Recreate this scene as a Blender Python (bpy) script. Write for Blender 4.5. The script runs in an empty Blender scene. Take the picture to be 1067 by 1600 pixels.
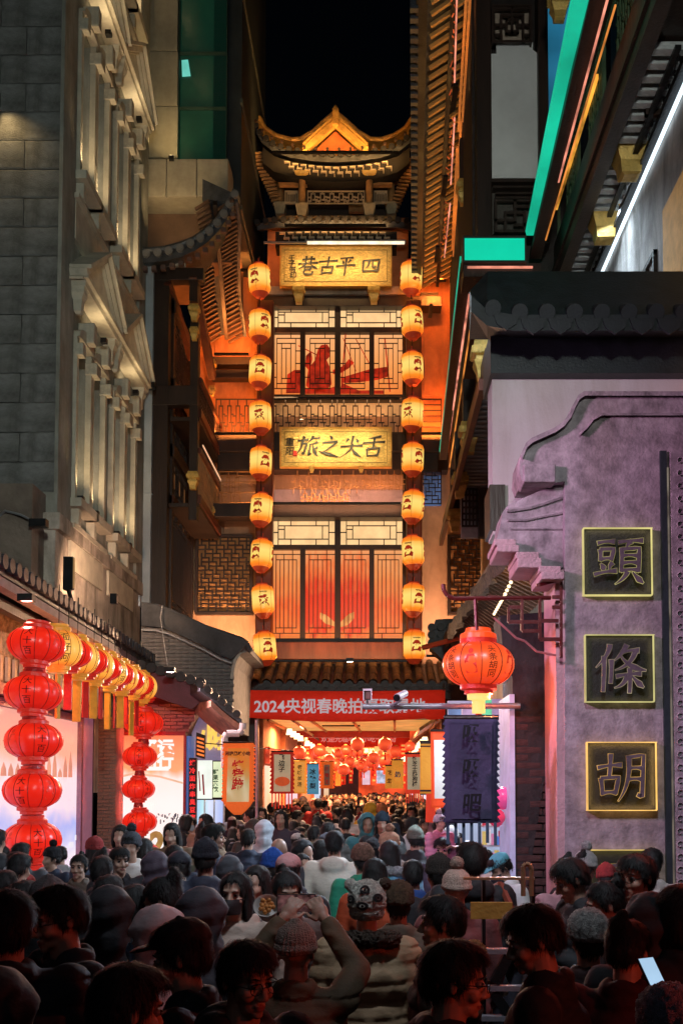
import bpy, math, random
import numpy as np
from mathutils import Vector, Matrix, noise
R = random.Random(7)
S = bpy.context.scene
COL = S.collection
rad = math.radians
# ------------------------------------------------------------------ camera
F = 1600.0; CX = 590.0; HY = 1225.0; TH = rad(3.0); CAMZ = 2.15
PCY = HY - F*math.tan(TH)
cd = bpy.data.cameras.new('camera'); cam = bpy.data.objects.new('camera', cd); COL.objects.link(cam)
cam.location = (0, 0, CAMZ); cam.rotation_euler = (math.pi/2+TH, 0, 0)
cd.sensor_fit = 'VERTICAL'; cd.sensor_height = 36; cd.lens = 36
cd.shift_x = -(CX-533.5)/1600; cd.shift_y = (PCY-800)/1600
cd.clip_start = .05; cd.clip_end = 500
S.camera = cam
# ------------------------------------------------------------------ night sky, moon, exposure
w = bpy.data.worlds.new('World'); S.world = w; w.use_nodes = True
nt = w.node_tree; bg = nt.nodes['Background']
sky = nt.nodes.new('ShaderNodeTexSky'); sky.sky_type = 'NISHITA'; sky.sun_disc = False
sky.sun_elevation = rad(35); sky.sun_rotation = rad(200)
nt.links.new(sky.outputs[0], bg.inputs[0]); bg.inputs[1].default_value = .00042
sd = bpy.data.lights.new('moon', 'SUN'); sd.energy = .004; sd.angle = rad(.5); sd.color = (.8, .88, 1)
so = bpy.data.objects.new('moon', sd); COL.objects.link(so)
so.rotation_euler = (rad(55), 0, rad(200-180))
S.view_settings.view_transform = 'Standard'; S.view_settings.look = 'None'
S.view_settings.exposure = 0; S.view_settings.gamma = 1; S.view_settings.use_curve_mapping = False
S.cycles.use_denoising = True
S.cycles.max_bounces = 5; S.cycles.sample_clamp_indirect = 4
def P(px, py, D):
    u = (px-CX)/F; v = (PCY-py)/F
    y = math.cos(TH)-v*math.sin(TH); z = math.sin(TH)+v*math.cos(TH)
    s = D/y
    return Vector((u*s, D, CAMZ+z*s))
def proj(p):
    d = Vector(p)-Vector((0, 0, CAMZ))
    fy = d.y*math.cos(TH)+d.z*math.sin(TH); fz = -d.y*math.sin(TH)+d.z*math.cos(TH)
    fy = max(fy, .01)
    return CX+F*d.x/fy, PCY-F*fz/fy
# ------------------------------------------------------------------ materials
MATS = {}
def M(name, col, rough=.7, metal=0, var=.2, sc=6, bump=.15, bs=40, em=None, es=0, stretch=None, stain=0):
    if name in MATS: return MATS[name]
    m = bpy.data.materials.new(name); m.use_nodes = True; t = m.node_tree; N = t.nodes; L = t.links
    b = N['Principled BSDF']; b.inputs['Roughness'].default_value = rough; b.inputs['Metallic'].default_value = metal
    tc = N.new('ShaderNodeTexCoord'); src = tc.outputs['Object']
    if stretch:
        mp = N.new('ShaderNodeMapping'); mp.inputs['Scale'].default_value = stretch; L.new(src, mp.inputs[0]); src = mp.outputs[0]
    n = N.new('ShaderNodeTexNoise'); n.inputs['Scale'].default_value = sc; n.inputs['Detail'].default_value = 6; n.inputs['Roughness'].default_value = .65
    L.new(src, n.inputs['Vector'])
    r = N.new('ShaderNodeValToRGB'); r.color_ramp.elements[0].position = .3; r.color_ramp.elements[1].position = .7
    c0 = [max(0, c*(1-var*1.3)) for c in col]; c1 = [min(1, c*(1+var)) for c in col]
    r.color_ramp.elements[0].color = (*c0, 1); r.color_ramp.elements[1].color = (*c1, 1)
    L.new(n.outputs['Fac'], r.inputs[0]); L.new(r.outputs[0], b.inputs['Base Color'])
    if stain:      # run-down dirt and damp patches
        mp2 = N.new('ShaderNodeMapping'); mp2.inputs['Scale'].default_value = (1, 1, .22); L.new(tc.outputs['Object'], mp2.inputs[0])
        n3 = N.new('ShaderNodeTexNoise'); n3.inputs['Scale'].default_value = 1.7; n3.inputs['Detail'].default_value = 8; n3.inputs['Roughness'].default_value = .7; n3.inputs['Distortion'].default_value = .6; L.new(mp2.outputs[0], n3.inputs['Vector'])
        r3 = N.new('ShaderNodeValToRGB'); r3.color_ramp.elements[0].position = .38; r3.color_ramp.elements[1].position = .58
        v = 1-stain; r3.color_ramp.elements[0].color = (v, v*.97, v*.92, 1); r3.color_ramp.elements[1].color = (1, 1, 1, 1); L.new(n3.outputs['Fac'], r3.inputs[0])
        mx = N.new('ShaderNodeMix'); mx.data_type = 'RGBA'; mx.blend_type = 'MULTIPLY'; mx.inputs[0].default_value = 1
        L.new(r.outputs[0], mx.inputs[6]); L.new(r3.outputs[0], mx.inputs[7]); L.new(mx.outputs[2], b.inputs['Base Color'])
    if bump:
        n2 = N.new('ShaderNodeTexNoise'); n2.inputs['Scale'].default_value = bs; n2.inputs['Detail'].default_value = 5
        L.new(src, n2.inputs['Vector'])
        bp = N.new('ShaderNodeBump'); bp.inputs['Strength'].default_value = bump; bp.inputs['Distance'].default_value = .03
        L.new(n2.outputs['Fac'], bp.inputs['Height']); L.new(bp.outputs[0], b.inputs['Normal'])
    if em:
        b.inputs['Emission Color'].default_value = (*em, 1); b.inputs['Emission Strength'].default_value = es
    MATS[name] = m; return m
def E(name, col, s=1.0, var=.12, sc=4, base=None):
    """something that gives off light, a little uneven"""
    if name in MATS: return MATS[name]
    m = M(name, base or tuple(min(.2, c*.14) for c in col), rough=.6, bump=0)
    t = m.node_tree; N = t.nodes; L = t.links; b = N['Principled BSDF']
    n = N.new('ShaderNodeTexNoise'); n.inputs['Scale'].default_value = sc; n.inputs['Detail'].default_value = 4
    tc = N.new('ShaderNodeTexCoord'); L.new(tc.outputs['Object'], n.inputs['Vector'])
    r = N.new('ShaderNodeValToRGB'); r.color_ramp.elements[0].position = .3; r.color_ramp.elements[1].position = .7
    r.color_ramp.elements[0].color = (*[c*(1-var*1.5) for c in col], 1); r.color_ramp.elements[1].color = (*[c*(1+var) for c in col], 1)
    L.new(n.outputs['Fac'], r.inputs[0]); L.new(r.outputs[0], b.inputs['Emission Color']); b.inputs['Emission Strength'].default_value = s
    return m
def EZ(name, stops, s=1.0, axis=2, gen=True, var=0):
    """emission whose colour runs along one axis of the thing (lantern paper, printed light box)"""
    if name in MATS: return MATS[name]
    mc = stops[len(stops)//2][1]; m = M(name, tuple(.14*c for c in mc), rough=.32, bump=0); t = m.node_tree; N = t.nodes; L = t.links; b = N['Principled BSDF']
    tc = N.new('ShaderNodeTexCoord'); sp = N.new('ShaderNodeSeparateXYZ'); L.new(tc.outputs['Generated'], sp.inputs[0])
    r = N.new('ShaderNodeValToRGB'); e = r.color_ramp.elements
    while len(e) < len(stops): e.new(.5)
    for el, (p, c) in zip(e, stops): el.position = p; el.color = (*c, 1)
    src = sp.outputs[axis]
    if var:
        n = N.new('ShaderNodeTexNoise'); n.inputs['Scale'].default_value = 5; L.new(tc.outputs['Generated'], n.inputs['Vector'])
        ma = N.new('ShaderNodeMath'); ma.operation = 'MULTIPLY_ADD'; ma.inputs[1].default_value = var; L.new(n.outputs['Fac'], ma.inputs[0])
        mb_ = N.new('ShaderNodeMath'); mb_.operation = 'SUBTRACT'; mb_.inputs[1].default_value = var/2; L.new(src, mb_.inputs[0]); L.new(mb_.outputs[0], ma.inputs[2]); src = ma.outputs[0]
    L.new(src, r.inputs[0]); L.new(r.outputs[0], b.inputs['Emission Color']); b.inputs['Emission Strength'].default_value = s
    return m
def srgb(r, g, b):
    f = lambda c: (c/255/12.92) if c <= 10 else ((c/255+.055)/1.055)**2.4
    return (f(r), f(g), f(b))
# ------------------------------------------------------------------ mesh building
class MB:
    def __init__(s): s.v = []; s.f = []; s.mi = []; s.cur = 0
    def add(s, vs, fs):
        o = len(s.v); s.v += [Vector(v) for v in vs]
        s.f += [tuple(i+o for i in f) for f in fs]; s.mi += [s.cur]*len(fs); return s
    def box(s, x0, x1, y0, y1, z0, z1):
        if x0 > x1: x0, x1 = x1, x0
        if y0 > y1: y0, y1 = y1, y0
        if z0 > z1: z0, z1 = z1, z0
        vs = [(x, y, z) for z in (z0, z1) for y in (y0, y1) for x in (x0, x1)]
        return s.add(vs, [(0, 2, 3, 1), (4, 5, 7, 6), (0, 1, 5, 4), (2, 6, 7, 3), (0, 4, 6, 2), (1, 3, 7, 5)])
    def pbox(s, x0, y0, x1, y1, D, dep=.1, front=0):
        """box whose front face covers the rectangle seen at depth D"""
        a = P((x0+x1)/2, y0, D).z; b = P((x0+x1)/2, y1, D).z
        l = P(x0, (y0+y1)/2, D).x; r = P(x1, (y0+y1)/2, D).x
        return s.box(l, r, D-front, D+dep, b, a)
    def beam(s, p0, p1, w, h=None, up=(0, 0, 1)):
        h = h or w; p0 = Vector(p0); p1 = Vector(p1); d = (p1-p0)
        if d.length < 1e-6: return s
        d.normalize(); u = Vector(up)
        if abs(d.dot(u)) > .99: u = Vector((0, 1, 0))
        r = d.cross(u).normalized(); u = r.cross(d)
        vs = [p+r*a*w/2+u*b*h/2 for p in (p0, p1) for a, b in ((-1, -1), (1, -1), (1, 1), (-1, 1))]
        return s.add(vs, [(3, 2, 1, 0), (4, 5, 6, 7), (0, 1, 5, 4), (1, 2, 6, 5), (2, 3, 7, 6), (3, 0, 4, 7)])
    def cyl(s, p0, p1, r0, r1=None, n=10, cap=True):
        r1 = r0 if r1 is None else r1; p0 = Vector(p0); p1 = Vector(p1); d = (p1-p0).normalized()
        u = Vector((0, 0, 1)) if abs(d.z) < .9 else Vector((1, 0, 0))
        a = d.cross(u).normalized(); b = d.cross(a)
        vs = []
        for p, r in ((p0, r0), (p1, r1)):
            for i in range(n):
                t = 2*math.pi*i/n; vs.append(p+a*math.cos(t)*r+b*math.sin(t)*r)
        fs = [(i, (i+1) % n, n+(i+1) % n, n+i) for i in range(n)]
        if cap: fs += [tuple(range(n-1, -1, -1)), tuple(range(n, 2*n))]
        return s.add(vs, fs)
    def tube(s, pts, r, n=6):
        for a, b in zip(pts, pts[1:]): s.cyl(a, b, r, r, n)
        return s
    def lathe(s, prof, c=(0, 0, 0), n=24, sq=None, cap=True, rib=0, nr=12):
        c = Vector(c); vs = []
        for r, z in prof:
            for i in range(n):
                t = 2*math.pi*i/n; k = r
                if rib: k = r*(1-rib*abs(math.cos(t*nr/2))**6)
                if sq: t = math.pi/4+math.pi/2*i; k = r*1.414
                vs.append(c+Vector((math.cos(t)*k, math.sin(t)*k, z)))
        fs = []
        for j in range(len(prof)-1):
            for i in range(n):
                fs.append((j*n+i, j*n+(i+1) % n, (j+1)*n+(i+1) % n, (j+1)*n+i))
        if cap: fs += [tuple(range(n-1, -1, -1)), tuple((len(prof)-1)*n+i for i in range(n))]
        return s.add(vs, fs)
    def prism(s, pts, vec):
        """flat polygon pts (3-D) pushed along vec"""
        n = len(pts); v = Vector(vec); pts = [Vector(p) for p in pts]
        return s.add(pts+[p+v for p in pts], [tuple(range(n-1, -1, -1)), tuple(range(n, 2*n))]+[(i, (i+1) % n, n+(i+1) % n, n+i) for i in range(n)])
    def ppoly(s, pxs, D, dep=.1):
        return s.prism([P(x, y, D) for x, y in pxs], (0, dep, 0))
    def loft(s, rings, closed=True, cap=True):
        n = len(rings[0]); o = []
        for r in rings: o += r
        fs = []
        for j in range(len(rings)-1):
            for i in range(n if closed else n-1):
                fs.append((j*n+i, j*n+(i+1) % n, (j+1)*n+(i+1) % n, (j+1)*n+i))
        if cap and closed: fs += [tuple(range(n-1, -1, -1)), tuple((len(rings)-1)*n+i for i in range(n))]
        return s.add(o, fs)
    def mesh(s, name, off=(0, 0, 0), mats=()):
        m = bpy.data.meshes.new(name); off = Vector(off)
        m.from_pydata([tuple(v-off) for v in s.v], [], s.f)
        for x in mats: m.materials.append(x)
        if len(mats) > 1: m.polygons.foreach_set('material_index', s.mi)
        return m
    def build(s, name, mat, parent=None, smooth=False, bev=0, origin=None):
        mats = mat if isinstance(mat, (list, tuple)) else [mat]
        off = wloc(parent) if parent else Vector(origin) if origin is not None else Vector()
        m = s.mesh(name, off, mats)
        o = bpy.data.objects.new(name, m); COL.objects.link(o)
        if parent: o.parent = parent
        else: o.location = off
        m.polygons.foreach_set('use_smooth', [bool(smooth)]*len(m.polygons))
        if smooth and smooth != True:
            m.set_sharp_from_angle(angle=rad(smooth))
        if bev:
            b = o.modifiers.new('edge', 'BEVEL'); b.width = bev; b.segments = 2; b.limit_method = 'ANGLE'
        return o
def wloc(o):
    v = Vector()
    while o is not None: v += Vector(o.location); o = o.parent
    return v
def thing(name, label, cat, loc=(0, 0, 0), group=None, rz=0):
    o = bpy.data.objects.new(name, None); COL.objects.link(o); o.empty_display_size = .2
    o.location = loc; o.rotation_euler = (0, 0, rz); o['label'] = label; o['category'] = cat
    if group: o['group'] = group
    return o
def tag(o, label=None, cat=None, group=None, kind=None):
    if label: o['label'] = label
    if cat: o['category'] = cat
    if group: o['group'] = group
    if kind: o['kind'] = kind
    return o
def piece(mesh, name, parent, loc, rot=None, sc=None, mat=None, label=None):
    o = bpy.data.objects.new(name, mesh); COL.objects.link(o); o.parent = parent
    o.location = Vector(loc)-wloc(parent)
    if rot is not None: o.rotation_euler = rot
    if sc is not None: o.scale = sc if hasattr(sc, '__len__') else (sc, sc, sc)
    if mat: o.material_slots[0].link = 'OBJECT'; o.material_slots[0].material = mat
    if label: o['label'] = label
    return o
def copy_tree(o, parent=None):
    c = o.copy(); COL.objects.link(c); c.parent = parent
    for ch in list(o.children): copy_tree(ch, c)
    return c
BOX = {}
def boxmesh(mat, key='brick', bev=True):
    k = (mat.name, key, bev)
    if k not in BOX:
        m = MB()
        if bev:
            e = .06
            rings = [[Vector((x*(1-i), y, z*(1-i))) for x, z in ((-.5, -.5), (.5, -.5), (.5, .5), (-.5, .5))] for y, i in ((-.5, e*2), (-.5+e, 0), (.5, 0))]
            m.loft(rings)
        else: m.box(-.5, .5, -.5, .5, -.5, .5)
        BOX[k] = m.mesh(key, mats=[mat])
    return BOX[k]
def bpiece(mat, name, parent, x0, x1, y0, y1, z0, z1, label=None, bev=True):
    return piece(boxmesh(mat, name, bev), name, parent, ((x0+x1)/2, (y0+y1)/2, (z0+z1)/2), None, (abs(x1-x0), abs(y1-y0), abs(z1-z0)), label=label)
def spot(name, loc, target, power, col, angle=70, blend=.6, radius=.05, parent=None, typ='SPOT', size=None):
    l = bpy.data.lights.new(name, typ); l.energy = power; l.color = col
    if typ == 'SPOT': l.spot_size = rad(angle); l.spot_blend = blend; l.shadow_soft_size = radius
    elif typ == 'AREA': l.shape = 'RECTANGLE'; l.size = size[0]; l.size_y = size[1]; l.spread = rad(angle)
    else: l.shadow_soft_size = radius
    o = bpy.data.objects.new(name, l); COL.objects.link(o)
    if target is not None:
        d = Vector(target)-Vector(loc); o.rotation_euler = d.to_track_quat('-Z', 'Y').to_euler()
    if parent is not None: o.parent = parent; o.location = Vector(loc)-wloc(parent)
    else: o.location = loc
    return o
# ------------------------------------------------------------------ lettering
TXT = {}
def text_mesh(s, size=1, ext=.004, off=0.0, res=3, ls=1.0):
    k = (s, size, ext, off, ls)
    if k in TXT: return TXT[k]
    c = bpy.data.curves.new('lettering', 'FONT'); c.body = s; c.size = size; c.extrude = ext; c.offset = off
    c.align_x = 'CENTER'; c.align_y = 'CENTER'; c.resolution_u = res; c.space_line = ls
    o = bpy.data.objects.new('lettering', c); COL.objects.link(o)
    dg = bpy.context.evaluated_depsgraph_get(); dg.update()
    m = bpy.data.meshes.new_from_object(o.evaluated_get(dg)); bpy.data.objects.remove(o); m.name = 'lettering'
    # centre on its own box
    n = len(m.vertices); a = np.zeros(n*3); m.vertices.foreach_get('co', a); a = a.reshape(-1, 3)
    if n:
        cc = (a.max(0)+a.min(0))/2; cc[2] = 0; a -= cc; m.vertices.foreach_set('co', a.ravel())
    m.materials.clear(); TXT[k] = m
    return m
def text(s, p, size, mat, parent=None, ext=.004, off=0., rz=0, shear=0, sx=1, name='lettering', ls=1.0, squash=None):
    """letters standing upright facing the camera at p (front toward -Y)"""
    m = text_mesh(s, size, ext, off, ls=ls).copy(); m.materials.append(mat)
    o = bpy.data.objects.new(name, m); COL.objects.link(o)
    o.rotation_euler = (math.pi/2, 0, rz); o.scale = (sx, 1 if squash is None else squash, 1)
    if parent is not None: o.parent = parent; o.location = Vector(p)-wloc(parent)
    else: o.location = p
    if shear:
        for v in m.vertices: v.co.x += v.co.y*shear
    return o
def brush(m, amp, seed=0):
    for v in m.vertices:
        n = noise.noise_vector(Vector((v.co.x*9+seed, v.co.y*9, seed*3.1)))
        v.co.x += n.x*amp; v.co.y += n.y*amp
# ------------------------------------------------------------------ fretwork
def segs_grid(nx, nz):
    s = []
    for i in range(nx+1):
        for j in range(nz+1):
            if (i+j) % 2 == 0: s.append(((max(0, i-1))/nx, j/nz, min(nx, i+1)/nx, j/nz))
            else: s.append((i/nx, max(0, j-1)/nz, i/nx, min(nz, j+1)/nz))
    return s
def segs_fret(nx, nz):
    """key-pattern: staggered pinwheels"""
    s = []
    for i in range(0, nx+1):
        for j in range(0, nz+1):
            x, z = i/nx, j/nz; a, b = 1/nx, 1/nz
            if (i+2*j) % 5 in (0,): s.append((x, z, min(1, x+2.0*a), z)); s.append((x, z, x, min(1, z+2.0*b)))
            if (i+2*j) % 5 in (2,): s.append((x, z, min(1, x+1.6*a), z))
            if (i+2*j) % 5 in (3,): s.append((x, z, x, min(1, z+1.6*b)))
    return s
TRANSOM = [(.1, 0, .1, 1), (.9, 0, .9, 1), (.1, .24, .9, .24), (.1, .76, .9, .76), (.2, .24, .2, .76), (.8, .24, .8, .76), (.3, .76, .3, 1), (.7, .76, .7, 1), (.3, 0, .3, .24), (.7, 0, .7, .24), (0, .5, .1, .5), (.9, .5, 1, .5), (.1, .62, .2, .62)]
PANEL = [(.17, .1, .17, .9), (.83, .1, .83, .9), (0, .1, .83, .1), (.17, .9, 1, .9), (.34, .18, .34, .82), (.66, .18, .66, .82), (.5, .26, .5, .74), (.17, .82, .83, .82), (.17, .18, .83, .18), (.34, .74, .66, .74), (.34, .26, .66, .26), (.34, 0, .34, .1), (.66, .9, .66, 1), (0, .5, .17, .5), (.83, .36, 1, .36), (0, .28, .17, .28), (.83, .7, 1, .7), (.83, .5, 1, .5)]
TALL = [(x, .12 if i % 2 else .06, x, .88 if i % 2 else .94) for i, x in enumerate((.14, .28, .42, .58, .72, .86))]+[(0, .06, 1, .06), (0, .94, 1, .94), (.14, .12, .86, .12), (.14, .88, .86, .88), (.28, 0, .28, .06), (.72, .94, .72, 1)]
MEANDER = []
for _k in range(6):
    _a = _k/6; _w = 1/6
    MEANDER += [(_a, .5, _a+_w*.35, .5), (_a+_w*.35, .2, _a+_w*.35, .8), (_a+_w*.35, .8, _a+_w*.75, .8), (_a+_w*.75, .3, _a+_w*.75, .8), (_a+_w*.55, .3, _a+_w, .3), (_a, .2, _a+_w*.35, .2), (_a+_w*.75, .55, _a+_w, .55), (_a+_w*.55, .8, _a+_w*.55, 1), (_a+_w*.2, 0, _a+_w*.2, .2), (_a+_w*.85, 0, _a+_w*.85, .3)]
def fret(mb, O, U, V, segs, t=.02, d=.03, frame=True):
    O = Vector(O); U = Vector(U); V = Vector(V); nrm = U.cross(V).normalized()
    if frame: segs = list(segs)+[(0, 0, 1, 0), (0, 1, 1, 1), (0, 0, 0, 1), (1, 0, 1, 1)]
    for k, (x0, z0, x1, z1) in enumerate(segs):
        a = O+U*x0+V*z0; b = O+U*x1+V*z1
        dd = (b-a)
        if dd.length < 1e-4: continue
        dd = dd.normalized()*t*.5
        mb.beam(a-dd, b+dd, t, d*(1+.04*(k % 5)), nrm)
    return mb
def rect(x0, y0, x1, y1, D):
    a = P((x0+x1)/2, y0, D).z; b = P((x0+x1)/2, y1, D).z
    l = P(x0, (y0+y1)/2, D).x; r = P(x1, (y0+y1)/2, D).x
    return l, r, b, a
def pfret(mb, x0, y0, x1, y1, D, segs, t=.02, d=.03, frame=True):
    l, r, b, a = rect(x0, y0, x1, y1, D)
    return fret(mb, (l, D, b), (r-l, 0, 0), (0, 0, a-b), segs, t, d, frame)
# ------------------------------------------------------------------ brush-written characters, stroke by stroke (100 x 100 grid)
GLYPH = {
'頭': [('h', 12, 84, 42, 88), ('v', 16, 72, 17, 52), ('b', 16, 72, 41, 74, 38, 54), ('h', 17, 54, 39, 55), ('d', 18, 45, 23, 34), ('p', 40, 47, 34, 34), ('h', 6, 24, 46, 32), ('h', 50, 86, 96, 90), ('p', 74, 87, 66, 75), ('v', 56, 74, 57, 30), ('b', 56, 74, 89, 76, 88, 30), ('h', 58, 60, 87, 61), ('h', 58, 46, 87, 47), ('h', 57, 32, 88, 33), ('p', 67, 29, 60, 18, 46, 8), ('n', 78, 29, 88, 18, 97, 8)],
'條': [('p', 30, 93, 23, 74, 6, 52), ('v', 20, 72, 20, 6), ('v', 33, 64, 33, 22), ('p', 60, 93, 52, 78, 40, 66), ('h', 52, 80, 84, 84), ('p', 78, 83, 66, 60, 42, 46), ('n', 52, 71, 70, 55, 97, 46), ('h', 44, 35, 90, 39), ('v', 68, 49, 68, 4), ('p', 64, 34, 55, 22, 42, 13), ('n', 72, 34, 83, 24, 95, 15)],
'胡': [('h', 5, 66, 47, 71), ('v', 27, 91, 26, 47), ('v', 10, 46, 13, 16), ('b', 10, 46, 43, 48, 39, 18), ('h', 12, 18, 40, 20), ('p', 60, 86, 59, 40, 44, 6), ('b', 58, 86, 89, 89, 88, 12, 80, 16), ('h', 60, 64, 87, 65), ('h', 59, 44, 87, 45)],
'同': [('v', 14, 87, 14, 8), ('b', 14, 84, 87, 88, 86, 10, 77, 15), ('h', 31, 66, 69, 69), ('v', 34, 50, 36, 26), ('b', 34, 50, 67, 52, 64, 28), ('h', 36, 28, 64, 30)],
'巷': [('h', 20, 78, 80, 82), ('v', 37, 95, 38, 60), ('v', 62, 95, 61, 60), ('h', 5, 58, 95, 63), ('p', 38, 58, 28, 45, 8, 33), ('n', 62, 58, 76, 45, 96, 36), ('b', 36, 44, 67, 46, 64, 30), ('h', 38, 30, 64, 31), ('b', 37, 44, 36, 14, 44, 9, 74, 10, 77, 22)],
'古': [('h', 7, 68, 94, 74), ('v', 50, 94, 49, 46), ('v', 24, 44, 28, 12), ('b', 24, 44, 77, 47, 72, 14), ('h', 28, 14, 72, 16)],
'平': [('h', 20, 84, 80, 88), ('d', 32, 73, 39, 59), ('p', 70, 77, 60, 60), ('h', 5, 48, 95, 54), ('v', 50, 86, 50, 1)],
'四': [('v', 12, 74, 17, 20), ('b', 12, 74, 89, 79, 84, 22), ('p', 41, 76, 38, 52, 27, 37), ('b', 59, 77, 58, 46, 64, 42, 77, 45), ('h', 17, 23, 84, 25)],
'旅': [('d', 24, 95, 29, 84), ('h', 5, 75, 47, 80), ('b', 26, 62, 43, 64, 38, 19, 29, 24), ('p', 25, 76, 22, 46, 5, 13), ('p', 66, 95, 59, 80, 47, 69), ('h', 57, 82, 94, 86), ('p', 88, 70, 72, 63, 54, 60), ('b', 58, 60, 57, 13, 67, 22), ('n', 70, 62, 78, 34, 97, 9), ('p', 90, 48, 76, 35)],
'之': [('d', 45, 95, 55, 81), ('b', 19, 66, 78, 72), ('p', 78, 72, 54, 48, 16, 21), ('n', 9, 31, 40, 22, 95, 7)],
'尖': [('v', 50, 95, 50, 62), ('p', 35, 83, 27, 67), ('d', 65, 83, 75, 69), ('h', 6, 50, 94, 54), ('p', 51, 61, 44, 34, 8, 5), ('n', 52, 49, 66, 27, 96, 5)],
'舌': [('p', 76, 94, 52, 87, 25, 84), ('h', 5, 64, 95, 69), ('v', 50, 87, 49, 44), ('v', 26, 42, 30, 10), ('b', 26, 42, 77, 45, 72, 12), ('h', 30, 12, 72, 14)],
}
WID = {'h': (6.5, 4.4, 4.4, 8.5), 'v': (8, 6, 6, 5.5), 'p': (8.5, 6.5, 4.5, 1.0), 'n': (1.8, 5, 10, 2), 'd': (2, 6, 9.5, 5), 'b': (5.5, 5.5, 7, 6)}
def glyph(ch, p, size, mat, parent, depth=.006, grow=0.0, name='letter', slant=0.0, wk=1.0, seed=0):
    """ch brushed at p, facing the viewer; grow widens every stroke (for a rim)"""
    rr = random.Random(seed+ord(ch)); m = MB(); k = size/100; p = Vector(p)
    for si, st in enumerate(GLYPH[ch]):
        ty = st[0]; pts = [Vector((st[i]+rr.uniform(-1, 1), st[i+1]+rr.uniform(-1, 1))) for i in range(1, len(st), 2)]
        W = WID[ty]; path = []
        if ty == 'b':
            for a, b in zip(pts, pts[1:]): path += [a.lerp(b, t/4) for t in range(4)]
            path.append(pts[-1])
        elif len(pts) == 2:
            a, b = pts; nrm = Vector((-(b-a).y, (b-a).x)).normalized(); bow = {'h': 1.5, 'v': .6, 'p': -2, 'd': 1}.get(ty, 0)
            path = [a.lerp(b, t/8)+nrm*bow*math.sin(math.pi*t/8) for t in range(9)]
        else:
            a, b, c = pts[:3]; q = b*2-(a+c)/2
            path = [a*(1-t)**2+q*2*t*(1-t)+c*t*t for t in [i/10 for i in range(11)]]
        n = len(path); L = []
        for i, c in enumerate(path):
            d = (path[min(n-1, i+1)]-path[max(0, i-1)]).normalized(); nn = Vector((-d.y, d.x)); f = i/(n-1)*(len(W)-1); j = min(len(W)-2, int(f)); w_ = (W[j]+(W[j+1]-W[j])*(f-j))*wk/2+grow
            if i == 0: c = c-d*(grow+.8)
            if i == n-1: c = c+d*(grow+.8)
            L.append((c+nn*w_, c-nn*w_))
        f3 = lambda q, y: p+Vector(((q.x-50+(q.y-50)*slant)*k, y+.0004*(si % 5), (q.y-50)*k))
        vs = []
        for a, b in L: vs += [f3(a, -depth), f3(b, -depth), f3(a, 0), f3(b, 0)]
        fs = []
        for i in range(len(L)-1):
            o = i*4; fs += [(o, o+1, o+5, o+4), (o+2, o, o+4, o+6), (o+1, o+3, o+7, o+5)]
        fs += [(0, 2, 3, 1), (len(L)*4-4, len(L)*4-3, len(L)*4-1, len(L)*4-2)]
        m.add(vs, fs)
    return m.build(name, mat, parent)
# ================================================================== materials used all over
plaster = M('plaster', (.50, .40, .30), .85, var=.25, sc=1.2, bump=.25, stain=.35)
plaster_grey = M('grey stone render', (.33, .33, .29), .85, var=.3, sc=.9, bump=.35, bs=25, stain=.35)
stone_block = M('grey stone block', (.20, .205, .20), .85, var=.35, sc=2.2, bump=.5, bs=30, stain=.35)
panel_stone = M('cladding panel', (.36, .32, .24), .55, var=.18, sc=3, bump=.08)
dark_wood = M('dark lacquered wood', (.030, .016, .011), .45, var=.4, sc=3, bump=.2, bs=30, stretch=(1, 1, .15))
red_wood = M('red brown lacquered wood', (.11, .030, .016), .42, var=.35, sc=4, bump=.15, stretch=(1, 1, .2))
pale_wood = M('amber wood', (.42, .22, .08), .5, var=.3, sc=5, bump=.15)
gold = M('gilded carving', (.62, .40, .10), .42, .35, var=.25, sc=12, bump=.3)
tile_dark = M('dark clay tile', (.045, .05, .06), .38, var=.5, sc=5, bump=.3)
tile_mid = M('weathered clay tile', (.22, .16, .10), .6, var=.4, sc=6, bump=.3)
brick_grey = M('grey brick', (.20, .185, .18), .85, var=.4, sc=1.6, bump=.4)
brick_red = M('dark red brick', (.055, .028, .024), .85, var=.45, sc=1.7, bump=.4)
mortar = M('mortar', (.26, .25, .23), .95, var=.2, bump=.3)
mortar_dark = M('dark mortar', (.04, .03, .028), .95, var=.3, bump=.3)
black_metal = M('black metal', (.02, .02, .022), .4, .6, var=.3)
grey_metal = M('grey painted metal', (.35, .36, .38), .4, .5, var=.15)
red_metal = M('red painted iron', (.11, .010, .010), .4, .2, var=.2)
white_plaster = M('white lime plaster', (.62, .60, .60), .9, var=.12, sc=.8, bump=.15, stain=.15)
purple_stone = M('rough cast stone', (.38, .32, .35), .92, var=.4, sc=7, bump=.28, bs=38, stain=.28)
cord_black = M('black cord', (.02, .02, .02), .6)
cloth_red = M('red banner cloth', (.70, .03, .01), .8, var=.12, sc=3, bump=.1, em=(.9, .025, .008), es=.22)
green_led = E('green light panel', (.0, .62, .38), 1.0, var=.1, sc=1)
green_led2 = E('green light strip', (.01, .6, .36), .8, var=.35, sc=.8)
pink_led = E('salmon light tube', (1.0, .33, .22), 1.0, var=.5, sc=3)
amber_led = E('amber light tube', (1, .33, .06), .8, var=.5, sc=2)
white_led = E('cold white light tube', (.75, .9, 1.0), 1.6, var=.05)
warm_led = E('warm white light tube', (1.0, .72, .45), 3.0, var=.08)
bulb_m = E('warm bulb', (1, .72, .40), 2.6, var=.05)
black = M('flat black ink', (.012, .010, .010), .6, var=0, bump=0)
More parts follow.
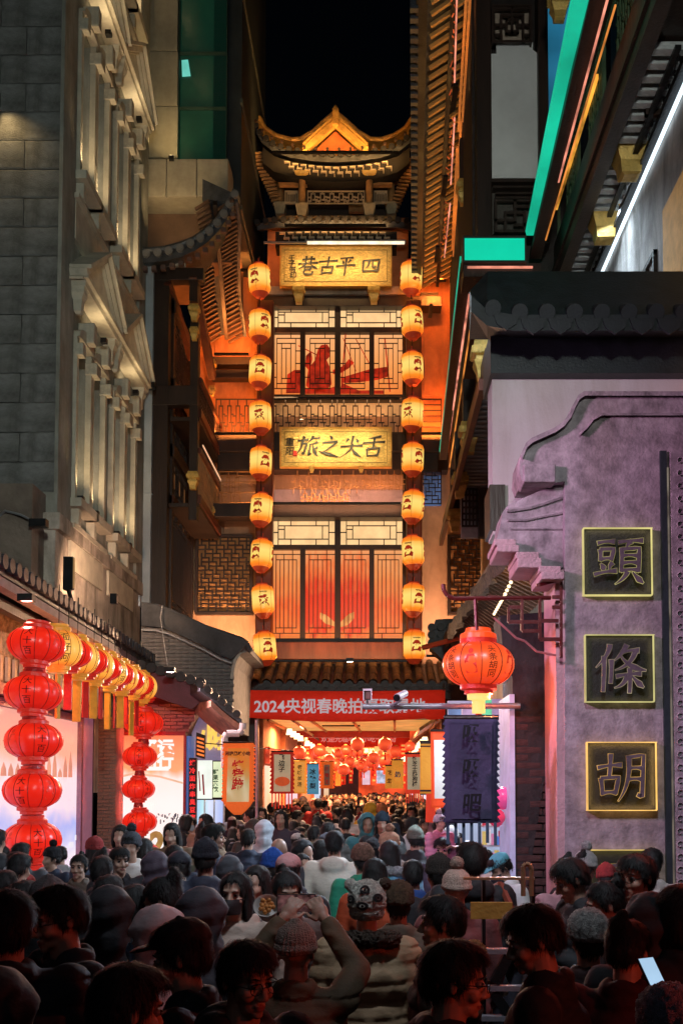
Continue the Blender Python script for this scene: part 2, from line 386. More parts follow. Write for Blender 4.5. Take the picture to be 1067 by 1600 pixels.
# ================================================================== ground
g = MB(); g.box(-60, 60, -20, 180, -.3, 0)
tag(g.build('ground', M('worn asphalt', (.05, .05, .052), .8, var=.3, sc=2, bump=.4)), kind='structure')
paving = MB().box(-4.5, 4, -2, 60, .004, .03).build('pavement', mortar_dark); tag(paving, kind='structure')
slab_m = M('granite paving slab', (.10, .10, .105), .5, var=.3, sc=3, bump=.2)
for i in range(8):
    for j in range(12):
        x = .0+i*.42; y = 2.5+j*.62+(i % 2)*.31
        bpiece(slab_m, 'slab', paving, x, x+.408, y, y+.605, .028, .045)
# ================================================================== helper: wall along Y with openings
def wall_y(mb, x0, x1, y0, y1, z0, z1, ops):
    ys = sorted({y0, y1, *[o[0] for o in ops], *[o[1] for o in ops]}); zs = sorted({z0, z1, *[o[2] for o in ops], *[o[3] for o in ops]})
    for a, b in zip(ys, ys[1:]):
        run = None
        for c, d in zip(zs, zs[1:]):
            m = ((a+b)/2, (c+d)/2)
            hole = any(o[0] < m[0] < o[1] and o[2] < m[1] < o[3] for o in ops)
            if hole:
                if run: mb.box(x0, x1, a, b, *run); run = None
            else: run = (run[0] if run else c, d)
        if run: mb.box(x0, x1, a, b, *run)
def brick_face(parent, mat, x0, x1, y, z0, z1, bw=.24, bh=.065, gap=.012, dep=.03, clip=None, limit=280, axis='x', face=-1):
    """courses of single bricks proud of a wall face; beyond the limit the rest is one part"""
    n = 0; rest = MB(); z = z0; r = 0
    while z+bh <= z1+.001:
        x = x0-(bw/2 if r % 2 else 0)
        while x < x1:
            a = max(x, x0); b = min(x+bw-gap, x1)
            if b-a > .03 and (clip is None or clip((a+b)/2, z+bh/2)):
                j = R.uniform(-.004, .004)
                if axis == 'x': bx = (a, b, y-dep+j, y+.01, z, z+bh-gap)
                else: bx = (y-.01*face*-1, y+face*dep+j, a, b, z, z+bh-gap)
                if n < limit: bpiece(mat, 'brick', parent, *(sorted(bx[0:2])+sorted(bx[2:4])+list(bx[4:6])), bev=(axis == 'x')); n += 1
                else: rest.box(*bx)
            x += bw
        z += bh; r += 1
    if rest.v: tag(rest.build('brick_courses', mat, parent), kind='stuff')
# ================================================================== LEFT: classical stone building
lb = thing('stone_building', 'tall grey stone building with pedimented windows, warm uplights on its sills', 'building', (-4.9, 15.4, 0))
FX = -4.9
b = MB(); niches = []
D1 = 15.4; D2 = 21.0
floors = [(6.7, 9.3), (12.05, 14.7), (17.4, 20.0)]
bays = [(16.15, 16.85), (17.05, 17.75), (18.45, 19.15), (19.35, 20.0)]
ops = [(a, c, z0, z1) for (z0, z1) in floors for (a, c) in bays]
wall_y(b, FX-.5, FX, D1, D2, 6.2, 26, ops)
b.box(FX-6, FX-.5, D1+.05, D1+.5, 6.2, 26)
b.build('wall', plaster_grey, lb)
# lower, peach-lit storey
b = MB(); b.box(FX-.5, FX+.02, D1-.05, D2-.1, 2.0, 6.2); b.box(FX-.62, FX+.10, D1-.12, D2-.2, 6.0, 6.25)
b.build('lower_wall', M('stained lime plaster', (.52, .45, .38), .9, var=.35, sc=1.5, bump=.5, bs=18, stain=.6), lb)
b = MB(); b.box(FX-6, FX-.15, D1-.6, D1+.04, 2.0, 6.55)
b.build('lower_front_wall', M('brown cement render', (.19, .15, .12), .9, var=.35, sc=1.2, bump=.6, bs=12), lb)
bm_ = stone_block
zc = 6.6; r = 0
while zc < 25.5:
    x = FX-.02
    ws = [.55, .95, .8] if r % 2 else [.95, .6, .9]
    xx = x-.0
    for wd in ws:
        bpiece(bm_, 'stone_block', lb, xx-wd+.012, xx-.0, D1-.03+R.uniform(0, .008), D1+.06, zc, zc+.448); xx -= wd
    zc += .46; r += 1
b = MB(); b.box(FX-.012, FX+.045, D1-.06, D1+.62, 6.25, 26); b.build('corner_pilaster', plaster_grey, lb)
b = MB(); b.box(FX-.01, FX+.06, 20.35, D2+.02, 6.25, 26); b.build('end_pilaster', plaster_grey, lb)
trim = M('pale moulded stone', (.52, .48, .38), .75, var=.2, sc=3, bump=.25)
glass_dark = M('dark window glass', (.012, .014, .014), .08, var=.2, bump=0)
fixture = MB().box(-.05, .05, -.05, .05, -.04, .04).mesh('uplight', mats=[black_metal])
for fi, (z0, z1) in enumerate(floors):
    for k, (a, c) in enumerate(bays):
        wn = MB(); wn.box(FX-.48, FX-.44, a+.002, c-.002, z0+.002, z1-.002); wo = wn.build('window', glass_dark, lb)
        fr = MB()
        for yy in (a, (a+c)/2, c): fr.box(FX-.437, FX-.40, yy-.025, yy+.025, z0, z1)
        for zz in (z0+.03, z0+(z1-z0)*.62, z1-.03): fr.box(FX-.436, FX-.405, a, c, zz-.025, zz+.025)
        fr.build('window_frame', trim, wo)
        s_ = MB()   # pilaster strips each side
        for yy in (a-.11, c+.0): s_.box(FX+.003, FX+.10, yy, yy+.11, z0-.1, z1+.02)
        s_.build('window_surround', trim, lb)
        s_ = MB()   # arched head, with key and shoulder blocks
        n = 8; cy = (a+c)/2; hw = (c-a)/2+.11
        pts = [(FX+.002, cy-hw, z1+.02)]+[(FX+.002, cy-hw*math.cos(math.pi*i/n), z1+.02+.22*math.sin(math.pi*i/n)) for i in range(1, n)]+[(FX+.002, cy+hw, z1+.02)]
        s_.prism(pts, (.14, 0, 0)); s_.build('arched_head', trim, lb)
        bpiece(trim, 'keystone', lb, FX, FX+.26, cy-.09, cy+.09, z1+.06, z1+.40)
        for yy in (a-.13, c-.03): bpiece(trim, 'impost_block', lb, FX, FX+.2, yy, yy+.16, z1-.30, z1-.10)
        sl = MB(); sl.box(FX-.3, FX+.22, a-.16, c+.14, z0-.16, z0-.02); sl.box(FX, FX+.14, a-.02, a+.12, z0-.42, z0-.16); sl.build('sill', trim, lb)
        up = piece(fixture, 'uplight', lb, (FX+.13, a+.10, z0+.03))
        spot('uplight_lamp', (FX+.16, a+.12, z0+.10), (FX-.05, a+.30, z0+3), 42, (1, .72, .40), 130, .8, .03, up)
    # pediments over each pair
    for (a, c) in ((16.0, 17.9), (18.3, 20.15)):
        cy = (a+c)/2; zp = z1+.75
        pd = MB()
        pd.box(FX, FX+.27, a-.15, c+.15, zp, zp+.10); pd.box(FX, FX+.33, a-.2, c+.2, zp+.1, zp+.17)
        pd.prism([(FX+.004, a-.2, zp+.17), (FX+.004, c+.2, zp+.17), (FX+.004, cy, zp+.95)], (.2, 0, 0))
        for s0, s1 in (((a-.25, zp+.17), (cy, zp+1.0)), ((c+.25, zp+.17), (cy, zp+1.0))):
            pd.beam((FX+.16, s0[0], s0[1]), (FX+.16, s1[0], s1[1]), .33, .11); pd.beam((FX+.19, s0[0], s0[1]+.09), (FX+.19, s1[0], s1[1]+.09), .40, .06); pd.beam((FX+.13, s0[0], s0[1]-.09), (FX+.13, s1[0], s1[1]-.09), .26, .04)
        pd.build('pediment', trim, lb)
        for yy in (a-.1, c-.08): MB().lathe([(.03, -.42), (.06, -.38), (.07, -.2), (.11, -.1), (.11, -.05), (.13, 0)], (FX+.13, yy+.08, zp), 4, sq=1).build('console_bracket', trim, lb)
        up = piece(fixture, 'uplight', lb, (FX+.28, cy, zp-.42)); ll = spot('pediment_lamp', (FX+.30, cy, zp-.36), (FX+.2, cy, zp+1), 6.5, (1, .74, .42), 170, size=(.15, 1.5), typ='AREA', parent=up)
    # apron panel under the windows
    for (a, c) in ((16.0, 17.9), (18.3, 20.15)):
        ap = MB(); ap.box(FX, FX+.06, a, c, z0-1.15, z0-.5); ap.box(FX, FX+.12, a-.05, c+.05, z0-.5, z0-.42)
        ap.build('apron_panel', trim, lb)
# small balcony-like crown mould between storeys
for z in (10.9, 16.3):
    pass
vent = MB()
for i in range(8): vent.box(FX+.03, FX+.045, 19.2, 20.0, 3.2+i*.2, 3.3+i*.2)
vent.build('wall_vent', grey_metal, lb)
for (px, py, D) in ((108, 896, 14.9),):
    p = P(px, py, D); fl = thing('floodlight', 'slim wall-washing floodlight fixed low on the peach-lit wall', 'floodlight', p)
    MB().box(p.x-.07, p.x+.07, p.y-.05, p.y+.05, p.z-.24, p.z+.24).build('lamp_body', black_metal, fl)
    MB().box(p.x+.072, p.x+.08, p.y-.04, p.y+.04, p.z-.22, p.z+.22).build('lens', E('dim lamp lens', (.5, .3, .12), .4), fl)
    MB().cyl(p+Vector((0, 0, -.24)), p+Vector((.05, .1, -.5)), .03).build('bracket', black_metal, fl)
wl = thing('wall_lamp', 'small warm lamp at the left edge of the grey block wall', 'lamp', P(-4, 150, 15.2)); p = P(-4, 150, 15.2)
MB().box(p.x-.08, p.x+.02, p.y-.1, p.y+.1, p.z-.1, p.z+.1).build('lamp_body', black_metal, wl); spot('wall_light', (p.x+.03, p.y-.12, p.z-.05), (p.x+.2, p.y+.3, p.z-1.6), 40, (1, .66, .28), 120, 1, .04, wl)
p = P(60, 818, 14.7); fl = thing('floodlight', 'black floodlight on a bent arm at the brown wall corner', 'floodlight', p)
MB().box(p.x-.10, p.x+.14, p.y-.1, p.y+.05, p.z-.06, p.z+.05).build('lamp_body', black_metal, fl)
MB().tube([p, p+Vector((-.25, 0, .13)), p+Vector((-.5, .05, .2)), p+Vector((-.62, .1, .12))], .018).build('bent_arm', grey_metal, fl)
p = P(228, 600, 20.6); fl = thing('lamp_bracket', 'spindly lamp bracket jutting from the facade corner beside the white downpipe', 'lamp bracket', p)
MB().tube([p+Vector((-.5, 0, .35)), p+Vector((-.15, -.1, .15)), p+Vector((.15, -.2, -.1))], .02).tube([p+Vector((-.3, -.1, .1)), p+Vector((.05, -.1, .25))], .012).build('arm', grey_metal, fl)
MB().box(p.x+.05, p.x+.25, p.y-.3, p.y-.12, p.z-.18, p.z-.08).build('lamp_body', black_metal, fl)
# downpipe
dp = MB(); l, r_, b0, t0 = rect(216, 410, 222, 945, 20.95); 
dp.box(P(222, 700, 20.9).x, P(237, 700, 20.9).x, 20.9, 21.3, P(0, 948, 20.9).z, P(0, 408, 20.9).z)
for yy in (560, 770): dp.pbox(221.5, yy, 237.6, yy+1.6, 20.88, .1)
tag(dp.build('corner_pier', M('pale blue grey render', (.42, .47, .50), .8, var=.2, sc=1, bump=.3)), 'narrow pale blue-grey pier between stone facade and wooden house', 'pier')
dp = MB(); dp.cyl(P(217.5, 948, 20.8), P(217.5, 408, 20.8), .05)
tag(dp.build('downpipe', grey_metal), 'thin grey rainwater pipe beside the pale blue-grey pier', 'downpipe')
# ================================================================== concrete and glass block above the wooden house
D = 21.6
cb = thing('office_building', 'stone-clad block with dark green glass above the upturned roof corner', 'building', P(290, 310, D))
MB().pbox(200, -140, 277, 247, D+.04, 3).pbox(277, -140, 362, 247, D+1.0, 2).build('wall', M('dark joint backing', (.05, .045, .04), .9), cb)  # dark backing seen in the joints between panels
def pnl(x0, y0, x1, y1, DD=D, mat=panel_stone, nm='panel'):
    l, r_, b0, t0 = rect(x0, y0, x1, y1, DD); bpiece(mat, nm, cb, l+.012, r_-.012, DD-.03, DD+.04, b0+.012, t0-.012)
for y0, y1 in ((-95, -5), (-5, 81), (81, 167), (167, 248)):
    pnl(222, y0, 279, y1)
for x0, x1 in ((215, 261), (261, 308), (308, 357)): pnl(x0, 249, x1, 309, D-.35)
MB().pbox(205, 250, 357, 309.5, D-.31, 1.2).build('ledge', panel_stone, cb)
lg = MB(); A = [P(357, 250, D-.35), P(357, 309, D-.35)]
lg.add([A[0], A[0]+Vector((.1, 2.5, 0)), A[1]+Vector((.25, 2.5, 0)), A[1]+Vector((.0, 0, 0))], [(0, 1, 2, 3)])
lg.build('ledge_side', panel_stone, cb)
gl = M('dark green glass', (.01, .045, .03), .12, var=.5, sc=.8, bump=0, em=(.01, .06, .035), es=.22)
for i, (y0, y1) in enumerate(((-95, 81), (81, 167), (167, 248))):
    l, r_, b0, t0 = rect(279, y0, 355, y1, D); bpiece(gl, 'pane', cb, l+.01, r_-.01, D+.1, D+.13, b0+.012, t0-.012, bev=False)
fm = MB()
for x in (280, 354.5): fm.pbox(x-.8, -95, x+.8, 248, D-.02, .14)
for y in (81, 167): fm.pbox(280, y-.6, 354, y+.6, D+.0, .1)
fm.build('window_frame', M('dark green frame', (.04, .08, .07), .4, .5), cb)
MB().ppoly([(284, 94), (294, 93), (298, 118), (285, 119)], D+.06, .02).build('lit_ceiling_patch', E('pale cyan office light', (.18, .75, .62), .8), cb)
up = piece(fixture, 'uplight', cb, P(268, 247, 21.05)); spot('panel_lamp', P(268, 243, 21.0), P(255, -20, 21.6), 130, (1, .70, .30), 130, 1, .05, up)
spot('panel_lamp', P(240, 345, 20.3), P(300, 285, 21.3), 60, (1, .66, .30), 120, 1, .05, up)  # added lamp without a fitting, warming the ledge panels
# soffit below
MB().pbox(215, 311, 362, 410, D+.3, 2).build('soffit_wall', M('brown soffit render', (.14, .08, .05), .9, var=.4, sc=1), cb)
# ================================================================== dark side block against the sky
ds = MB(); ds.box(-3.6, -2.98, 21.7, 26.3, 14.45, 26)
tag(ds.build('side_building', M('dark blue grey cladding', (.022, .028, .032), .6, var=.5, sc=1)), 'dark unlit building flank left of the night sky', 'building')
# lines on it
fl = MB()
for z in (14.6, 17, 19.5): MB().box(-3.0, -2.94, 21.6, 26.2, z, z+.1).build('cladding_ledge', M('dark ledge', (.06, .07, .06), .5), bpy.data.objects['side_building'])
# ================================================================== LEFT wooden house with upturned roof
D = 21.0
wh = thing('wooden_house', 'dark timber house with balcony lattices under an upturned black tile roof', 'building', P(290, 950, D))
b = MB()
b.pbox(238, 415, 262, 950, D, .4)
b.build('post', dark_wood, wh)
WX = P(264, 700, D).x   # lattice wall plane running back
yB = 23.85
MB().box(WX-.4, WX-.1, D+.4, yB, 4.9, 12.6).build('wall', plaster, wh)
MB().box(WX-.05, WX+.02, D+.3, D+.45, 4.9, 12.6).box(WX-.05, WX+.02, yB-.12, yB, 4.9, 12.6).build('post', dark_wood, wh)
for z in (5.6, 8.1, 9.2, 10.6, 12.3):
    bm2 = MB(); bm2.box(WX-.06, WX+.05, D+.3, yB, z-.14, z+.14); bm2.build('beam', red_wood if z == 8.1 else dark_wood, wh)
lit_dim = E('dim curtain glow', (.22, .09, .03), .55, var=.5, sc=2)
for z0, z1, k in ((5.75, 7.95, 0), (8.25, 9.05, 1), (9.35, 10.45, 2), (10.75, 12.15, 3)):
    for a in np.linspace(D+.45, yB-.15, 5)[:-1]:
        wdt = (yB-.15-D-.45)/4
        pn = MB().box(WX-.09, WX-.07, a, a+wdt, z0, z1).build('shutter', lit_dim if k % 2 else plaster, wh)
        la = MB(); fret(la, (WX-.02, a+.03, z0+.03), (0, wdt-.06, 0), (0, 0, z1-z0-.06), TALL if k in (0,) else PANEL if k == 3 else TRANSOM, .022, .03)
        la.build('lattice', dark_wood, pn)
# balcony posts and beams
BX = P(310, 700, D+.1).x
b = MB()
for nm, x0, y0, x1, y1, DD, m in (('balcony_post', 296, 500, 309, 812, D, dark_wood), ('balcony_beam', 221, 602, 309, 632, D-.05, dark_wood),
        ('balcony_beam', 296, 430, 309, 470, D, dark_wood), ('balcony_beam', 290, 786, 400, 807, D+2.0, dark_wood), ('balcony_beam', 235, 418, 318, 437, D-.02, dark_wood)):
    MB().pbox(x0, y0, x1, y1, DD, .25).build(nm, m, wh, bev=.01)
y1_ = 23.9
for (za, zb) in ((P(0, 700, D).z, P(0, 600, D).z),):
    pass
def balcony(py0, py1, top):
    z1 = P(310, py0, D).z; z0 = P(310, py1, D).z
    b = MB(); b.box(BX-.06, BX+.06, D+.1, y1_, z1-.07, z1+.04); b.build('railing_rail', red_wood, wh)
    b = MB(); b.box(BX-.06, BX+.06, D+.1, y1_, z0-.12, z0+.06); b.build('balcony_edge_beam', red_wood, wh)
    for i in range(3):
        L = (y1_-D-.1)/3; la = MB(); fret(la, (BX, D+.12+i*L, z0+.06), (0, L-.04, 0), (0, 0, z1-z0-.14), MEANDER, .022, .03); la.build('lattice', pale_wood if top else dark_wood, wh)
    b = MB(); b.box(WX, BX+.02, D+.1, y1_, z0-.2, z0-.12); b.build('balcony_floor', dark_wood, wh)
balcony(590, 640, 0); balcony(700, 775, 1)
tl = MB(); z = P(310, 690, D).z; tl.box(BX+.07, BX+.09, D+.2, y1_-.1, z-.03, z); tl.build('light_tube', E('soft warm tube', (1, .55, .3), .9), wh)
# gold pendants of the timber house
GP = MB()
GP.lathe([(.05, -.26), (.075, -.25), (.085, -.16), (.12, -.07), (.125, -.04), (.10, -.03), (.10, .02), (.14, .03), (.15, .12), (.13, .13), (.12, .2)], (0, 0, 0), 4, sq=1)
for i in range(6):
    for sx, sy in ((1, 0), (0, 1)):
        for sg in (-1, 1):
            x = -.12+i*.048
            if sx: GP.box(x-.012, x+.012, sg*.135-.02, sg*.135+.02, .04, .125)
            else: GP.box(sg*.135-.02, sg*.135+.02, x-.012, x+.012, .04, .125)
gpm = GP.mesh('pendant', mats=[gold])
for px, py, DD, s in ((304, 488, D-.1, .75), (304, 521, D-.1, .6), (330, 573, 23.0, .75), (332, 610, 23.2, .5), (302, 750, D-.1, .8), (329, 803, 23.0, .75)):
    piece(gpm, 'gilded_pendant', wh, P(px, py, DD), None, s)
# curved roof: eave polyline facing camera, then receding eave
e1 = [(212, 402), (235, 401), (258, 399), (282, 393), (305, 383), (325, 369), (342, 352), (356, 331), (368, 308)]
D0 = 20.6
pts = [P(x, y, D0) for x, y in e1]
rf = MB()
rings = []
for i, p in enumerate(pts):
    rings.append([p, p+Vector((0, 0, -.12)), p+Vector((-.05, 1.6, .25)), p+Vector((-.05, 1.6, .55)), p+Vector((0, .02, .10))])
rf.loft(rings); rf.build('roof', tile_dark, wh)
ridge = MB()
ridge.tube([p+Vector((0, .0, .13)) for p in pts], .07, 8); ridge.build('hip_ridge', tile_dark, wh)
corner = pts[-1]
side = [corner, P(374, 350, 21.2), P(372, 400, 22.0), P(373, 455, 22.9), P(382, 520, 23.7)]
rf = MB(); rf.loft([[p+Vector((.05, 0, .04)), p+Vector((.05, 0, -.10)), p+Vector((-.7, .1, .0)), p+Vector((-.7, .1, .45))] for p in side]); rf.build('roof_side', tile_dark, wh)
capm = MB().cyl((0, -.05, 0), (0, .25, 0), .085, .085, 12).cyl((0, -.06, 0), (0, -.05, 0), .06, .06, 10).mesh('tile', mats=[M('grey end tile', (.13, .13, .13), .6, var=.3)])
def along(pts, step):
    pts = [Vector(p) for p in pts]; out = []; need = 0
    for a, b_ in zip(pts, pts[1:]):
        L = (b_-a).length; t = need
        while t < L: out.append((a.lerp(b_, t/L), (b_-a).normalized())); t += step
        need = t-L
    return out
for p, d in along(pts, .235): piece(capm, 'tile', wh, p+Vector((0, -.02, .05)))
for p, d in along([q+Vector((0, 0, -.24)) for q in pts], .19):
    bpiece(M('dentil block', (.10, .06, .05), .7), 'dentil', wh, p.x-.05, p.x+.05, p.y, p.y+.1, p.z-.05, p.z+.05)
rm = boxmesh(M('rafter wood', (.07, .035, .02), .6, var=.3), 'rafter')
for rowoff, ln in ((0.0, .42), (.48, .36)):
    for p, d in along(side, .115):
        o = piece(rm, 'rafter', wh, p+Vector((-.20-rowoff, -.0, -.17)), (0, rad(-14), rad(-28)), (ln, .05, .06))
MB().beam(side[0]+Vector((-.42, 0, -.12)), side[-1]+Vector((-.42, 0, -.12)), .08, .14).build('purlin', dark_wood, wh)
MB().beam(P(262, 440, D), P(300, 560, 23), .14, .16).build('brace', red_wood, wh)
MB().beam(P(302, 430, D), P(332, 590, 23), .16, .18).build('brace', red_wood, wh)
MB().pbox(237, 411, 290, 415, D-.05, .1).build('light_tube', M('pale strip', (.4, .38, .33), .5), wh)
# ================================================================== CENTRE: the tower over the lane
DT = 24.0
tw = thing('gate_tower', 'tall orange-lit timber gate tower with lantern strings and upswept roof', 'tower', P(533, 1230, DT))
wall_o = M('warm ochre plaster', (.50, .19, .075), .85, var=.3, sc=.9, bump=.2, stain=.4)
wall_p = M('pale peach plaster', (.58, .35, .22), .85, var=.2, sc=.8, bump=.2, stain=.3)
z_of = lambda py, D=DT: P(533, py, D).z
def tb(nm, x0, y0, x1, y1, D, dep, mat, bev=0, label=None):
    o = MB().pbox(x0, y0, x1, y1, D, dep).build(nm, mat, tw, bev=bev)
    if label: o['label'] = label
    return o
# walls with the gate opening below
tb('wall', 300, 430, 418, 735, DT+.3, .3, wall_o); tb('wall', 638, 430, 735, 735, DT+.3, .3, wall_o)
tb('wall', 296, 735, 418, 1075, DT+.3, .3, wall_p); tb('wall', 638, 735, 780, 1075, DT+.3, .3, wall_p)
tb('wall', 418, 340, 638, 478, DT+.3, .3, wall_o); tb('wall', 418, 621, 638, 812, DT+.3, .3, wall_p)
tb('wall', 418, 1000, 638, 1075, DT+.3, .3, red_wood)
# panel joints on the wing walls (thin grooves read as slab edges)
for x0, x1, y0, y1 in ((336, 398, 500, 560), (336, 398, 590, 622), (340, 398, 430, 500), (662, 700, 480, 618)):
    tb('wall_panel', x0, y0, x1, y1, DT+.27, .05, wall_o, .01)
for x0, x1 in ((302, 350), (350, 398)): tb('wall_panel', x0, 810, x1, 834, DT+.27, .05, wall_p, .01)
# columns
for x0, x1 in ((400, 426), (635, 659)):
    tb('column', x0, 468, x1, 1035, DT-.9, .35, red_wood, .03)
for x0, x1 in ((418, 426), (629, 637)): tb('column', x0, 470, x1, 1005, DT-.1, .2, dark_wood)
for nm, x0, y0, x1, y1, D, dep, m in (
    ('beam', 330, 557, 400, 569, DT-.1, .3, dark_wood), ('beam', 330, 577, 400, 590, DT-.1, .3, dark_wood),
    ('beam', 412, 462, 690, 478, DT-.15, .4, dark_wood), ('beam', 412, 447, 640, 460, DT+.1, .2, plaster),
    ('beam', 340, 676, 700, 705, DT-.5, .4, dark_wood), ('beam', 340, 707, 700, 734, DT-.4, .4, dark_wood),
    ('beam', 300, 787, 640, 808, DT-.3, .4, dark_wood), ('beam', 400, 1003, 660, 1030, DT-.3, .4, red_wood),
    ('beam', 418, 618, 640, 623, DT-.2, .3, dark_wood), ('beam', 640, 734, 690, 737, DT-.4, .3, dark_wood)):
    tb(nm, x0, y0, x1, y1, D, dep, m, .012)
# vent slats beside the top right lantern
for i in range(8): bpiece(dark_wood, 'vent_slat', tw, P(655, 0, DT).x, P(683, 0, DT).x, DT-.1, DT+.1, z_of(478-i*2.4), z_of(476.6-i*2.4))
# windows
film1 = EZ('backlit rice paper', [(0, (.85, .20, .035)), (.5, (.90, .33, .09)), (1, (.95, .45, .18))], 1.0, 2, var=.25)
film2 = EZ('backlit red film', [(0, (.90, .20, .03)), (.15, (.75, .05, .008)), (.55, (.72, .035, .006)), (.78, (.85, .17, .04)), (1, (.90, .36, .13))], .95, 2, var=.6)
film3 = EZ('backlit red film side', [(0, (.85, .20, .035)), (.35, (.80, .10, .018)), (.7, (.82, .24, .06)), (1, (.88, .38, .14))], .95, 2, var=.6)
paper = E('lit cream paper', (1, .62, .28), 1.05, var=.12, sc=3)
def window(py0, pym0, pym1, py1, paint):
    n = 0
    wn = MB(); wn.pbox(418, py0-6, 638, py0, DT-.05, .2); wn.pbox(418, pym0, 638, pym1, DT-.05, .2); wn.pbox(418, py1, 638, py1+8, DT-.05, .2)
    wn.pbox(524, py0, 531, py1, DT-.06, .2); wn.pbox(418, py0, 425, py1, DT-.045, .2); wn.pbox(629.5, py0, 638, py1, DT-.045, .2)
    for x0, x1 in ((469.5, 476.5), (577.5, 584)): wn.pbox(x0, pym1, x1, py1, DT-.055, .2)
    wo = wn.build('window', dark_wood, tw)
    for x0, x1 in ((425, 523.5), (531.5, 629)):
        l, r_, b0, t0 = rect(x0, py0, x1, pym0, DT); MB().box(l, r_, DT+.1, DT+.12, b0, t0).build('pane', paper, wo)
        la = MB(); pfret(la, x0, py0, x1, pym0, DT+.03, TRANSOM, .022, .02); la.build('lattice', dark_wood, wo)
    for i, (x0, x1) in enumerate(((425, 469.5), (476.5, 523.5), (531.5, 577.5), (584, 629))):
        l, r_, b0, t0 = rect(x0, pym1, x1, py1, DT)
        mt = film1 if paint == 1 else (film2 if i in (1, 2) else film3)
        MB().box(l, r_, DT+.1, DT+.12, b0, t0).build('pane', mt, wo)
        la = MB(); pfret(la, x0, pym1, x1, py1, DT+.03, PANEL if paint == 1 else TALL, .018, .02); la.build('lattice', dark_wood, wo)
    return wo
w1 = window(480, 512, 519, 617, 1); w1['label'] = 'upper window with a red silhouette painted across its paper'
w2 = window(812, 852, 858, 998, 2); w2['label'] = 'lower window of tall bars with glowing red film'
red_film = E('red translucent film', (.55, .022, .005), .8, var=.5, sc=6)
red_film2 = E('deep red film', (.62, .035, .01), .8, var=.4, sc=4)
pr = MB()
for poly in ([(497, 545), (502, 539), (511, 538), (516, 545), (516, 556), (510, 562), (516, 575), (518, 600), (508, 612), (488, 612), (478, 602), (482, 575), (492, 563)],
             [(478, 556), (486, 548), (488, 560), (484, 580), (477, 572)], [(449, 585), (460, 578), (470, 578), (470, 614), (447, 614)],
             [(520, 578), (536, 572), (545, 561), (553, 566), (545, 575), (530, 584), (520, 584)],
             [(533, 590), (560, 582), (577, 577), (604, 573), (607, 588), (590, 593), (560, 597), (533, 598)],
             [(534, 598), (560, 610), (600, 610), (600, 615), (530, 615)], [(488, 606), (510, 608), (523, 604), (523, 615), (476, 615), (476, 608)]):
    pr.ppoly(poly, DT+.075, .02)
for a, b_ in (((536, 528), (556, 580)), ((601, 528), (609, 612)), ((584, 519), (604, 522)), ((556, 530), (578, 570)), ((466, 540), (498, 556)), ((540, 520), (534, 600))):
    pr.beam(P(*a, DT+.08), P(*b_, DT+.08), .03, .015)
pr.build('painted_figure', red_film, w1)
pr = MB()
for poly in ([(500, 957), (510, 961), (523, 972), (523, 979), (508, 974), (500, 966)], [(532, 972), (544, 960), (553, 956), (553, 966), (544, 976), (532, 980)]):
    pr.ppoly(poly, DT+.06, .012)
pr.build('painted_highlight', E('amber film', (.95, .40, .12), .9, var=.3), w2)
# lattice bands (rails)
b = MB(); pfret(b, 338, 624, 418, 676, DT-.45, MEANDER[::1], .024, .03); b.build('rail_lattice', dark_wood, tw)
b = MB(); pfret(b, 418, 624, 527, 676, DT-.45, MEANDER, .02, .03); b.build('rail_lattice', dark_wood, tw)
b = MB(); pfret(b, 527, 624, 636, 676, DT-.45, MEANDER, .02, .03); b.build('rail_lattice', dark_wood, tw)
b = MB(); pfret(b, 658, 624, 689, 676, DT-.45, segs_grid(5, 6)[::2], .022, .03); b.build('rail_lattice', dark_wood, tw)
tb('glow_panel', 424, 626, 630, 650, DT+.25, .04, E('soft peach glow', (.95, .42, .14), .6, var=.4, sc=1.2))  # peach light on the wall put in as a glowing panel
b = MB(); pfret(b, 336, 737, 418, 785, DT-.38, [s for s in MEANDER[:30]]+[(0, .66, 1, .66), (0, .33, 1, .33)], .018, .03); b.build('hanging_lattice', pale_wood, tw)
for x0, x1, y0, y1 in ((455, 560, 736, 770), (565, 632, 736, 765), (470, 545, 768, 785)):
    b = MB(); pfret(b, x0, y0, x1, y1, DT-.38, MEANDER, .018, .03, False); b.build('hanging_lattice', pale_wood, tw)
tb('lit_panel', 420, 765, 630, 786, DT+.25, .04, M('lilac plaster', (.50, .42, .5), .8, var=.3, sc=1))
tb('lit_panel', 662, 737, 689, 790, DT+.2, .04, E('pale blue glow', (.14, .24, .5), .35, var=.5, sc=1))
b = MB(); pfret(b, 660, 737, 689, 787, DT-.38, segs_fret(6, 8), .02, .03); b.build('hanging_lattice', dark_wood, tw)
# fretwork screens
amberp = M('amber backed paper', (.55, .28, .10), .8, var=.25, sc=2)
for x0, y0, x1, y1 in ((305, 835, 395, 960), (699, 835, 766, 960)):
    sc_ = MB(); sc_.pbox(x0, y0, x1, y0+4, DT+.12, .15).pbox(x0, y1-4, x1, y1, DT+.12, .15).pbox(x0, y0+4, x0+4, y1-4, DT+.12, .15).pbox(x1-4, y0+4, x1, y1-4, DT+.12, .15)
    s_ = sc_.build('fretwork_screen', dark_wood, tw)
    la = MB(); pfret(la, x0+4, y0+4, x1-4, y1-4, DT+.17, segs_fret(int((x1-x0)/6.2), 18), .032, .03); la.build('lattice', dark_wood, s_)
    MB().pbox(x0+3, y0+3, x1-3, y1-3, DT+.25, .03).build('backing', amberp, s_)
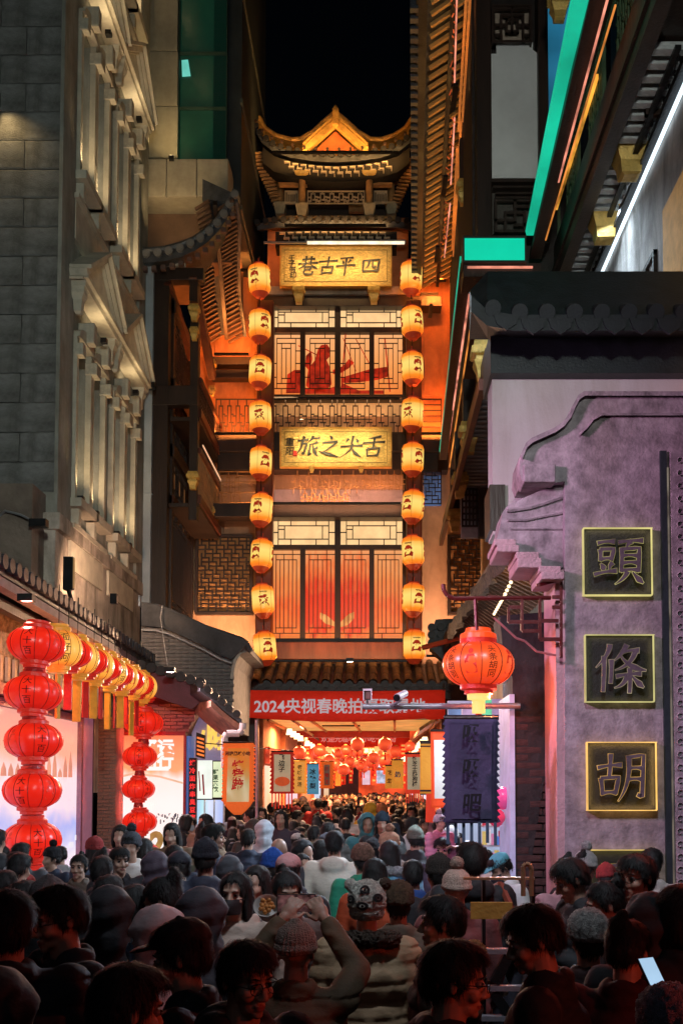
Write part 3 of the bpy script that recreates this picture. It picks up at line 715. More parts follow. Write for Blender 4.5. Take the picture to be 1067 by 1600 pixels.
# plaques
brocade = M('gilt brocade board', (.74, .50, .15), .45, 0, var=.3, sc=14, bump=.8, bs=26, stretch=(1, 1, 2.2))
def plaque(y0, y1, chars, xs, cy, side_txt, label, D, small=11):
    pq = thing('name_plaque', label, 'plaque', P(524.5, y1, D))
    MB().pbox(439, y0+2, 610, y1-2, D+.02, .08).build('board', brocade, pq)
    fr = MB().pbox(437, y0, 612, y0+2.4, D, .12).pbox(437, y1-2.4, 612, y1, D, .12).pbox(437, y0+2.4, 439.4, y1-2.4, D, .12).pbox(609.6, y0+2.4, 612, y1-2.4, D, .12)
    fr.build('frame', M('gilt frame', (.75, .42, .10), .35, .4, var=.2), pq)
    ib = MB()
    for a in ((444, y0+7, 605, y0+8), (444, y1-8, 605, y1-7), (444, y0+8, 445, y1-8), (604, y0+8, 605, y1-8)): ib.pbox(*a, D+.01, .02)
    ib.build('inner_border', M('tarnished gilt', (.35, .22, .06), .5, .3), pq)
    for i, (c, x) in enumerate(zip(chars, xs)):
        glyph(c, P(x, cy, D-.004), .50 if y0 < 400 else .56, black, pq, .006, 0, slant=.16, wk=1.35, name='lettering')
    for c, x, y in side_txt:
        o = text(c, P(x, y, D-.004), small/66, black, pq, .004, .002, shear=.1)
    return pq
plaque(383, 447, '巷古平四', (481, 512, 540, 579), 415, [('壬', 456, 403), ('子', 456, 412), ('书', 457, 421), ('印', 458, 430)], 'gold name plaque under the top light tube, reading 巷古平四', DT-.35)
p2 = plaque(667, 730, '旅之尖舌', (481, 515, 549, 583), 698, [('重', 453, 690), ('阳', 453, 705)], 'gold name plaque on the middle dark beam, reading 旅之尖舌', DT-.7, 14)
sl = MB(); sl.pbox(458, 704, 464, 712, DT-.72, .03); sl.build('seal', M('vermilion seal', (.6, .03, .02), .6), p2)
for px in (467, 584): piece(gpm, 'gilded_bracket', tw, P(px, 459, DT-.4), None, .95)
for px in (487, 564): piece(gpm, 'gilded_bracket', tw, P(px, 731, DT-.75), None, .45)
# light tube above the top plaque and the lamps it holds
lt = thing('light_tube', 'bright white tube lamp above the top gold plaque', 'lamp', P(556, 378, DT-.6))
MB().pbox(480, 377, 632, 379.8, DT-.6, .06).build('tube', E('warm white tube', (1, .80, .55), 1.6, var=.3), lt)
MB().pbox(412, 377, 480, 379.5, DT-.6, .05).pbox(478, 374.5, 634, 376.2, DT-.62, .1).build('housing', grey_metal, lt)
for x in (472, 524, 576):
    p = P(x, 381, DT-.72); spot('plaque_lamp', p, P(x, 432, DT-.3), 15, (1, .66, .28), 75, .9, .04, lt)
p = P(524, 382, DT-1.0); spot('plaque_lamp', p, P(524, 425, DT-.35), 14, (1, .62, .26), 120, size=(2.2, .04), typ='AREA', parent=lt)  # added strip lamp evening the light across the top plaque
for x in (490, 560):
    p = P(x, 656, DT-1.5); fx = MB().box(p.x-.3, p.x+.3, p.y-.01, p.y+.01, p.z+.005, p.z+.02).build('added_plaque_bar', black_metal, p2); spot('plaque_lamp', p, P(x, 705, DT-.7), 13, (1, .76, .38), 100, size=(.6, .05), typ='AREA', parent=fx)  # bars and lamps added to brighten the middle plaque
# ---- bottom tile skirt over the gate
ez0, ez1 = z_of(1038), z_of(1067); x0 = P(385, 1050, DT).x; x1 = P(692, 1050, DT).x
yb, yf = DT-.1, DT-1.3
rb = MB(); rb.add([(x0-.1, yb, ez0), (x1+.1, yb, ez0), (x1+.1, yf, z_of(1068, yf)), (x0-.1, yf, z_of(1068, yf)), (x0-.1, yb, ez0-.2), (x1+.1, yb, ez0-.2), (x1+.1, yf, z_of(1068, yf)-.08), (x0-.1, yf, z_of(1068, yf)-.08)],
              [(0, 3, 2, 1), (4, 5, 6, 7), (3, 7, 6, 2), (0, 4, 7, 3), (1, 2, 6, 5)])
rb.build('skirt_roof', tile_dark, tw)
tt = MB()
n = 10
vs = []
for j, (r0) in enumerate((.085, .10)):
    for i in range(n+1):
        t = math.pi*i/n; vs.append((math.cos(t)*r0, -.5 if j else .5, math.sin(t)*r0))
tt.add(vs, [(i, i+1, n+2+i, n+1+i) for i in range(n)])
ttm = tt.mesh('tile', mats=[tile_mid]); 
for p in ttm.polygons: p.use_smooth = True
slope = math.atan2(ez0-z_of(1068, yf), yb-yf); L = math.hypot(ez0-z_of(1068, yf), yb-yf)
k = 0; x = x0+.1
while x < x1:
    for q in range(3):
        f = (q+.5)/3; p = Vector((x, yf+(yb-yf)*f, z_of(1068, yf)+(ez0-z_of(1068, yf))*f+.02))
        piece(ttm, 'tile', tw, p, (slope, 0, R.uniform(-.03, .03)), (1, L/3*1.08, 1))
    x += .262
ztop = z_of(1068, yf)
dripm = MB().cyl((0, -.02, 0), (0, .1, 0), .085, .085, 12).mesh('drip_tile', mats=[M('near black end tile', (.018, .018, .02), .45, var=.4)])  # end tiles in one near black colour
x = x0+.1
while x < x1+.05:
    piece(dripm, 'drip_tile', tw, (x, yf-.03, ztop-.02)); 
    piece(dripm, 'drip_tile', tw, (x+.131, yf-.02, ztop-.12), None, (1.15, 1, .8)); x += .262
MB().box(x0-.1, x1+.1, yf+.02, yf+.3, ztop-.32, ztop-.1).build('eave_board', dark_wood, tw)
# gate posts and ceiling of the passage
tb('gate_post', 385, 1120, 400, 1560, DT-.9, .5, dark_wood, .02); tb('gate_post', 690, 1120, 706, 1560, DT-.9, .5, dark_wood, .02)
tb('wall', 330, 1070, 386, 1560, DT-.2, .6, M('dim brown wall', (.10, .07, .06), .9)); tb('wall', 706, 1070, 790, 1560, DT-.2, .6, M('dim brown wall', (.10, .07, .06), .9))
tb('lintel', 386, 1076, 706, 1122, DT-.2, .6, dark_wood)
# ---- upper pavilion
tb('wall', 436, 262, 615, 345, DT+1.2, .3, M('dark pavilion timber', (.05, .03, .02), .8))  # plain dark brown back wall
def pcol(x, y0, y1, D, w=13):
    o = MB(); c0 = P(x, y0, D); c1 = P(x, y1, D); o.cyl(c1, c0, .09, .085, 14); o.build('pavilion_column', pale_wood, tw, smooth=40)
    cap_ = MB(); cap_.lathe([(.05, 0), (.10, .03), (.15, .05), (.18, .12), (.02, .13)], c0+Vector((0, 0, 0)), 4, sq=1); cap_.build('column_capital', gold, tw)
    bs = MB(); bs.lathe([(.10, -.28), (.15, -.05), (.15, 0), (.1, .02)], c1, 4, sq=1); bs.build('column_base', M('pale stone base', (.45, .36, .22), .7), tw)
for x in (438, 611): pcol(x, 287, 320, DT+.9)
for x in (472, 577): pcol(x, 280, 322, DT+.3)
for x0_, x1_ in ((446, 465), (481, 569), (585, 604)):
    b = MB(); pfret(b, x0_, 299, x1_, 318, DT+.5, MEANDER if x1_-x0_ > 40 else PANEL[:8], .025, .03); b.build('rail_lattice', M('pale lattice wood', (.55, .42, .26), .6), tw)
tb('pavilion_beam', 436, 285, 612, 288, DT+.4, .15, pale_wood); tb('pavilion_beam', 480, 269, 600, 271.5, DT+.5, .15, M('copper rail', (.4, .15, .07), .5), .005)
tb('pavilion_beam', 436, 258, 612, 268, DT+.6, .2, dark_wood)
tb('pavilion_floor', 434, 337, 618, 343, DT+.2, 1.0, pale_wood); tb('lit_box', 545, 321, 571, 331, DT+.9, .1, pale_wood)
# lower pavilion roof line with end tiles + dentils
def eave(pxs, D, step=.21, thick=.12, dent=True, roofup=.5, back=.9, mat=tile_dark):
    pts = [P(x, y, D) for x, y in pxs]
    m = MB(); m.loft([[p+Vector((0, 0, .04)), p+Vector((0, 0, -thick)), p+Vector((0, back, roofup-.15)), p+Vector((0, back, roofup))] for p in pts]); m.build('roof', mat, tw)
    for p, d in along(pts, step):
        piece(dripm, 'tile', tw, p+Vector((0, -.05, .05)), None, .85)
    if dent:
        wd = M('white dentil', (.50, .42, .30), .7)
        for r in range(2):
            for i, (p, d) in enumerate(along([q+Vector((0, .05, -.22-.12*r)) for q in pts], .2)):
                if abs(proj(p)[0]-524) < 85: 
                    q = p+Vector((.1*(r % 2), 0, 0)); bpiece(wd, 'dentil', tw, q.x-.07, q.x+.07, q.y, q.y+.06, q.z-.02, q.z+.02)
                    bpiece(wd, 'dentil', tw, q.x+.05, q.x+.07, q.y, q.y+.06, q.z-.10, q.z-.022)
    m = MB(); m.loft([[p+Vector((0, .1, -.16)), p+Vector((0, .1, -.55)), p+Vector((0, .5, -.55)), p+Vector((0, .5, -.16))] for p in pts[1:-1]]); m.build('eave_board', M('black eave board', (.007, .005, .004), .7), tw)
eave([(402, 352), (430, 348), (480, 347), (560, 347), (620, 348), (645, 352)], DT-.2)
eave([(400, 200), (410, 216), (428, 230), (455, 239), (490, 244), (524, 246), (560, 244), (595, 239), (622, 230), (640, 216), (649, 200)], DT+.1, roofup=.35)
# gilded roof field + ridges
gr = M('gilded roof trim', (.62, .34, .08), .5, .2, var=.35, sc=7, bump=.35)
top = [(404, 184), (414, 201), (432, 213), (455, 219), (470, 218), (490, 206), (507, 190), (524, 176), (541, 190), (558, 206), (578, 218), (596, 219), (616, 212), (634, 200), (645, 184)]
bot = [(400, 198), (412, 214), (430, 227), (455, 235), (472, 238), (490, 240), (507, 241), (524, 242), (541, 241), (558, 240), (578, 238), (596, 235), (618, 227), (637, 214), (649, 198)]
m = MB(); m.loft([[P(*t, DT+.9), P(*b_, DT+.15), P(b_[0], b_[1]+2, DT+.3), P(t[0], t[1]+2, DT+1.1)] for t, b_ in zip(top, bot)]); m.build('gilded_roof', gr, tw)
m = MB(); m.tube([P(*t, DT+.85) for t in top], .07, 8); m.build('roof_ridge', gr, tw, smooth=60)
# gable boards rising to the finial
for dz, wd in ((0, .08), (.10, .06), (.2, .05)):
    m = MB(); m.beam(P(474, 240, DT+.1)+Vector((0, 0, dz)), P(524, 195, DT+.1)+Vector((0, 0, dz)), .14, wd); m.beam(P(574, 240, DT+.1)+Vector((0, 0, dz)), P(524, 195, DT+.1)+Vector((0, 0, dz)), .14, wd); m.build('gable_board', gr, tw)
m = MB(); m.ppoly([(486, 241), (524, 205), (562, 241)], DT+.2, .1); m.build('gable_panel', M('red gable panel', (.5, .12, .03), .7), tw)
m = MB(); c = P(524, 196, DT+.0); m.lathe([(.08, 0), (.09, .1), (.07, .12), (.085, .3), (.07, .42), (.03, .5)], c, 8); m.build('finial', gr, tw)
dot = MB().cyl((0, -.04, 0), (0, .02, 0), .035, .035, 8).mesh('rivet', mats=[dark_wood])
for p, d in along([P(x, y-6, DT+.02) for x, y in bot], .28): piece(dot, 'rivet', tw, p+Vector((0, -.02, .02)))
# rafters under the corner eaves of the pavilion
raf = boxmesh(M('amber rafter', (.36, .2, .08), .6, var=.3), 'rafter')
for side_ in (-1, 1):
    for i in range(16):
        f = i/15; x = 524+side_*(122-34*f); y = 240+84*f
        piece(raf, 'rafter', tw, P(x, y+(10 if side_ > 0 else 0), DT+.3+f*.6), (0, rad(side_*18), rad(side_*-20)), (.34-.1*f, .07, .05))
# wires and a small lamp
# tower light fittings: strips tucked behind the beams, all aimed at the walls
for (px, py, D, tx, ty, tD, pw, col, sz, ang) in (
    (524, 1030, DT-1.2, 524, 900, DT, 60, (1, .42, .14), (3.6, .1), 150),
    (350, 1022, DT-.9, 350, 900, DT+.3, 42, (1, .50, .24), (1.0, .1), 150),
    (700, 1022, DT-.9, 710, 900, DT+.3, 38, (1, .55, .32), (1.0, .1), 150),
    (365, 795, DT-.8, 365, 700, DT+.3, 16, (1, .42, .15), (1.0, .1), 150),
    (365, 675, DT-.8, 365, 560, DT+.3, 60, (1, .30, .06), (1.2, .1), 160),
    (675, 675, DT-.8, 675, 560, DT+.3, 75, (1, .24, .035), (.6, .1), 160),
    (362, 551, DT-.8, 362, 440, DT+.3, 34, (1, .30, .06), (.8, .1), 160),
    (683, 436, DT-.7, 680, 560, DT+.3, 55, (1, .24, .035), (.4, .1), 160),
    (375, 420, DT-.7, 380, 360, DT+.3, 14, (1, .26, .04), (.4, .1), 160),
    (524, 784, DT-.75, 524, 740, DT+.3, 22, (1, .42, .20), (3, .08), 150),
    (524, 620, DT-.6, 524, 660, DT+.3, 10, (1, .55, .25), (3, .1), 150),
    (524, 350, DT-.4, 524, 290, DT+1, 18, (1, .50, .16), (2.4, .1), 160),
    (524, 236, DT-.35, 524, 200, DT+.7, 38, (1, .50, .14), (3.0, .08), 170)):
    f_ = MB(); p = P(px, py, D); f_.box(p.x-sz[0]/2, p.x+sz[0]/2, p.y-.05, p.y+.03, p.z-.06, p.z-.02)
    fx = f_.build('wall_washer', black_metal, tw)
    spot('washer_lamp', p+Vector((0, .0, .01)), P(tx, ty, tD), pw*1.6, col, ang, size=sz, typ='AREA', parent=fx)
# ---- passage interior beams + red banner of the gate
bn = thing('red_banner', 'long red banner with white letters 2024央视春晚拍摄取景地 over the gate', 'banner', P(533, 1125, DT-1.75))
DB = DT-1.75
cols = 40; vs = []; rows = 6
for j in range(rows+1):
    for i in range(cols+1):
        f = i/cols; x = 374+(695-374)*f; top_ = 1078+2*math.sin(math.pi*f); bt = 1120+8*math.sin(math.pi*f)+ (3 if f > .9 else 0)
        y = top_+(bt-top_)*j/rows; p = P(x, y, DB+.04*math.sin(f*26)+.03*math.sin(f*9+j)); vs.append(p)
m = MB(); m.add(vs, [(j*(cols+1)+i, j*(cols+1)+i+1, (j+1)*(cols+1)+i+1, (j+1)*(cols+1)+i) for j in range(rows) for i in range(cols)])
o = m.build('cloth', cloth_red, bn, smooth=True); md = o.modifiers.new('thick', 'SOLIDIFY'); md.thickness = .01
text('2024央视春晚拍摄取景地', P(531, 1103, DB-.12), .345, M('white print', (.75, .72, .78), .7, var=.05, bump=0, em=(.7, .62, .7), es=.35), bn, .004, .007, sx=.98)
for px in (376, 693): MB().cyl(P(px, 1079, DB-.02), P(px, 1068, DB+.3), .012).build('tie_cord', cord_black, bn)
# ================================================================== LEFT shop row under the stone building
sh = thing('lantern_shop', 'low shop with dark tiled eave and glowing picture windows behind red lanterns', 'shop', (-4.5, 14, 0))
ex = -4.05; ez = 4.42
ya, yb_ = 8.5, 18.3
zfun = lambda y: 4.50-.012*(y-11)*1.6
m = MB(); m.add([(ex, ya, zfun(ya)), (ex, yb_, zfun(yb_)), (ex-1.0, yb_, zfun(yb_)+.62), (ex-1.0, ya, zfun(ya)+.62), (ex, ya, zfun(ya)-.1), (ex, yb_, zfun(yb_)-.1), (ex-1.0, yb_, zfun(yb_)+.3), (ex-1.0, ya, zfun(ya)+.3)],
      [(0, 1, 2, 3), (7, 6, 5, 4), (0, 4, 5, 1), (1, 5, 6, 2), (2, 6, 7, 3), (3, 7, 4, 0)]); m.build('roof', tile_dark, sh)
tlm = MB(); n = 8; vs = []
for j in range(2):
    for i in range(n+1):
        t = math.pi*i/n; vs.append((-.95 if j else .03, math.cos(t)*.072, math.sin(t)*.085+(.60 if j else 0)))
tlm.add(vs, [(i, i+1, n+2+i, n+1+i) for i in range(n)]+[tuple(range(n, -1, -1))])
tlm2 = tlm.mesh('tile', mats=[M('blue black tile', (.022, .034, .055), .35, var=.4, bump=.2)])
capm2 = MB().cyl((-.02, 0, 0), (.05, 0, 0), .085, .085, 12).mesh('end_tile', mats=[M('blue black tile', (.05, .065, .09))])
y = ya
while y < yb_:
    piece(tlm2, 'tile', sh, (ex, y, zfun(y)+.01), (0, 0, 0)); piece(capm2, 'end_tile', sh, (ex+.02, y, zfun(y)+.03)); y += .215
MB().beam((ex-.05, ya, zfun(ya)-.18), (ex-.05, yb_, zfun(yb_)-.18), .14, .10).build('eave_board', M('purplish painted board', (.22, .17, .20), .6), sh)
MB().beam((ex-.25, ya, zfun(ya)-.30), (ex-.25, yb_, zfun(yb_)-.30), .12, .12).build('eave_board', dark_wood, sh)
wx = -4.62
rk = M('carved frieze panel', (.30, .24, .20), .6, var=.6, sc=9, bump=.8, bs=30)
MB().box(wx-.3, wx, ya, 16.9, 3.3, 4.3).build('frieze', rk, sh)
for i in range(34):
    y = ya+.2+i*.245
    bpiece(M('white frieze baluster', (.5, .5, .48), .6), 'baluster', sh, wx+.01, wx+.05, y, y+.08, 3.42, 3.72)
MB().box(wx-.02, wx+.16, ya, 16.9, 3.22, 3.36).build('frieze_rail', M('painted rail', (.36, .25, .3), .6), sh)
screenm = EZ('printed light window', [(0, (.75, .55, .80)), (.22, (.95, .85, .95)), (.38, (.42, .50, .95)), (.48, (.95, .75, .85)), (.66, (.95, .80, .85)), (.8, (.95, .45, .30)), (1, (.90, .38, .30))], .95, 2, var=.28)
for i, (a, b_) in enumerate(((8.8, 11.4), (11.6, 15.85))):
    fw = MB(); 
    for (c, d, e, f_) in ((a, b_, 3.1, 3.2), (a, b_, .3, .55), (a, a+.09, .55, 3.1), (b_-.09, b_, .55, 3.1)): fw.box(wx-.05, wx+.07, c, d, e, f_)
    wo = fw.build('shop_window', M('mauve painted frame', (.38, .20, .30), .5), sh)
    MB().box(wx-.03, wx+.0, a+.09, b_-.09, .55, 3.1).build('pane', screenm, wo)
    # printed skyline on the window
    pr = MB()
    for k in range(16 if i else 8):
        y = a+.3+k*.25; h = R.uniform(.1, .42)
        if y < b_-.3: pr.prism([(wx+.006, y-.1, 2.25), (wx+.006, y+.1, 2.25), (wx+.006, y+.08, 2.25+h*.5), (wx+.006, y, 2.25+h), (wx+.006, y-.08, 2.25+h*.5)], (.004, 0, 0))
    pr.build('printed_skyline', E('pale orange print', (.90, .35, .24), .8), wo)
    pr = MB()
    for k in range(int((b_-a)/.3)):
        y = a+.2+k*.3; pr.box(wx+.004, wx+.008, y, y+.22, 1.25+.1*math.sin(k), 1.33+.1*math.sin(k))
    pr.build('printed_wave', E('pale white print', (.95, .9, .98), .9), wo)
MB().box(wx-.3, wx-.06, ya, 16.9, 0, 3.22).build('wall', M('dim shop wall', (.14, .10, .12), .8), sh)
MB().box(wx-.05, wx+.05, 15.87, 16.45, 0, 3.2).build('window_pier', M('tiled pink pier', (.55, .38, .5), .5, var=.1, em=(.7, .35, .6), es=.12), sh)
# brick pillar facing the camera
bp_ = thing('brick_pillar', 'narrow brick pillar between the two glowing shop windows', 'pillar', P(166, 1380, 16.6))
l, r_, b0, t0 = rect(152, 1120, 180, 1500, 16.6)
MB().box(l, r_, 16.62, 17.1, 0, t0).build('core', mortar, bp_)
brick_face(bp_, M('warm grey brick', (.26, .17, .13), .85, var=.4, bump=.4), l, r_, 16.62, .8, t0, bw=.2, bh=.058, limit=260)
# second lit screen, facing the camera
D = 17.4
s2 = thing('poster_light_box', 'tall lit poster box, orange top and white field with gold numerals, in a red frame', 'light box', P(234, 1330, D))
m = MB()
for a in ((178, 1143, 290, 1149), (178, 1149, 182, 1420), (286, 1149, 290, 1420), (178, 1420, 290, 1426)): m.pbox(*a, D-.05, .2)
m.build('frame', M('crimson frame', (.30, .02, .04), .4), s2)
MB().pbox(182, 1149, 286, 1420, D, .1).build('light_panel', EZ('poster face', [(0, (1, .95, .9)), (.60, (1, .93, .90)), (.76, (.98, .85, .80)), (.80, (.95, .38, .16)), (1, (.92, .20, .08))], .98, 2, var=.10), s2)
wp = E('white poster print', (1, .95, .92), 1.0, var=0)
text('好运', P(246, 1168, D-.008), .30, wp, s2, .003, .012, sx=.95); text('同行', P(246, 1188, D-.008), .30, wp, s2, .003, .012, sx=.95); MB().pbox(214, 1198, 264, 1204, D-.006, .004).build('white_bar', wp, s2)
gn = E('gold numeral print', (.50, .28, .08), .8, var=.3)
for c, x in (('2', 192), ('0', 204), ('2', 246), ('7', 272)): text(c, P(x, 1318, D-.008), .52, gn, s2, .003, .03, sx=.9)
nv = M('navy print', (.03, .05, .12), .6)
m = MB()
for i in range(60):
    x = 184+i*1.7; h = R.uniform(1.5, 8); y = 1270+R.uniform(0, 12); m.pbox(x, y, x+R.uniform(.8, 2), y+h, D-.006, .003)
m.build('printed_crowd', nv, s2)
m = MB(); m.ppoly([(182, 1213), (210, 1207), (250, 1212), (286, 1222), (286, 1225), (250, 1215), (210, 1210), (182, 1217)], D-.006, .003); m.build('printed_arc', E('peach print', (.85, .55, .35), .9), s2)
MB().pbox(290, 1150, 296, 1420, D, .4).build('side_post', M('blue lit post', (.1, .18, .45), .5, em=(.08, .2, .6), es=.35), s2)
# maroon fascia above it + dark roof
mf = thing('shop_gable', 'plum-coloured sloping shop gable above the lit poster box', 'gable', P(260, 1145, 17.0))
D = 17.0
MB().ppoly([(222, 1052), (322, 1078), (326, 1090), (305, 1118), (292, 1146), (178, 1146), (178, 1100), (222, 1075)], D+.45, .4).build('brick_wall', M('red washed brickwork', (.20, .07, .07), .8, var=.3), mf)
l, r_, b0, t0 = rect(182, 1096, 305, 1146, D+.45)
brick_face(mf, M('pink washed brick', (.34, .13, .14), .85, var=.25), l, r_, D+.45, b0+.02, t0, bw=.21, bh=.062, limit=120, clip=lambda x, z: (lambda q: q[1] > 1100 and q[0] < 312-(q[1]-1100)*.5)(proj((x, D+.45, z))))
m = MB(); m.ppoly([(222, 1046), (324, 1074), (328, 1084), (300, 1108), (222, 1082)], D-.1, .5); m.build('fascia', M('plum painted fascia', (.12, .03, .05), .45, var=.2), mf)
tp = [P(x, y, D-.15) for x, y in ((221, 1042), (270, 1056), (322, 1072))]
for p, d in along(tp, .17): piece(dripm, 'tile', mf, p+Vector((0, 0, .03)))
# ================================================================== grey brick gable house
D = 18.6
bh_ = thing('brick_house', 'grey brick gable end with curved coping below the timber house', 'house', P(300, 1140, D))
out = [(221, 945), (244, 947), (262, 953), (290, 966), (320, 980), (350, 990), (378, 1000), (386, 1006), (389, 1018), (372, 1022), (366, 1040), (362, 1140), (221, 1140)]
MB().ppoly(out, D+.03, 2.5).build('wall', mortar, bh_)
brick_face(bh_, brick_grey, P(222, 1050, D).x, P(366, 1050, D).x, D+.03, P(0, 1120, D).z, P(0, 975, D).z, bw=.25, bh=.068, limit=290,
           clip=lambda x, z: (lambda q: q[0] < 361 and q[1] > 982+max(0, (q[0]-250))*.36)(proj((x, D, z))))
cop = M('cement coping', (.085, .09, .095), .85, var=.35, sc=3, bump=.4)
m = MB(); up = [(221, 945), (244, 947), (262, 953), (290, 966), (320, 980), (350, 990), (378, 1000), (386, 1006)]; dn = [(221, 978), (244, 979), (262, 984), (290, 996), (320, 1010), (345, 1024), (362, 1030), (372, 1022)]
m.loft([[P(*a, D-.25), P(*a, D+.3), P(*b_, D+.3), P(*b_, D-.12)] for a, b_ in zip(up, dn)]); m.build('coping', cop, bh_)
m = MB(); m.tube([P(x, y, D-.2) for x, y in up]+[P(392, 1018, D-.2)], .05, 8); m.build('coping_ridge', cop, bh_)
m = MB(); m.tube([P(x, y+6, D-.16) for x, y in dn[:-1]], .012, 5); m.build('white_cord', M('pale cable', (.6, .6, .6), .5), bh_)
m = MB(); m.loft([[P(x, y, D-.1), P(x+4, y+2, D-.1), P(x+4, y+2, D+.2), P(x, y, D+.2)] for x, y in ((374, 1018), (366, 1030), (362, 1045), (360, 1060))]); m.build('corbel', M('pale corbel', (.5, .45, .38), .7), bh_)
cab = MB(); cab.tube([P(x, y, D-.4) for x, y in ((254, 946), (251, 965), (256, 1000), (262, 1040))], .008, 4)
tag(cab.build('loose_cable', M('pale cable', (.6, .6, .6), .5)), 'thin loose cable hanging down the grey brick gable', 'cable')
# small stepped shop roofs + gutter
D = 16.2
sr = thing('side_roof', 'short tiled roof with pale gutter pipe left of the pig trotter flag', 'roof', P(350, 1120, D))
q = [(313, 1072), (330, 1084), (346, 1099), (362, 1112), (378, 1124)]
m = MB(); m.loft([[P(*a, D), P(a[0], a[1]+8, D), P(a[0]-22, a[1]+16, D+1), P(a[0]-22, a[1]-4, D+1)] for a in q]); m.build('roof', tile_dark, sr)
for p, d in along([P(*a, D-.03) for a in q], .15): piece(dripm, 'tile', sr, p+Vector((0, 0, .03)), None, .7)
m = MB(); m.loft([[P(a[0], a[1]+10, D), P(a[0], a[1]+20, D), P(a[0]-25, a[1]+30, D+1), P(a[0]-25, a[1]+15, D+1)] for a in q[1:]]); m.build('soffit', M('brown lit soffit', (.35, .17, .11), .7, var=.4), sr)
m = MB(); m.tube([P(x, y, D-.1) for x, y in ((380, 1130), (379, 1140), (374, 1146), (355, 1146), (351, 1152), (351, 1200))], .055, 8); m.build('gutter_pipe', M('pale pipe', (.62, .6, .6), .4), sr, smooth=40)
# ================================================================== bright shop left of the gate
ls = thing('snack_shop', 'white-lit snack shop with yellow characters beside the pig trotter flag', 'shop', P(330, 1300, 19))
D = 18.2
m = MB(); m.pbox(300, 1120, 352, 1172, D+.02, .2); m.build('upper_wall', M('lilac tiled wall', (.42, .38, .55), .5, em=(.35, .3, .6), es=.18), ls)
for i, (c, x, y) in enumerate((('小', 326, 1150), ('好', 340, 1154))): text(c, P(x, y, D-.02), .42, E('yellow light letters', (1, .60, .12), 1.1, var=.1), ls, .02, .015, sx=.8)
MB().pbox(306, 1188, 331, 1248, D, .06).build('menu_board', E('white menu light', (.9, .95, .86), 1.0, var=.08), ls)
MB().pbox(333, 1190, 347, 1246, D, .06).build('menu_board', E('cream green menu light', (.80, .88, .55), .95, var=.08), ls)
gt = M('green print', (.03, .16, .05), .6)
for i, c in enumerate('鲜果茶饮'): text(c, P(337, 1206+i*9, D-.01), .10, gt, ls, .002, .003)
m = MB(); m.beam(P(317, 1210, D-.01), P(319, 1242, D-.01), .03, .004); m.beam(P(311, 1205, D-.01), P(313, 1236, D-.01), .02, .004); m.build('red_print', M('red print', (.5, .03, .05), .6), ls)
MB().pbox(300, 1172, 352, 1188, D, .2).build('wall_band', M('lilac tiled wall', (.42, .38, .55), .5), ls)
MB().pbox(304, 1250, 350, 1300, D+.3, .1).build('glass_front', EZ('icy shop window', [(0, (.35, .55, .85)), (.3, (.5, .85, .9)), (.5, (.75, .8, 1)), (1, (.4, .5, .9))], .95, 0), ls)
m = MB()
for x in (304, 318, 333, 348): m.pbox(x, 1250, x+2, 1420, D+.2, .06)
m.build('mullion', M('white frame', (.7, .7, .75), .4), ls)
MB().pbox(296, 1300, 352, 1500, D+.3, .1).build('lower_wall', M('grey tile base', (.25, .25, .3), .5), ls)
ledb = thing('ticker_sign', 'narrow black upright sign with red glowing characters', 'sign', P(300, 1285, 17.2))
MB().pbox(295, 1184, 307, 1290, 17.2, .1).build('case', black_metal, ledb)
rl = E('red led', (1, .03, .03), 1.2, var=.2)
for i, c in enumerate('烤冷面炸串臭豆腐'): text(c, P(301, 1192+i*12.2, 17.19), .105, rl, ledb, .003, .002)
ob = thing('menu_sign', 'small dark board with rows of orange light letters, tilted beside the ticker', 'sign', P(314, 1180, 17.6))
MB().ppoly([(307, 1144), (321, 1149), (320, 1186), (306, 1182)], 17.6, .08).build('board', black_metal, ob)
m = MB()
for i in range(5): m.ppoly([(308, 1151+i*6.3), (319, 1154+i*6.3), (319, 1157+i*6.3), (308, 1154+i*6.3)], 17.58, .02)
m.build('light_row', E('orange light rows', (1, .22, .04), 1.1), ob)
# ================================================================== the lane beyond the gate: two rows of shops, lit ceiling, far end
def lane_shop(side, y0, y1, x, zt, wallm, lab, k):
    t = thing('market_shop', lab, 'shop', (x, y0, 0))
    s = side; ox = x+s*2.5
    MB().box(x, ox, y0, y1, 0, zt).build('wall', wallm, t)
    m = MB(); m.box(x-s*.03, x-s*.002, y0+.3, y1-.3, .9, 2.6); m.build('lit_front', LF[k % len(LF)], t)
    m = MB(); m.box(x-s*.14, x-s*.03, y0+.2, y1-.2, 2.65, 3.05); m.build('sign_board', LS[k % len(LS)], t)
    m = MB(); m.add([(x, y0, zt), (x, y1, zt), (x-s*.75, y1, zt-.5), (x-s*.75, y0, zt-.5), (x, y0, zt-.1), (x, y1, zt-.1), (x-s*.75, y1, zt-.58), (x-s*.75, y0, zt-.58)], [(0, 1, 2, 3), (7, 6, 5, 4), (3, 2, 6, 7), (0, 3, 7, 4), (1, 5, 6, 2)])
    m.build('awning', AW[k % len(AW)], t)
    for q in range(4):
        yy = y0+.4+q*(y1-y0-.8)/3; b_ = MB(); b_.cyl((x-s*.6, yy, zt-.7), (x-s*.6, yy, zt-.85), .06, .09, 8); b_.build('bulb', bulb_m, t)
    return t
LF = [EZ('shop glow %d' % i, s, .9, 2, var=.5) for i, s in enumerate((
    [(0, (.5, .15, .05)), (.5, (.95, .6, .35)), (1, (1, .8, .6))], [(0, (.4, .2, .3)), (.5, (.9, .7, .8)), (1, (.95, .85, .95))],
    [(0, (.6, .1, .04)), (.5, (.95, .3, .1)), (1, (1, .55, .2))], [(0, (.2, .3, .6)), (.5, (.7, .8, .95)), (1, (.9, .9, 1))]))]
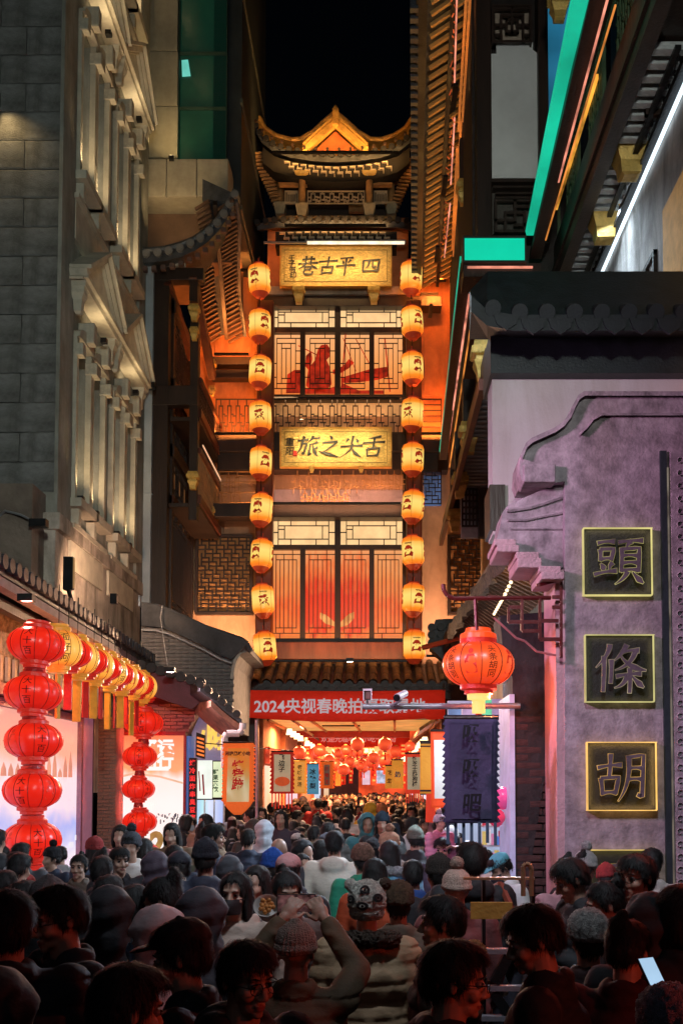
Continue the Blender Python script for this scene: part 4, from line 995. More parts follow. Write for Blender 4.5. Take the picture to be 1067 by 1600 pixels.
LS = [E('sign glow red', (.9, .08, .03), .8, var=.5, sc=6), E('sign glow white', (.9, .8, .9), .9, var=.4, sc=7), E('sign glow amber', (1, .42, .1), .9, var=.5, sc=6)]
AW = [M('pink lit awning', (.45, .22, .2), .6, var=.4), M('canvas awning', (.5, .4, .3), .7, var=.3), M('striped brown awning', (.3, .12, .08), .7)]
lwall = M('cream lane wall', (.55, .24, .13), .8, var=.3)
names = ['nearest shop on the left inside the gate, pink awning and bare bulbs', 'second shop on the left inside the gate, pale canvas awning', 'third shop on the left inside the gate, glowing amber', 'fourth shop on the left inside the gate', 'last shop on the left before the end of the lane',
         'nearest shop on the right inside the gate, behind the row of flags', 'second shop on the right inside the gate, pale sign', 'third shop on the right inside the gate, dark awning', 'fourth shop on the right inside the gate', 'last shop on the right before the end of the lane']
for i in range(5):
    lane_shop(-1, 24.6+i*4.6, 29+i*4.6, -2.75+i*.12, 4.2-.1*i, lwall, names[i], i)
    lane_shop(1, 24.6+i*4.6, 29+i*4.6, 1.75-i*.06, 4.0-.05*i, lwall, names[5+i], i+1)
# lit ceiling cloth over the lane
ce = thing('lane_canopy', 'cream lit canopy over the lane just inside the gate', 'canopy', (-.5, 25, 3.5))
m = MB(); m.add([(-2.7, 24.3, P(0, 1122, 24.3).z), (1.4, 24.3, P(0, 1122, 24.3).z), (1.4, 30, P(0, 1141, 30).z), (-2.7, 30, P(0, 1141, 30).z)], [(0, 1, 2, 3)])
o = m.build('cloth', E('cream canopy with glow', (1, .46, .12), .6, var=.2, sc=1.5), ce); o.modifiers.new('t', 'SOLIDIFY').thickness = .02  # light on the cloth put in as its own glow
for i in range(5): x = -2.6+i; MB().beam((x, 24.25, P(0, 1123, 24.3).z-.03), (x+.1, 30, P(0, 1141, 30).z-.03), .06, .06).build('batten', M('amber batten', (.5, .25, .08), .6), ce)
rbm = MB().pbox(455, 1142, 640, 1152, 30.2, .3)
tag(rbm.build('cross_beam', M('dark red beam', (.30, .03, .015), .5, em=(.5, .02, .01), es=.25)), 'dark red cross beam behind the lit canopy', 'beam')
b2 = thing('second_banner', 'smaller red banner hung across the lane behind the cross beam', 'banner', P(560, 1166, 33))
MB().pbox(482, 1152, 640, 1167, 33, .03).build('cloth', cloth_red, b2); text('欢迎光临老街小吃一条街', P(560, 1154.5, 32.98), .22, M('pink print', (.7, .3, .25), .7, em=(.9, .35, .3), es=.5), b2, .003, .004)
for i, (x0_, x1_, y0_, y1_, D, lab) in enumerate(((492, 632, 1168, 1178, 37, 'third red banner, across the lane behind the small lanterns'), (500, 622, 1180, 1188, 42, 'fourth red banner, farthest across the lane'))):
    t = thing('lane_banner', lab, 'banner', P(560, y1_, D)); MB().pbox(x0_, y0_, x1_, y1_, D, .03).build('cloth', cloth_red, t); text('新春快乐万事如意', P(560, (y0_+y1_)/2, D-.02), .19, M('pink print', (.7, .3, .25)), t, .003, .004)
for i, (px, y0_, y1_, w_, D) in enumerate(((470, 1196, 1232, 8, 33), (536, 1196, 1226, 8, 40), (548, 1200, 1224, 6, 43), (584, 1196, 1226, 8, 38), (632, 1190, 1232, 9, 27), (480, 1160, 1180, 10, 30), (630, 1160, 1182, 12, 31))):
    t = thing('hanging_streamer', 'red vertical streamer hanging deep in the lane', 'streamer', P(px, y1_, D)); MB().pbox(px-w_/2, y0_, px+w_/2, y1_, D, .02).build('cloth', cloth_red, t)
    m = MB()
    for k in range(3): yy = y0_+(y1_-y0_)*(.22+.28*k); m.pbox(px-w_*.28, yy-1.4, px+w_*.28, yy+1.4, D-.012, .006)
    m.build('gold_print', E('gold streamer print', (1, .45, .10), .8), t)
# far end building
fe = thing('end_building', 'shopfront closing the far end of the lane, white characters on a dark sign', 'shop', P(560, 1230, 48))
MB().pbox(470, 1085, 660, 1300, 48, 2).build('wall', E('far red glow', (.85, .08, .02), .9, var=.8, sc=.9), fe)  # wall made to glow red in place of the far lane's light
MB().pbox(562, 1190, 604, 1200, 46.5, .2).build('sign_board', M('black sign', (.02, .02, .03), .5), fe)
text('中央街', P(584, 1195, 46.45), .26, E('white sign letters', (1, .95, 1), 1.3), fe, .01, .01)
MB().pbox(566, 1204, 578, 1226, 46.8, .1).build('lit_door', E('pink white doorway', (.9, .6, .7), .9), fe)
MB().pbox(584, 1204, 602, 1224, 46.8, .1).build('lit_window', E('blue white window', (.7, .75, 1), .9, var=.5, sc=3), fe)
MB().pbox(506, 1196, 560, 1300, 47, .1).build('dark_doorway', M('dark doorway', (.1, .03, .03), .8), fe)
# square glowing lanterns + red lantern swarm (each its own thing)
sq_m = EZ('square lantern paper', [(0, (1, .35, .08)), (.5, (1, .62, .22)), (1, (1, .45, .12))], 1.0, 2)
for i, (px, py, wpx, D) in enumerate(((510, 1177, 17, 31), (594, 1176, 18, 31), (474, 1190, 8, 36), (554, 1189, 10, 38))):
    t = thing('square_lantern', 'glowing square paper lantern with round red mark inside the gate', 'lantern', P(px, py, D), 'square paper lanterns over the lane')
    hw = wpx/1600*D/2; c = P(px, py, D)
    MB().box(c.x-hw, c.x+hw, c.y-hw, c.y+hw, c.z-hw*1.05, c.z+hw*1.05).build('paper_shade', sq_m, t)
    MB().cyl(c+Vector((0, -hw-.01, 0)), c+Vector((0, -hw+.01, 0)), hw*.4, n=12).build('round_mark', E('orange mark', (.9, .15, .04), .9), t)
    MB().cyl(c+Vector((0, 0, hw)), c+Vector((0, 0, hw+.4)), .01).build('cord', cord_black, t)
prof_small = [(.03, -.16), (.09, -.15), (.15, -.10), (.18, 0), (.15, .10), (.09, .15), (.03, .16)]
sm_red = EZ('small red lantern skin', [(0, (.45, .02, .01)), (.5, (.95, .10, .03)), (1, (.5, .02, .01))], 1.0, 2)
sm1 = MB().lathe(prof_small, n=14).mesh('skin', mats=[sm_red]); sm2 = MB().lathe([(.05, -.19), (.06, -.16)], n=8).lathe([(.06, .155), (.05, .19)], n=8).mesh('cap', mats=[M('gold cap', (.6, .3, .08), .5)])
for p in sm1.polygons: p.use_smooth = True
tsl = MB().cyl((0, 0, -.40), (0, 0, -.19), .03, .015, 6).mesh('tassel', mats=[M('red tassel', (.5, .02, .01), .8, em=(.6, .02, .01), es=.2)])
k = 0
for row in range(-1, 6):
    D = 28.5+row*2.6
    for i in range(11):
        x = -1.95+i*.36+R.uniform(-.05, .05); z = P(0, 1172, D).z+R.uniform(-.55, .12)-.10*row*.5
        px, py = proj((x, D, z))
        if px < 452 or px > 655: continue
        t = thing('small_red_lantern', 'small red lantern over the lane, %s row beyond the gate' % ('nearest', 'second', 'third', 'fourth', 'fifth', 'sixth', 'farthest')[row+1], 'lantern', (x, D, z), 'small red lanterns over the lane')
        s_ = R.uniform(.8, 1.1); t.scale = (s_, s_, s_)
        for mm, nm in ((sm1, 'skin'), (sm2, 'cap'), (tsl, 'tassel')):
            o = bpy.data.objects.new(nm, mm); COL.objects.link(o); o.parent = t
for i, (px, py, tx, D) in enumerate(((533, 1135, 533, 27), (530, 1150, 530, 36))):
    p = P(px, py, D); fx = MB().box(p.x-.5, p.x+.5, p.y-.1, p.y+.1, p.z+.0, p.z+.05).build('added_lamp_bar', black_metal, None, origin=p); tag(fx, 'added dark lamp bar under the lane canopy' if i == 0 else 'added dark lamp bar deep inside the lane', 'lamp')
    spot('lane_fill', (p.x, p.y, p.z-.02), (p.x, p.y, 0), 1300 if i == 0 else 1500, (1, .36, .13), 175, size=(3.2, 1.2), typ='AREA', parent=fx)  # added sheet of light brightening the lane
# ================================================================== RIGHT: tall timber building with light bands
gb = thing('timber_building', 'tall dark timber building on the right with green light band and long rafters', 'building', (1.3, 14, 0))
DG = 14.0
# body
MB().prism([(1.36, DG+.3, 9.4), (1.70, 23.7, 9.4), (4.6, 23.7, 9.4), (4.6, DG+.3, 9.4)], (0, 0, 16)).build('wall', M('very dark timber wall', (.02, .013, .011), .7, var=.5), gb)
MB().prism([(1.75, DG+.3, 2.9), (2.35, 23.2, 2.9), (4.6, 23.2, 2.9), (4.6, DG+.3, 2.9)], (0, 0, 6.4)).build('lower_wall', plaster, gb)
MB().pbox(744, -60, 768, 440, DG, .3).build('column', dark_wood, gb, bev=.02); MB().pbox(841, -60, 857, 380, DG, .3).build('column', dark_wood, gb, bev=.02)
# white panel with notched top
MB().ppoly([(765, 278), (765, 84), (775, 84), (775, 66), (832, 66), (832, 78), (841, 84), (841, 278)], DG+.12, .1).build('plaster_panel', M('grey white plaster', (.62, .61, .60), .85, var=.12, sc=1, bump=.1), gb)
b = MB(); b.pbox(768, 6, 831, 9, DG+.02, .1).pbox(768, 9, 771, 66, DG+.02, .1).pbox(828, 9, 831, 66, DG+.02, .1); b.build('panel_frame', dark_wood, gb)
b = MB(); pfret(b, 771, 14, 828, 66, DG+.05, [(.2, 0, .2, .8), (.8, 0, .8, .8), (.2, .8, .8, .8), (.5, .3, .5, 1), (0, .5, .35, .5), (.65, .5, 1, .5), (.35, .3, .35, .65), (.65, .3, .65, .65), (.35, .3, .65, .3), (0, .2, .2, .2), (.8, .2, 1, .2), (.35, .65, .65, .65)], .035, .04); b.build('lattice', dark_wood, gb)
MB().pbox(771, 9, 828, 66, DG+.16, .05).build('backing', M('taupe backing', (.34, .26, .2), .8), gb)
b = MB(); b.pbox(766, 279, 838, 284, DG, .15).pbox(770, 290, 836, 293, DG, .15); 
for y in (300, 307): b.pbox(774, y, 832, y+3, DG, .1)
b.build('panel_frame', dark_wood, gb)
b = MB(); pfret(b, 774, 314, 834, 362, DG+.05, [(.25, 0, .25, .6), (.75, 0, .75, .6), (.25, .6, .75, .6), (.5, .35, .5, 1), (0, .35, .5, .35), (.5, .8, 1, .8), (.5, .2, .75, .2)], .04, .04); b.build('lattice', dark_wood, gb)
MB().pbox(768, 284, 840, 366, DG+.14, .1).build('backing', M('dark brown backing', (.07, .06, .05), .8), gb)  # dark brown sheet behind the lattice
MB().pbox(857, -60, 905, 215, DG+.2, .1).build('blue_panel', E('teal blue glowing wall', (.02, .17, .30), .75, var=.35, sc=.8), gb)  # blue wall given its own glow; no lamp in it
MB().pbox(862, 158, 872, 172, DG+.1, .05).build('small_plate', M('dull olive plate', (.3, .3, .1), .6), gb)
# green LED band: near run, box, far run
def ledbar(nm, a, b_, w_, h_, mat, par=gb): return MB().beam(a, b_, w_, h_).build(nm, mat, par)
g1, g2 = P(916, -3, 10.0), P(830, 388, 13.9)
m = MB(); gv = Vector((.12, 0, .0))
m.add([P(903, -40, 9.7), P(929, -40, 9.7), P(837, 368, 13.85), P(822, 368, 13.85)]+[v+Vector((0, .1, .12)) for v in (P(903, -40, 9.7), P(929, -40, 9.7), P(837, 368, 13.85), P(822, 368, 13.85))],
      [(3, 2, 1, 0), (4, 5, 6, 7), (0, 1, 5, 4), (1, 2, 6, 5), (2, 3, 7, 6), (3, 0, 4, 7)])
m.build('light_band', green_led2, gb)
MB().pbox(725.5, 371, 819.5, 406.5, DG-.25, .2).build('light_box', green_led, gb)
b = MB(); b.pbox(723, 368, 822, 371, DG-.27, .3).pbox(723, 406.5, 822, 410, DG-.27, .3).pbox(723, 371, 725.5, 406.5, DG-.27, .3).pbox(819.5, 371, 822, 406.5, DG-.27, .3); b.build('box_frame', dark_wood, gb)
MB().beam(P(721, 404, 14), P(688, 704, 22.3), .05, .07).build('light_band', green_led2, gb)
MB().pbox(724, 411, 845, 432, DG-.2, .5).build('box_soffit', dark_wood, gb)
MB().pbox(730, 415.6, 832, 418, DG-.24, .03).build('light_tube', pink_led, gb)
for a, b_, mt, w_ in ((P(949, -3, 9.8), P(842, 396, 13.9), pink_led, .022), (P(961, 8, 9.9), P(852, 375, 13.5), amber_led, .018), (P(739, 420, 14), P(697, 712, 22), pink_led, .03), (P(748, 424, 14), P(702, 730, 22), amber_led, .025)):
    ledbar('light_tube', a, b_, w_, w_, mt)
# dark fascia between tubes and band
for a, b_ in (((938, -30, 9.8), (836, 400, 13.9)), ((728, 410, 14.05), (692, 715, 22.1))):
    MB().beam(P(*a), P(*b_), .16, .1).build('fascia_board', dark_wood, gb)
# high eave with rafters towards the gate tower
et, eb = P(672, -70, 14.2), P(655, 424, 23.2)
et = Vector((.62, 14.6, 13.75)); eb = Vector((.93, 23.3, 13.75))
MB().beam(et+Vector((-.02, -1.5, 0)), eb, .16, .22).build('eave_edge', black_metal, gb)
for p, d in along([et+Vector((-.08, 0, -.08)), eb+Vector((-.08, 0, -.08))], .21): piece(boxmesh(tile_dark, 'end_tile'), 'end_tile', gb, p, None, (.12, .1, .14))
MB().add([et+Vector((-.1, -1.6, .35)), eb+Vector((-.1, 0, .35)), eb+Vector((1.2, 0, 1.0)), et+Vector((1.2, -1.6, 1.0)), et+Vector((-.1, -1.6, .1)), eb+Vector((-.1, 0, .1)), eb+Vector((1.2, 0, .6)), et+Vector((1.2, -1.6, .6))],
         [(0, 1, 2, 3), (7, 6, 5, 4), (3, 7, 4, 0), (0, 4, 5, 1), (1, 5, 6, 2)]).build('roof', tile_dark, gb)
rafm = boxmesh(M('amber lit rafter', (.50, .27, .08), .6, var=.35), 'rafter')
for off, ln in ((.12, .30), (.50, .30)):
    i = 0
    for p, d in along([et+Vector((0, -1.2, 0)), eb], .235):
        piece(rafm, 'rafter', gb, p+Vector((off+ln/2+.02, 0, .02+off*.35)), (0, rad(-20), rad(-22)), (ln+.05, .05, .06)); i += 1
MB().beam(et+Vector((.46, -1.4, .02)), eb+Vector((.46, 0, .02)), .07, .1).build('purlin', black_metal, gb)
MB().beam(et+Vector((.02, -1.4, -.02)), eb+Vector((.02, 0, -.02)), .10, .1).build('purlin', black_metal, gb)
# amber tubes running down the flank of the eave
for a, b_ in (((714, -20), (709, 160)), ((710, 184), (704, 288)), ((703, 318), (694, 402))):
    D1_ = 11.0*F/(1225-a[1]); D2_ = 11.0*F/(1225-b_[1])
    o = ledbar('light_tube', P(*a, D1_), P(*b_, D2_), .025, .025, pink_led)
    m = MB()
    for p, d in along([P(a[0]-4, a[1], D1_+.05), P(b_[0]-4, b_[1], D2_+.05)], .16): m.beam(p, p+Vector((R.uniform(-.06, .06), .04, R.uniform(-.08, .08))), .014)
    m.build('light_garland', E('ember garland', (.8, .12, .03), .8, var=.6), gb)
for a, b_ in (((729, -20), (716, 205)), ((735, -20), (722, 190)), ((720, 190), (708, 400)), ((714, 230), (706, 390))):
    D1_ = 10.9*F/(1225-a[1]); D2_ = 10.9*F/(1225-b_[1])
    ledbar('edge_strip', P(*a, D1_), P(*b_, D2_), .04, .03, M('copper lit edge', (.5, .2, .06), .5, em=(.7, .2, .04), es=.30))
MB().add([P(741, 130, 15.2), P(744, 130, 15), P(747, 370, 15), P(728, 370, 19), P(731, 220, 18)], [(0, 1, 2, 3, 4)]).build('flank_panel', plaster, gb)
# strong amber light inside the eave
for y in (15, 17.3, 19.6, 22):
    fx = MB().box(1.12, 1.2, y-.3, y+.3, 12.52, 12.56).build('eave_lamp', black_metal, gb); spot('eave_lamp_light', (1.14, y, 12.58), (.75, y, 13.8), 9, (1, .50, .13), 160, size=(.08, .9), typ='AREA', parent=fx)
for (px, py, DD, s) in ((755, 562, 13.6, 1.1), (732, 683, 15.8, 1.05), (718, 757, 17.5, .95), (710, 812, 18.7, .9), (725, 300, 17, .9), (873, 5, 12.6, .9)):
    piece(gpm, 'gilded_pendant', gb, P(px, py, DD), None, s)
    p = P(px, py-14, DD); MB().box(p.x-.09*s, p.x+.09*s, p.y-.09*s, p.y+.09*s, p.z, p.z+.75).build('pendant_post', dark_wood, gb)
# lower balcony underside with rafters (grey slats) and lattice wall below
rg = boxmesh(M('grey painted slat', (.26, .27, .27), .6, var=.2), 'slat')
zl = 7.55
for i in range(34):
    y = 13.4+i*.20; x0_ = 1.5; x1_ = 2.1
    if i < 34: bpiece(M('grey painted slat', (.26, .27, .27), .6, var=.2), 'slat', gb, x0_-.02, x1_+.15, y, y+.09, zl, zl+.07)
MB().box(1.38, 1.46, 12.9, 21.5, zl-.05, zl+.2).build('beam', dark_wood, gb); MB().box(1.30, 1.38, 12.9, 21.5, zl-.35, zl-.2).build('beam', red_wood, gb)
MB().box(1.4, 2.3, 12.9, 21.5, zl+.1, zl+.15).build('balcony_floor', dark_wood, gb)
b = MB(); l, r_, b0, t0 = rect(722, 764, 750, 822, 17.5); fret(b, (l, 17.5, b0), (r_-l, 0, 0), (0, 0, t0-b0), segs_grid(5, 6), .03, .03); b.build('lattice', dark_wood, gb)
MB().pbox(720, 760, 768, 840, 17.6, .1).build('white_backing', M('pale backing', (.5, .5, .52), .8), gb)
MB().pbox(748, 762, 768, 838, 17.3, .2).build('post', dark_wood, gb)
# ================================================================== RIGHT: balcony block with white wall strip
rb_ = thing('balcony_building', 'overhanging timber balcony block at upper right with gilded pendants and white strip light', 'building', (3.0, 12, 5))
WX2 = 3.07  # block scaled up about the camera, worked straight into its coordinates and depths
wall_lit = M('stained white wall', (.48, .46, .44), .9, var=.4, sc=1.1, bump=.3, stain=.7)
MB().box(WX2, WX2+3, 8.6, 17.2, 5.8, 9.2).build('wall', wall_lit, rb_)
MB().beam((WX2-.04, 8.9, 9.06), (WX2-.04, 17.1, 9.06), .035, .035).build('light_tube', white_led, rb_)
MB().beam((WX2-.07, 8.9, 9.14), (WX2-.07, 17.1, 9.14), .10, .05).build('tube_housing', black_metal, rb_)
b = MB(); fret(b, (WX2-.02, 11.0, 6.1), (0, 2.0, 0), (0, 0, 1.9), segs_fret(6, 8), .05, .04); b.build('window_lattice', dark_wood, rb_)
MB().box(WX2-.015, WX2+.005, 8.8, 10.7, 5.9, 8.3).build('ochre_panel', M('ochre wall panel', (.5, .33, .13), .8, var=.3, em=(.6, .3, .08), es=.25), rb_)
sm_ = M('white grey slat', (.48, .50, .50), .6, var=.25)
for i in range(38):
    y = 9.6+i*.197
    bpiece(sm_, 'slat', rb_, 2.54, WX2-.08, y, y+.095, 9.29, 9.37)
MB().box(2.48, 3.3, 8.6, 17.2, 9.40, 9.47).build('balcony_floor', dark_wood, rb_)
MB().box(2.51, 2.66, 8.6, 14.2, 9.22, 9.82).build('beam', dark_wood, rb_); MB().box(2.54, 2.61, 8.6, 14.2, 10.75, 11.4).build('fascia_board', dark_wood, rb_)
for i in range(3):
    b = MB(); fret(b, (2.58, 9.9+i*1.46, 9.9), (0, 1.4, 0), (0, 0, .76), MEANDER[:30], .04, .04)
    b.build('lattice', M('dark green lattice', (.06, .10, .05), .6), rb_)
MB().beam((2.53, 11.4, 10.3), (2.53, 14.1, 10.3), .025, .06).build('light_tube', E('amber edge light', (1, .42, .05), .9, var=.7, sc=1.5), rb_)
MB().pbox(965, -60, 1012, 203, 11.3, .38).build('post', dark_wood, rb_, bev=.015)
MB().pbox(933, 150, 960, 312, 12.6, .25).build('post', dark_wood, rb_, bev=.015)
MB().pbox(1012, -60, 1100, 92, 11.0, .5).build('upper_wall', M('black green wall', (.02, .024, .022), .7), rb_)
b = MB(); pfret(b, 1010, 96, 1075, 178, 10.5, [(.3, 0, .3, 1), (.62, .1, .62, 1), (0, .3, 1, .3), (0, .62, .62, .62), (.62, .45, 1, .45), (0, .12, .62, .12), (0, .85, 1, .85)], .045, .05); b.build('lattice', dark_wood, rb_)
for px, py, DD, s in ((982, 228, 11.3, 1.45), (943, 333, 12.6, 1.45)): piece(gpm, 'gilded_pendant', rb_, P(px, py, DD), None, s)
fx = MB().box(2.86, 2.92, 9.5, 15, 9.22, 9.26).build('strip_housing', black_metal, rb_)
spot('strip_lamp', (2.90, 12.3, 9.2), (3.2, 12.3, 8.4), 150, (.70, .86, 1), 150, size=(.06, 7.0), typ='AREA', parent=fx)
# ================================================================== RIGHT: white wall with black tiled head
DW = 9.9
ww = thing('white_wall_house', 'white wall under a black tiled roof edge behind the carved stone gate wall', 'house', P(900, 760, DW))
MB().pbox(769, 583, 1500, 835, DW, .4).build('wall', white_plaster, ww); MB().pbox(884, 835, 1500, 1400, DW, .4).build('lower_wall', white_plaster, ww)
MB().pbox(765, 757, 789, 828, DW-.03, .5).build('dark_post', dark_wood, ww)
MB().pbox(766, 515, 1500, 583, DW-.15, .7).build('fascia', M('black green fascia', (.012, .018, .022), .5, var=.3), ww)
pts = [P(x, y, DW-.7) for x, y in ((736, 470), (760, 492), (800, 500), (900, 500), (1000, 500), (1100, 500))]
back = [P(x, y, DW-.1) for x, y in ((733, 455), (762, 424), (800, 424), (900, 424), (1000, 424), (1100, 424))]
m = MB(); m.loft([[a+Vector((0, 0, .05)), a-Vector((0, 0, .10)), P(proj(b_)[0], 530, DW), b_] for a, b_ in zip(pts, back)]); m.build('roof', M('near black tile', (.010, .014, .018), .6, var=.4), ww)
nbt = M('near black tile', (.010, .014, .018), .6, var=.4)
tm2 = MB().lathe([(.07, 0), (.075, .02)], n=12).mesh('x'); 
dm = MB().cyl((0, -.03, 0), (0, .55, .28), .075, .075, 12).mesh('tile', mats=[nbt])
dm2 = MB().prism([(-.12, 0, .02), (.12, 0, .02), (.09, 0, -.07), (0, 0, -.13), (-.09, 0, -.07)], (0, .03, 0)).mesh('drip_tile', mats=[nbt])
for p, d in along(pts, .25)[1:]: piece(dm, 'tile', ww, p+Vector((0, 0, .06))); piece(dm2, 'drip_tile', ww, p+Vector((.125, -.02, -.01)))
# ================================================================== RIGHT: stone gate wall with four lit characters
DS = 8.5
sw = thing('carved_gate_wall', 'mauve-lit rough stone gate wall with stepped curved shoulder and four lit characters', 'wall', P(960, 1420, DS))
shape = [(1500, 612), (912, 611), (903, 617), (897, 628), (891, 643), (880, 658), (866, 668), (848, 676), (830, 684), (821, 692), (813, 712), (811, 738), (816, 752), (868, 754), (882, 752), (882, 1560), (1500, 1560)]
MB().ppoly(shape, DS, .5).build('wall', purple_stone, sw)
m = MB(); cv = [(1500, 612), (912, 611), (903, 617), (897, 628), (891, 643), (880, 658), (866, 668), (848, 676), (830, 684), (821, 692), (814, 710)]
m.loft([[P(*a, DS-.06), P(*a, DS+.5), P(a[0]+2, a[1]+6, DS+.5), P(a[0]+2, a[1]+7, DS-.06)] for a in cv]); m.build('coping', purple_stone, sw)
m = MB(); cv = [(1500, 645), (940, 645), (927, 652), (918, 664), (905, 676)]
m.loft([[P(*a, DS-.03), P(*a, DS+.05), P(a[0], a[1]+3, DS+.05), P(a[0], a[1]+4, DS-.05)] for a in cv]); m.build('moulding', purple_stone, sw)
m = MB(); m.pbox(818, 724, 868, 753, DS-.07, .3); m.build('corbel_block', purple_stone, sw, bev=.01)
# shoulder (chitou) steps, front face at DS+.1, extending left
m = MB(); m.ppoly([(882, 757), (852, 763), (822, 776), (793, 789), (785, 800), (781, 822), (774, 850), (790, 858), (806, 848), (808, 868), (838, 868), (842, 886), (872, 888), (882, 886)], DS+.1, .45); m.build('shoulder', purple_stone, sw)
for crv, w_ in (([(881, 775), (858, 783), (830, 792), (800, 797), (792, 797)], .04), ([(881, 800), (850, 806), (820, 812), (792, 812)], .03), ([(881, 826), (797, 826)], .02)):
    m = MB(); m.tube([P(*a, DS+.09) for a in crv], w_/2, 6); m.build('moulding', purple_stone, sw)
red_glow_stone = M('corbel stone tinted by red light', (.46, .30, .32), .85, var=.2, sc=4, bump=.5)  # red light put into the stone's own colour
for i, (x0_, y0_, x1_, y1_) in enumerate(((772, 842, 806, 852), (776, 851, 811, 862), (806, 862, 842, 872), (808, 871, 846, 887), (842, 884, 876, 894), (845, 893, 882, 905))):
    m = MB(); m.pbox(x0_, y0_, x1_, y1_, DS-.02-.03*i, .55); m.build('corbel_step', red_glow_stone, sw, bev=.008)
MB().box(P(868, 1000, DS).x, P(882, 1000, DS).x, DS+.01, DS+.6, 0, P(0, 890, DS).z).build('jamb', M('jamb render tinted by red light', (.50, .32, .33), .85, var=.15, sc=2, bump=.3), sw)  # red glow on the jamb mixed into its colour
# dark strip for the slot's shade and light tube right of the characters
MB().pbox(1037, 704, 1047, 1560, DS-.03, .05).build('groove_shade_strip', M('groove shade', (.02, .03, .035), .6), sw)  # raised strip; the groove's shade is put into its dark colour
MB().pbox(1048.5, 730, 1050, 1560, DS-.035, .03).build('light_tube', E('dim cream edge', (.40, .34, .26), .35, var=.6), sw)
m = MB(); m.pbox(1053, 704, 1500, 1560, DS-.04, .05); m.build('pilaster', purple_stone, sw)
m = MB()
for i in range(36): 
    c = P(1062, 720+i*20, DS-.05); m.tube([c+Vector((.04*math.cos(t*.9)*(1-t/9), 0, .04*math.sin(t*.9)*(1-t/9))) for t in range(7)], .006, 4)
m.build('carved_scrolls', purple_stone, sw)
# character boxes: recessed plate, edge light, raised letter with glowing rim
def glow_edge(nm, c_edge, c_mid, s):
    if nm in MATS: return MATS[nm]
    m = M(nm, (.02, .016, .01), .6, bump=0); t = m.node_tree; N = t.nodes; L = t.links; b_ = N['Principled BSDF']
    return m
char_cols = [((.62, .55, .20), (.10, .085, .02)), ((.50, .46, .18), (.07, .065, .02)), ((1.0, .58, .15), (.34, .17, .035)), ((.60, .44, .12), (.06, .045, .015))]
for i, (c, x0_, y0_, x1_, y1_) in enumerate((('頭', 911, 824, 1019, 930), ('條', 914, 991, 1022, 1097), ('胡', 917, 1159, 1026, 1267), ('同', 919, 1328, 1028, 1436))):
    ec, mc = char_cols[i]
    cs = thing('character_sign', 'square lit character %s, %s on the mauve stone wall' % (c, ('topmost', 'second from top', 'third and brightest', 'lowest, half hidden by heads')[i]), 'sign', P((x0_+x1_)/2, y1_, DS), 'lit character signs on the stone wall')
    dd = DS-.06
    MB().pbox(x0_+2, y0_+2, x1_-2, y1_-2, dd+.02, .035).build('back_plate', M('black backing plate', (.012, .012, .010), .55, var=.3), cs)
    # edge light: thin tubes + strips lighting the plate
    t_ = MB()
    for a in ((x0_, y0_, x1_, y0_+1.3), (x0_, y1_-1.3, x1_, y1_), (x0_, y0_+1.3, x0_+1.3, y1_-1.3), (x1_-1.3, y0_+1.3, x1_, y1_-1.3)): t_.pbox(*a, dd-.010, .06)
    t_.build('edge_light', E('edge light %d' % i, ec, 1.15, var=.35, sc=2.2), cs)
    cx, cy = (x0_+x1_)/2, (y0_+y1_)/2
    glyph(c, P(cx, cy, dd-.042), .44, E('letter rim %d' % i, tuple(k*.85 for k in (ec if i != 1 else (.5, .40, .25))), .8, var=.6, sc=3), cs, .006, 1.1, name='letter_rim', wk=1.12, slant=.04)
    glyph(c, P(cx, cy, dd-.052), .44, M('dark mauve letter', (.13, .095, .11), .7, var=.3), cs, .010, 0, name='letter', wk=1.12, slant=.04)
    l, r_, b0, t0 = rect(x0_, y0_, x1_, y1_, dd)
    # four slim lamps grazing the plate
    for (ax, az, tx, tz, sz) in ((l+.02, (b0+t0)/2, 1, 0, 1), (r_-.02, (b0+t0)/2, -1, 0, 1), ((l+r_)/2, b0+.02, 0, 1, 0), ((l+r_)/2, t0-.02, 0, -1, 0)):
        ll = spot('edge_lamp', (ax, dd-.012, az), (ax+tx*.1, dd+.07, az+tz*.1), (.10, .07, .30, .10)[i], (1, .80, .34) if i != 2 else (1, .58, .18), 170, size=(.5, .015), typ='AREA', parent=cs)
        q = Vector((tx*.1, .082, tz*.1)).normalized(); xa = Vector((0, 0, 1)) if sz else Vector((1, 0, 0)); zq = -q; ya_ = zq.cross(xa)
        ll.rotation_euler = Matrix((xa, ya_, zq)).transposed().to_euler()
# ================================================================== RIGHT: dark brick pier + lit shop behind
DB2 = 9.3
bp2 = thing('brick_pier', 'dark brick pier between the big lantern and the mauve stone wall', 'pillar', P(838, 1400, DB2))
l, r_, b0, t0 = rect(806, 1085, 869, 1500, DB2)
MB().box(l, r_, DB2+.03, DB2+.9, 0, P(0, 975, DB2).z).build('core', mortar_dark, bp2)
MB().ppoly([(780, 962), (868, 955), (868, 1100), (806, 1500), (800, 1060), (785, 1010)], DB2, .5).build('rough_top', M('rough black render', (.018, .018, .018), .8, var=.6, sc=2, bump=1, bs=8), bp2)  # uneven black facing over the pier top
brick_face(bp2, brick_red, l, r_, DB2+.03, .75, P(0, 1108, DB2).z, bw=.25, bh=.070, gap=.014, limit=290)
MB().box(l-.055, l-.01, DB2-.02, DB2+.8, 0, t0).build('edge_strip', M('pale edge strip', (.4, .45, .6), .4, em=(.35, .45, .8), es=.25), bp2)
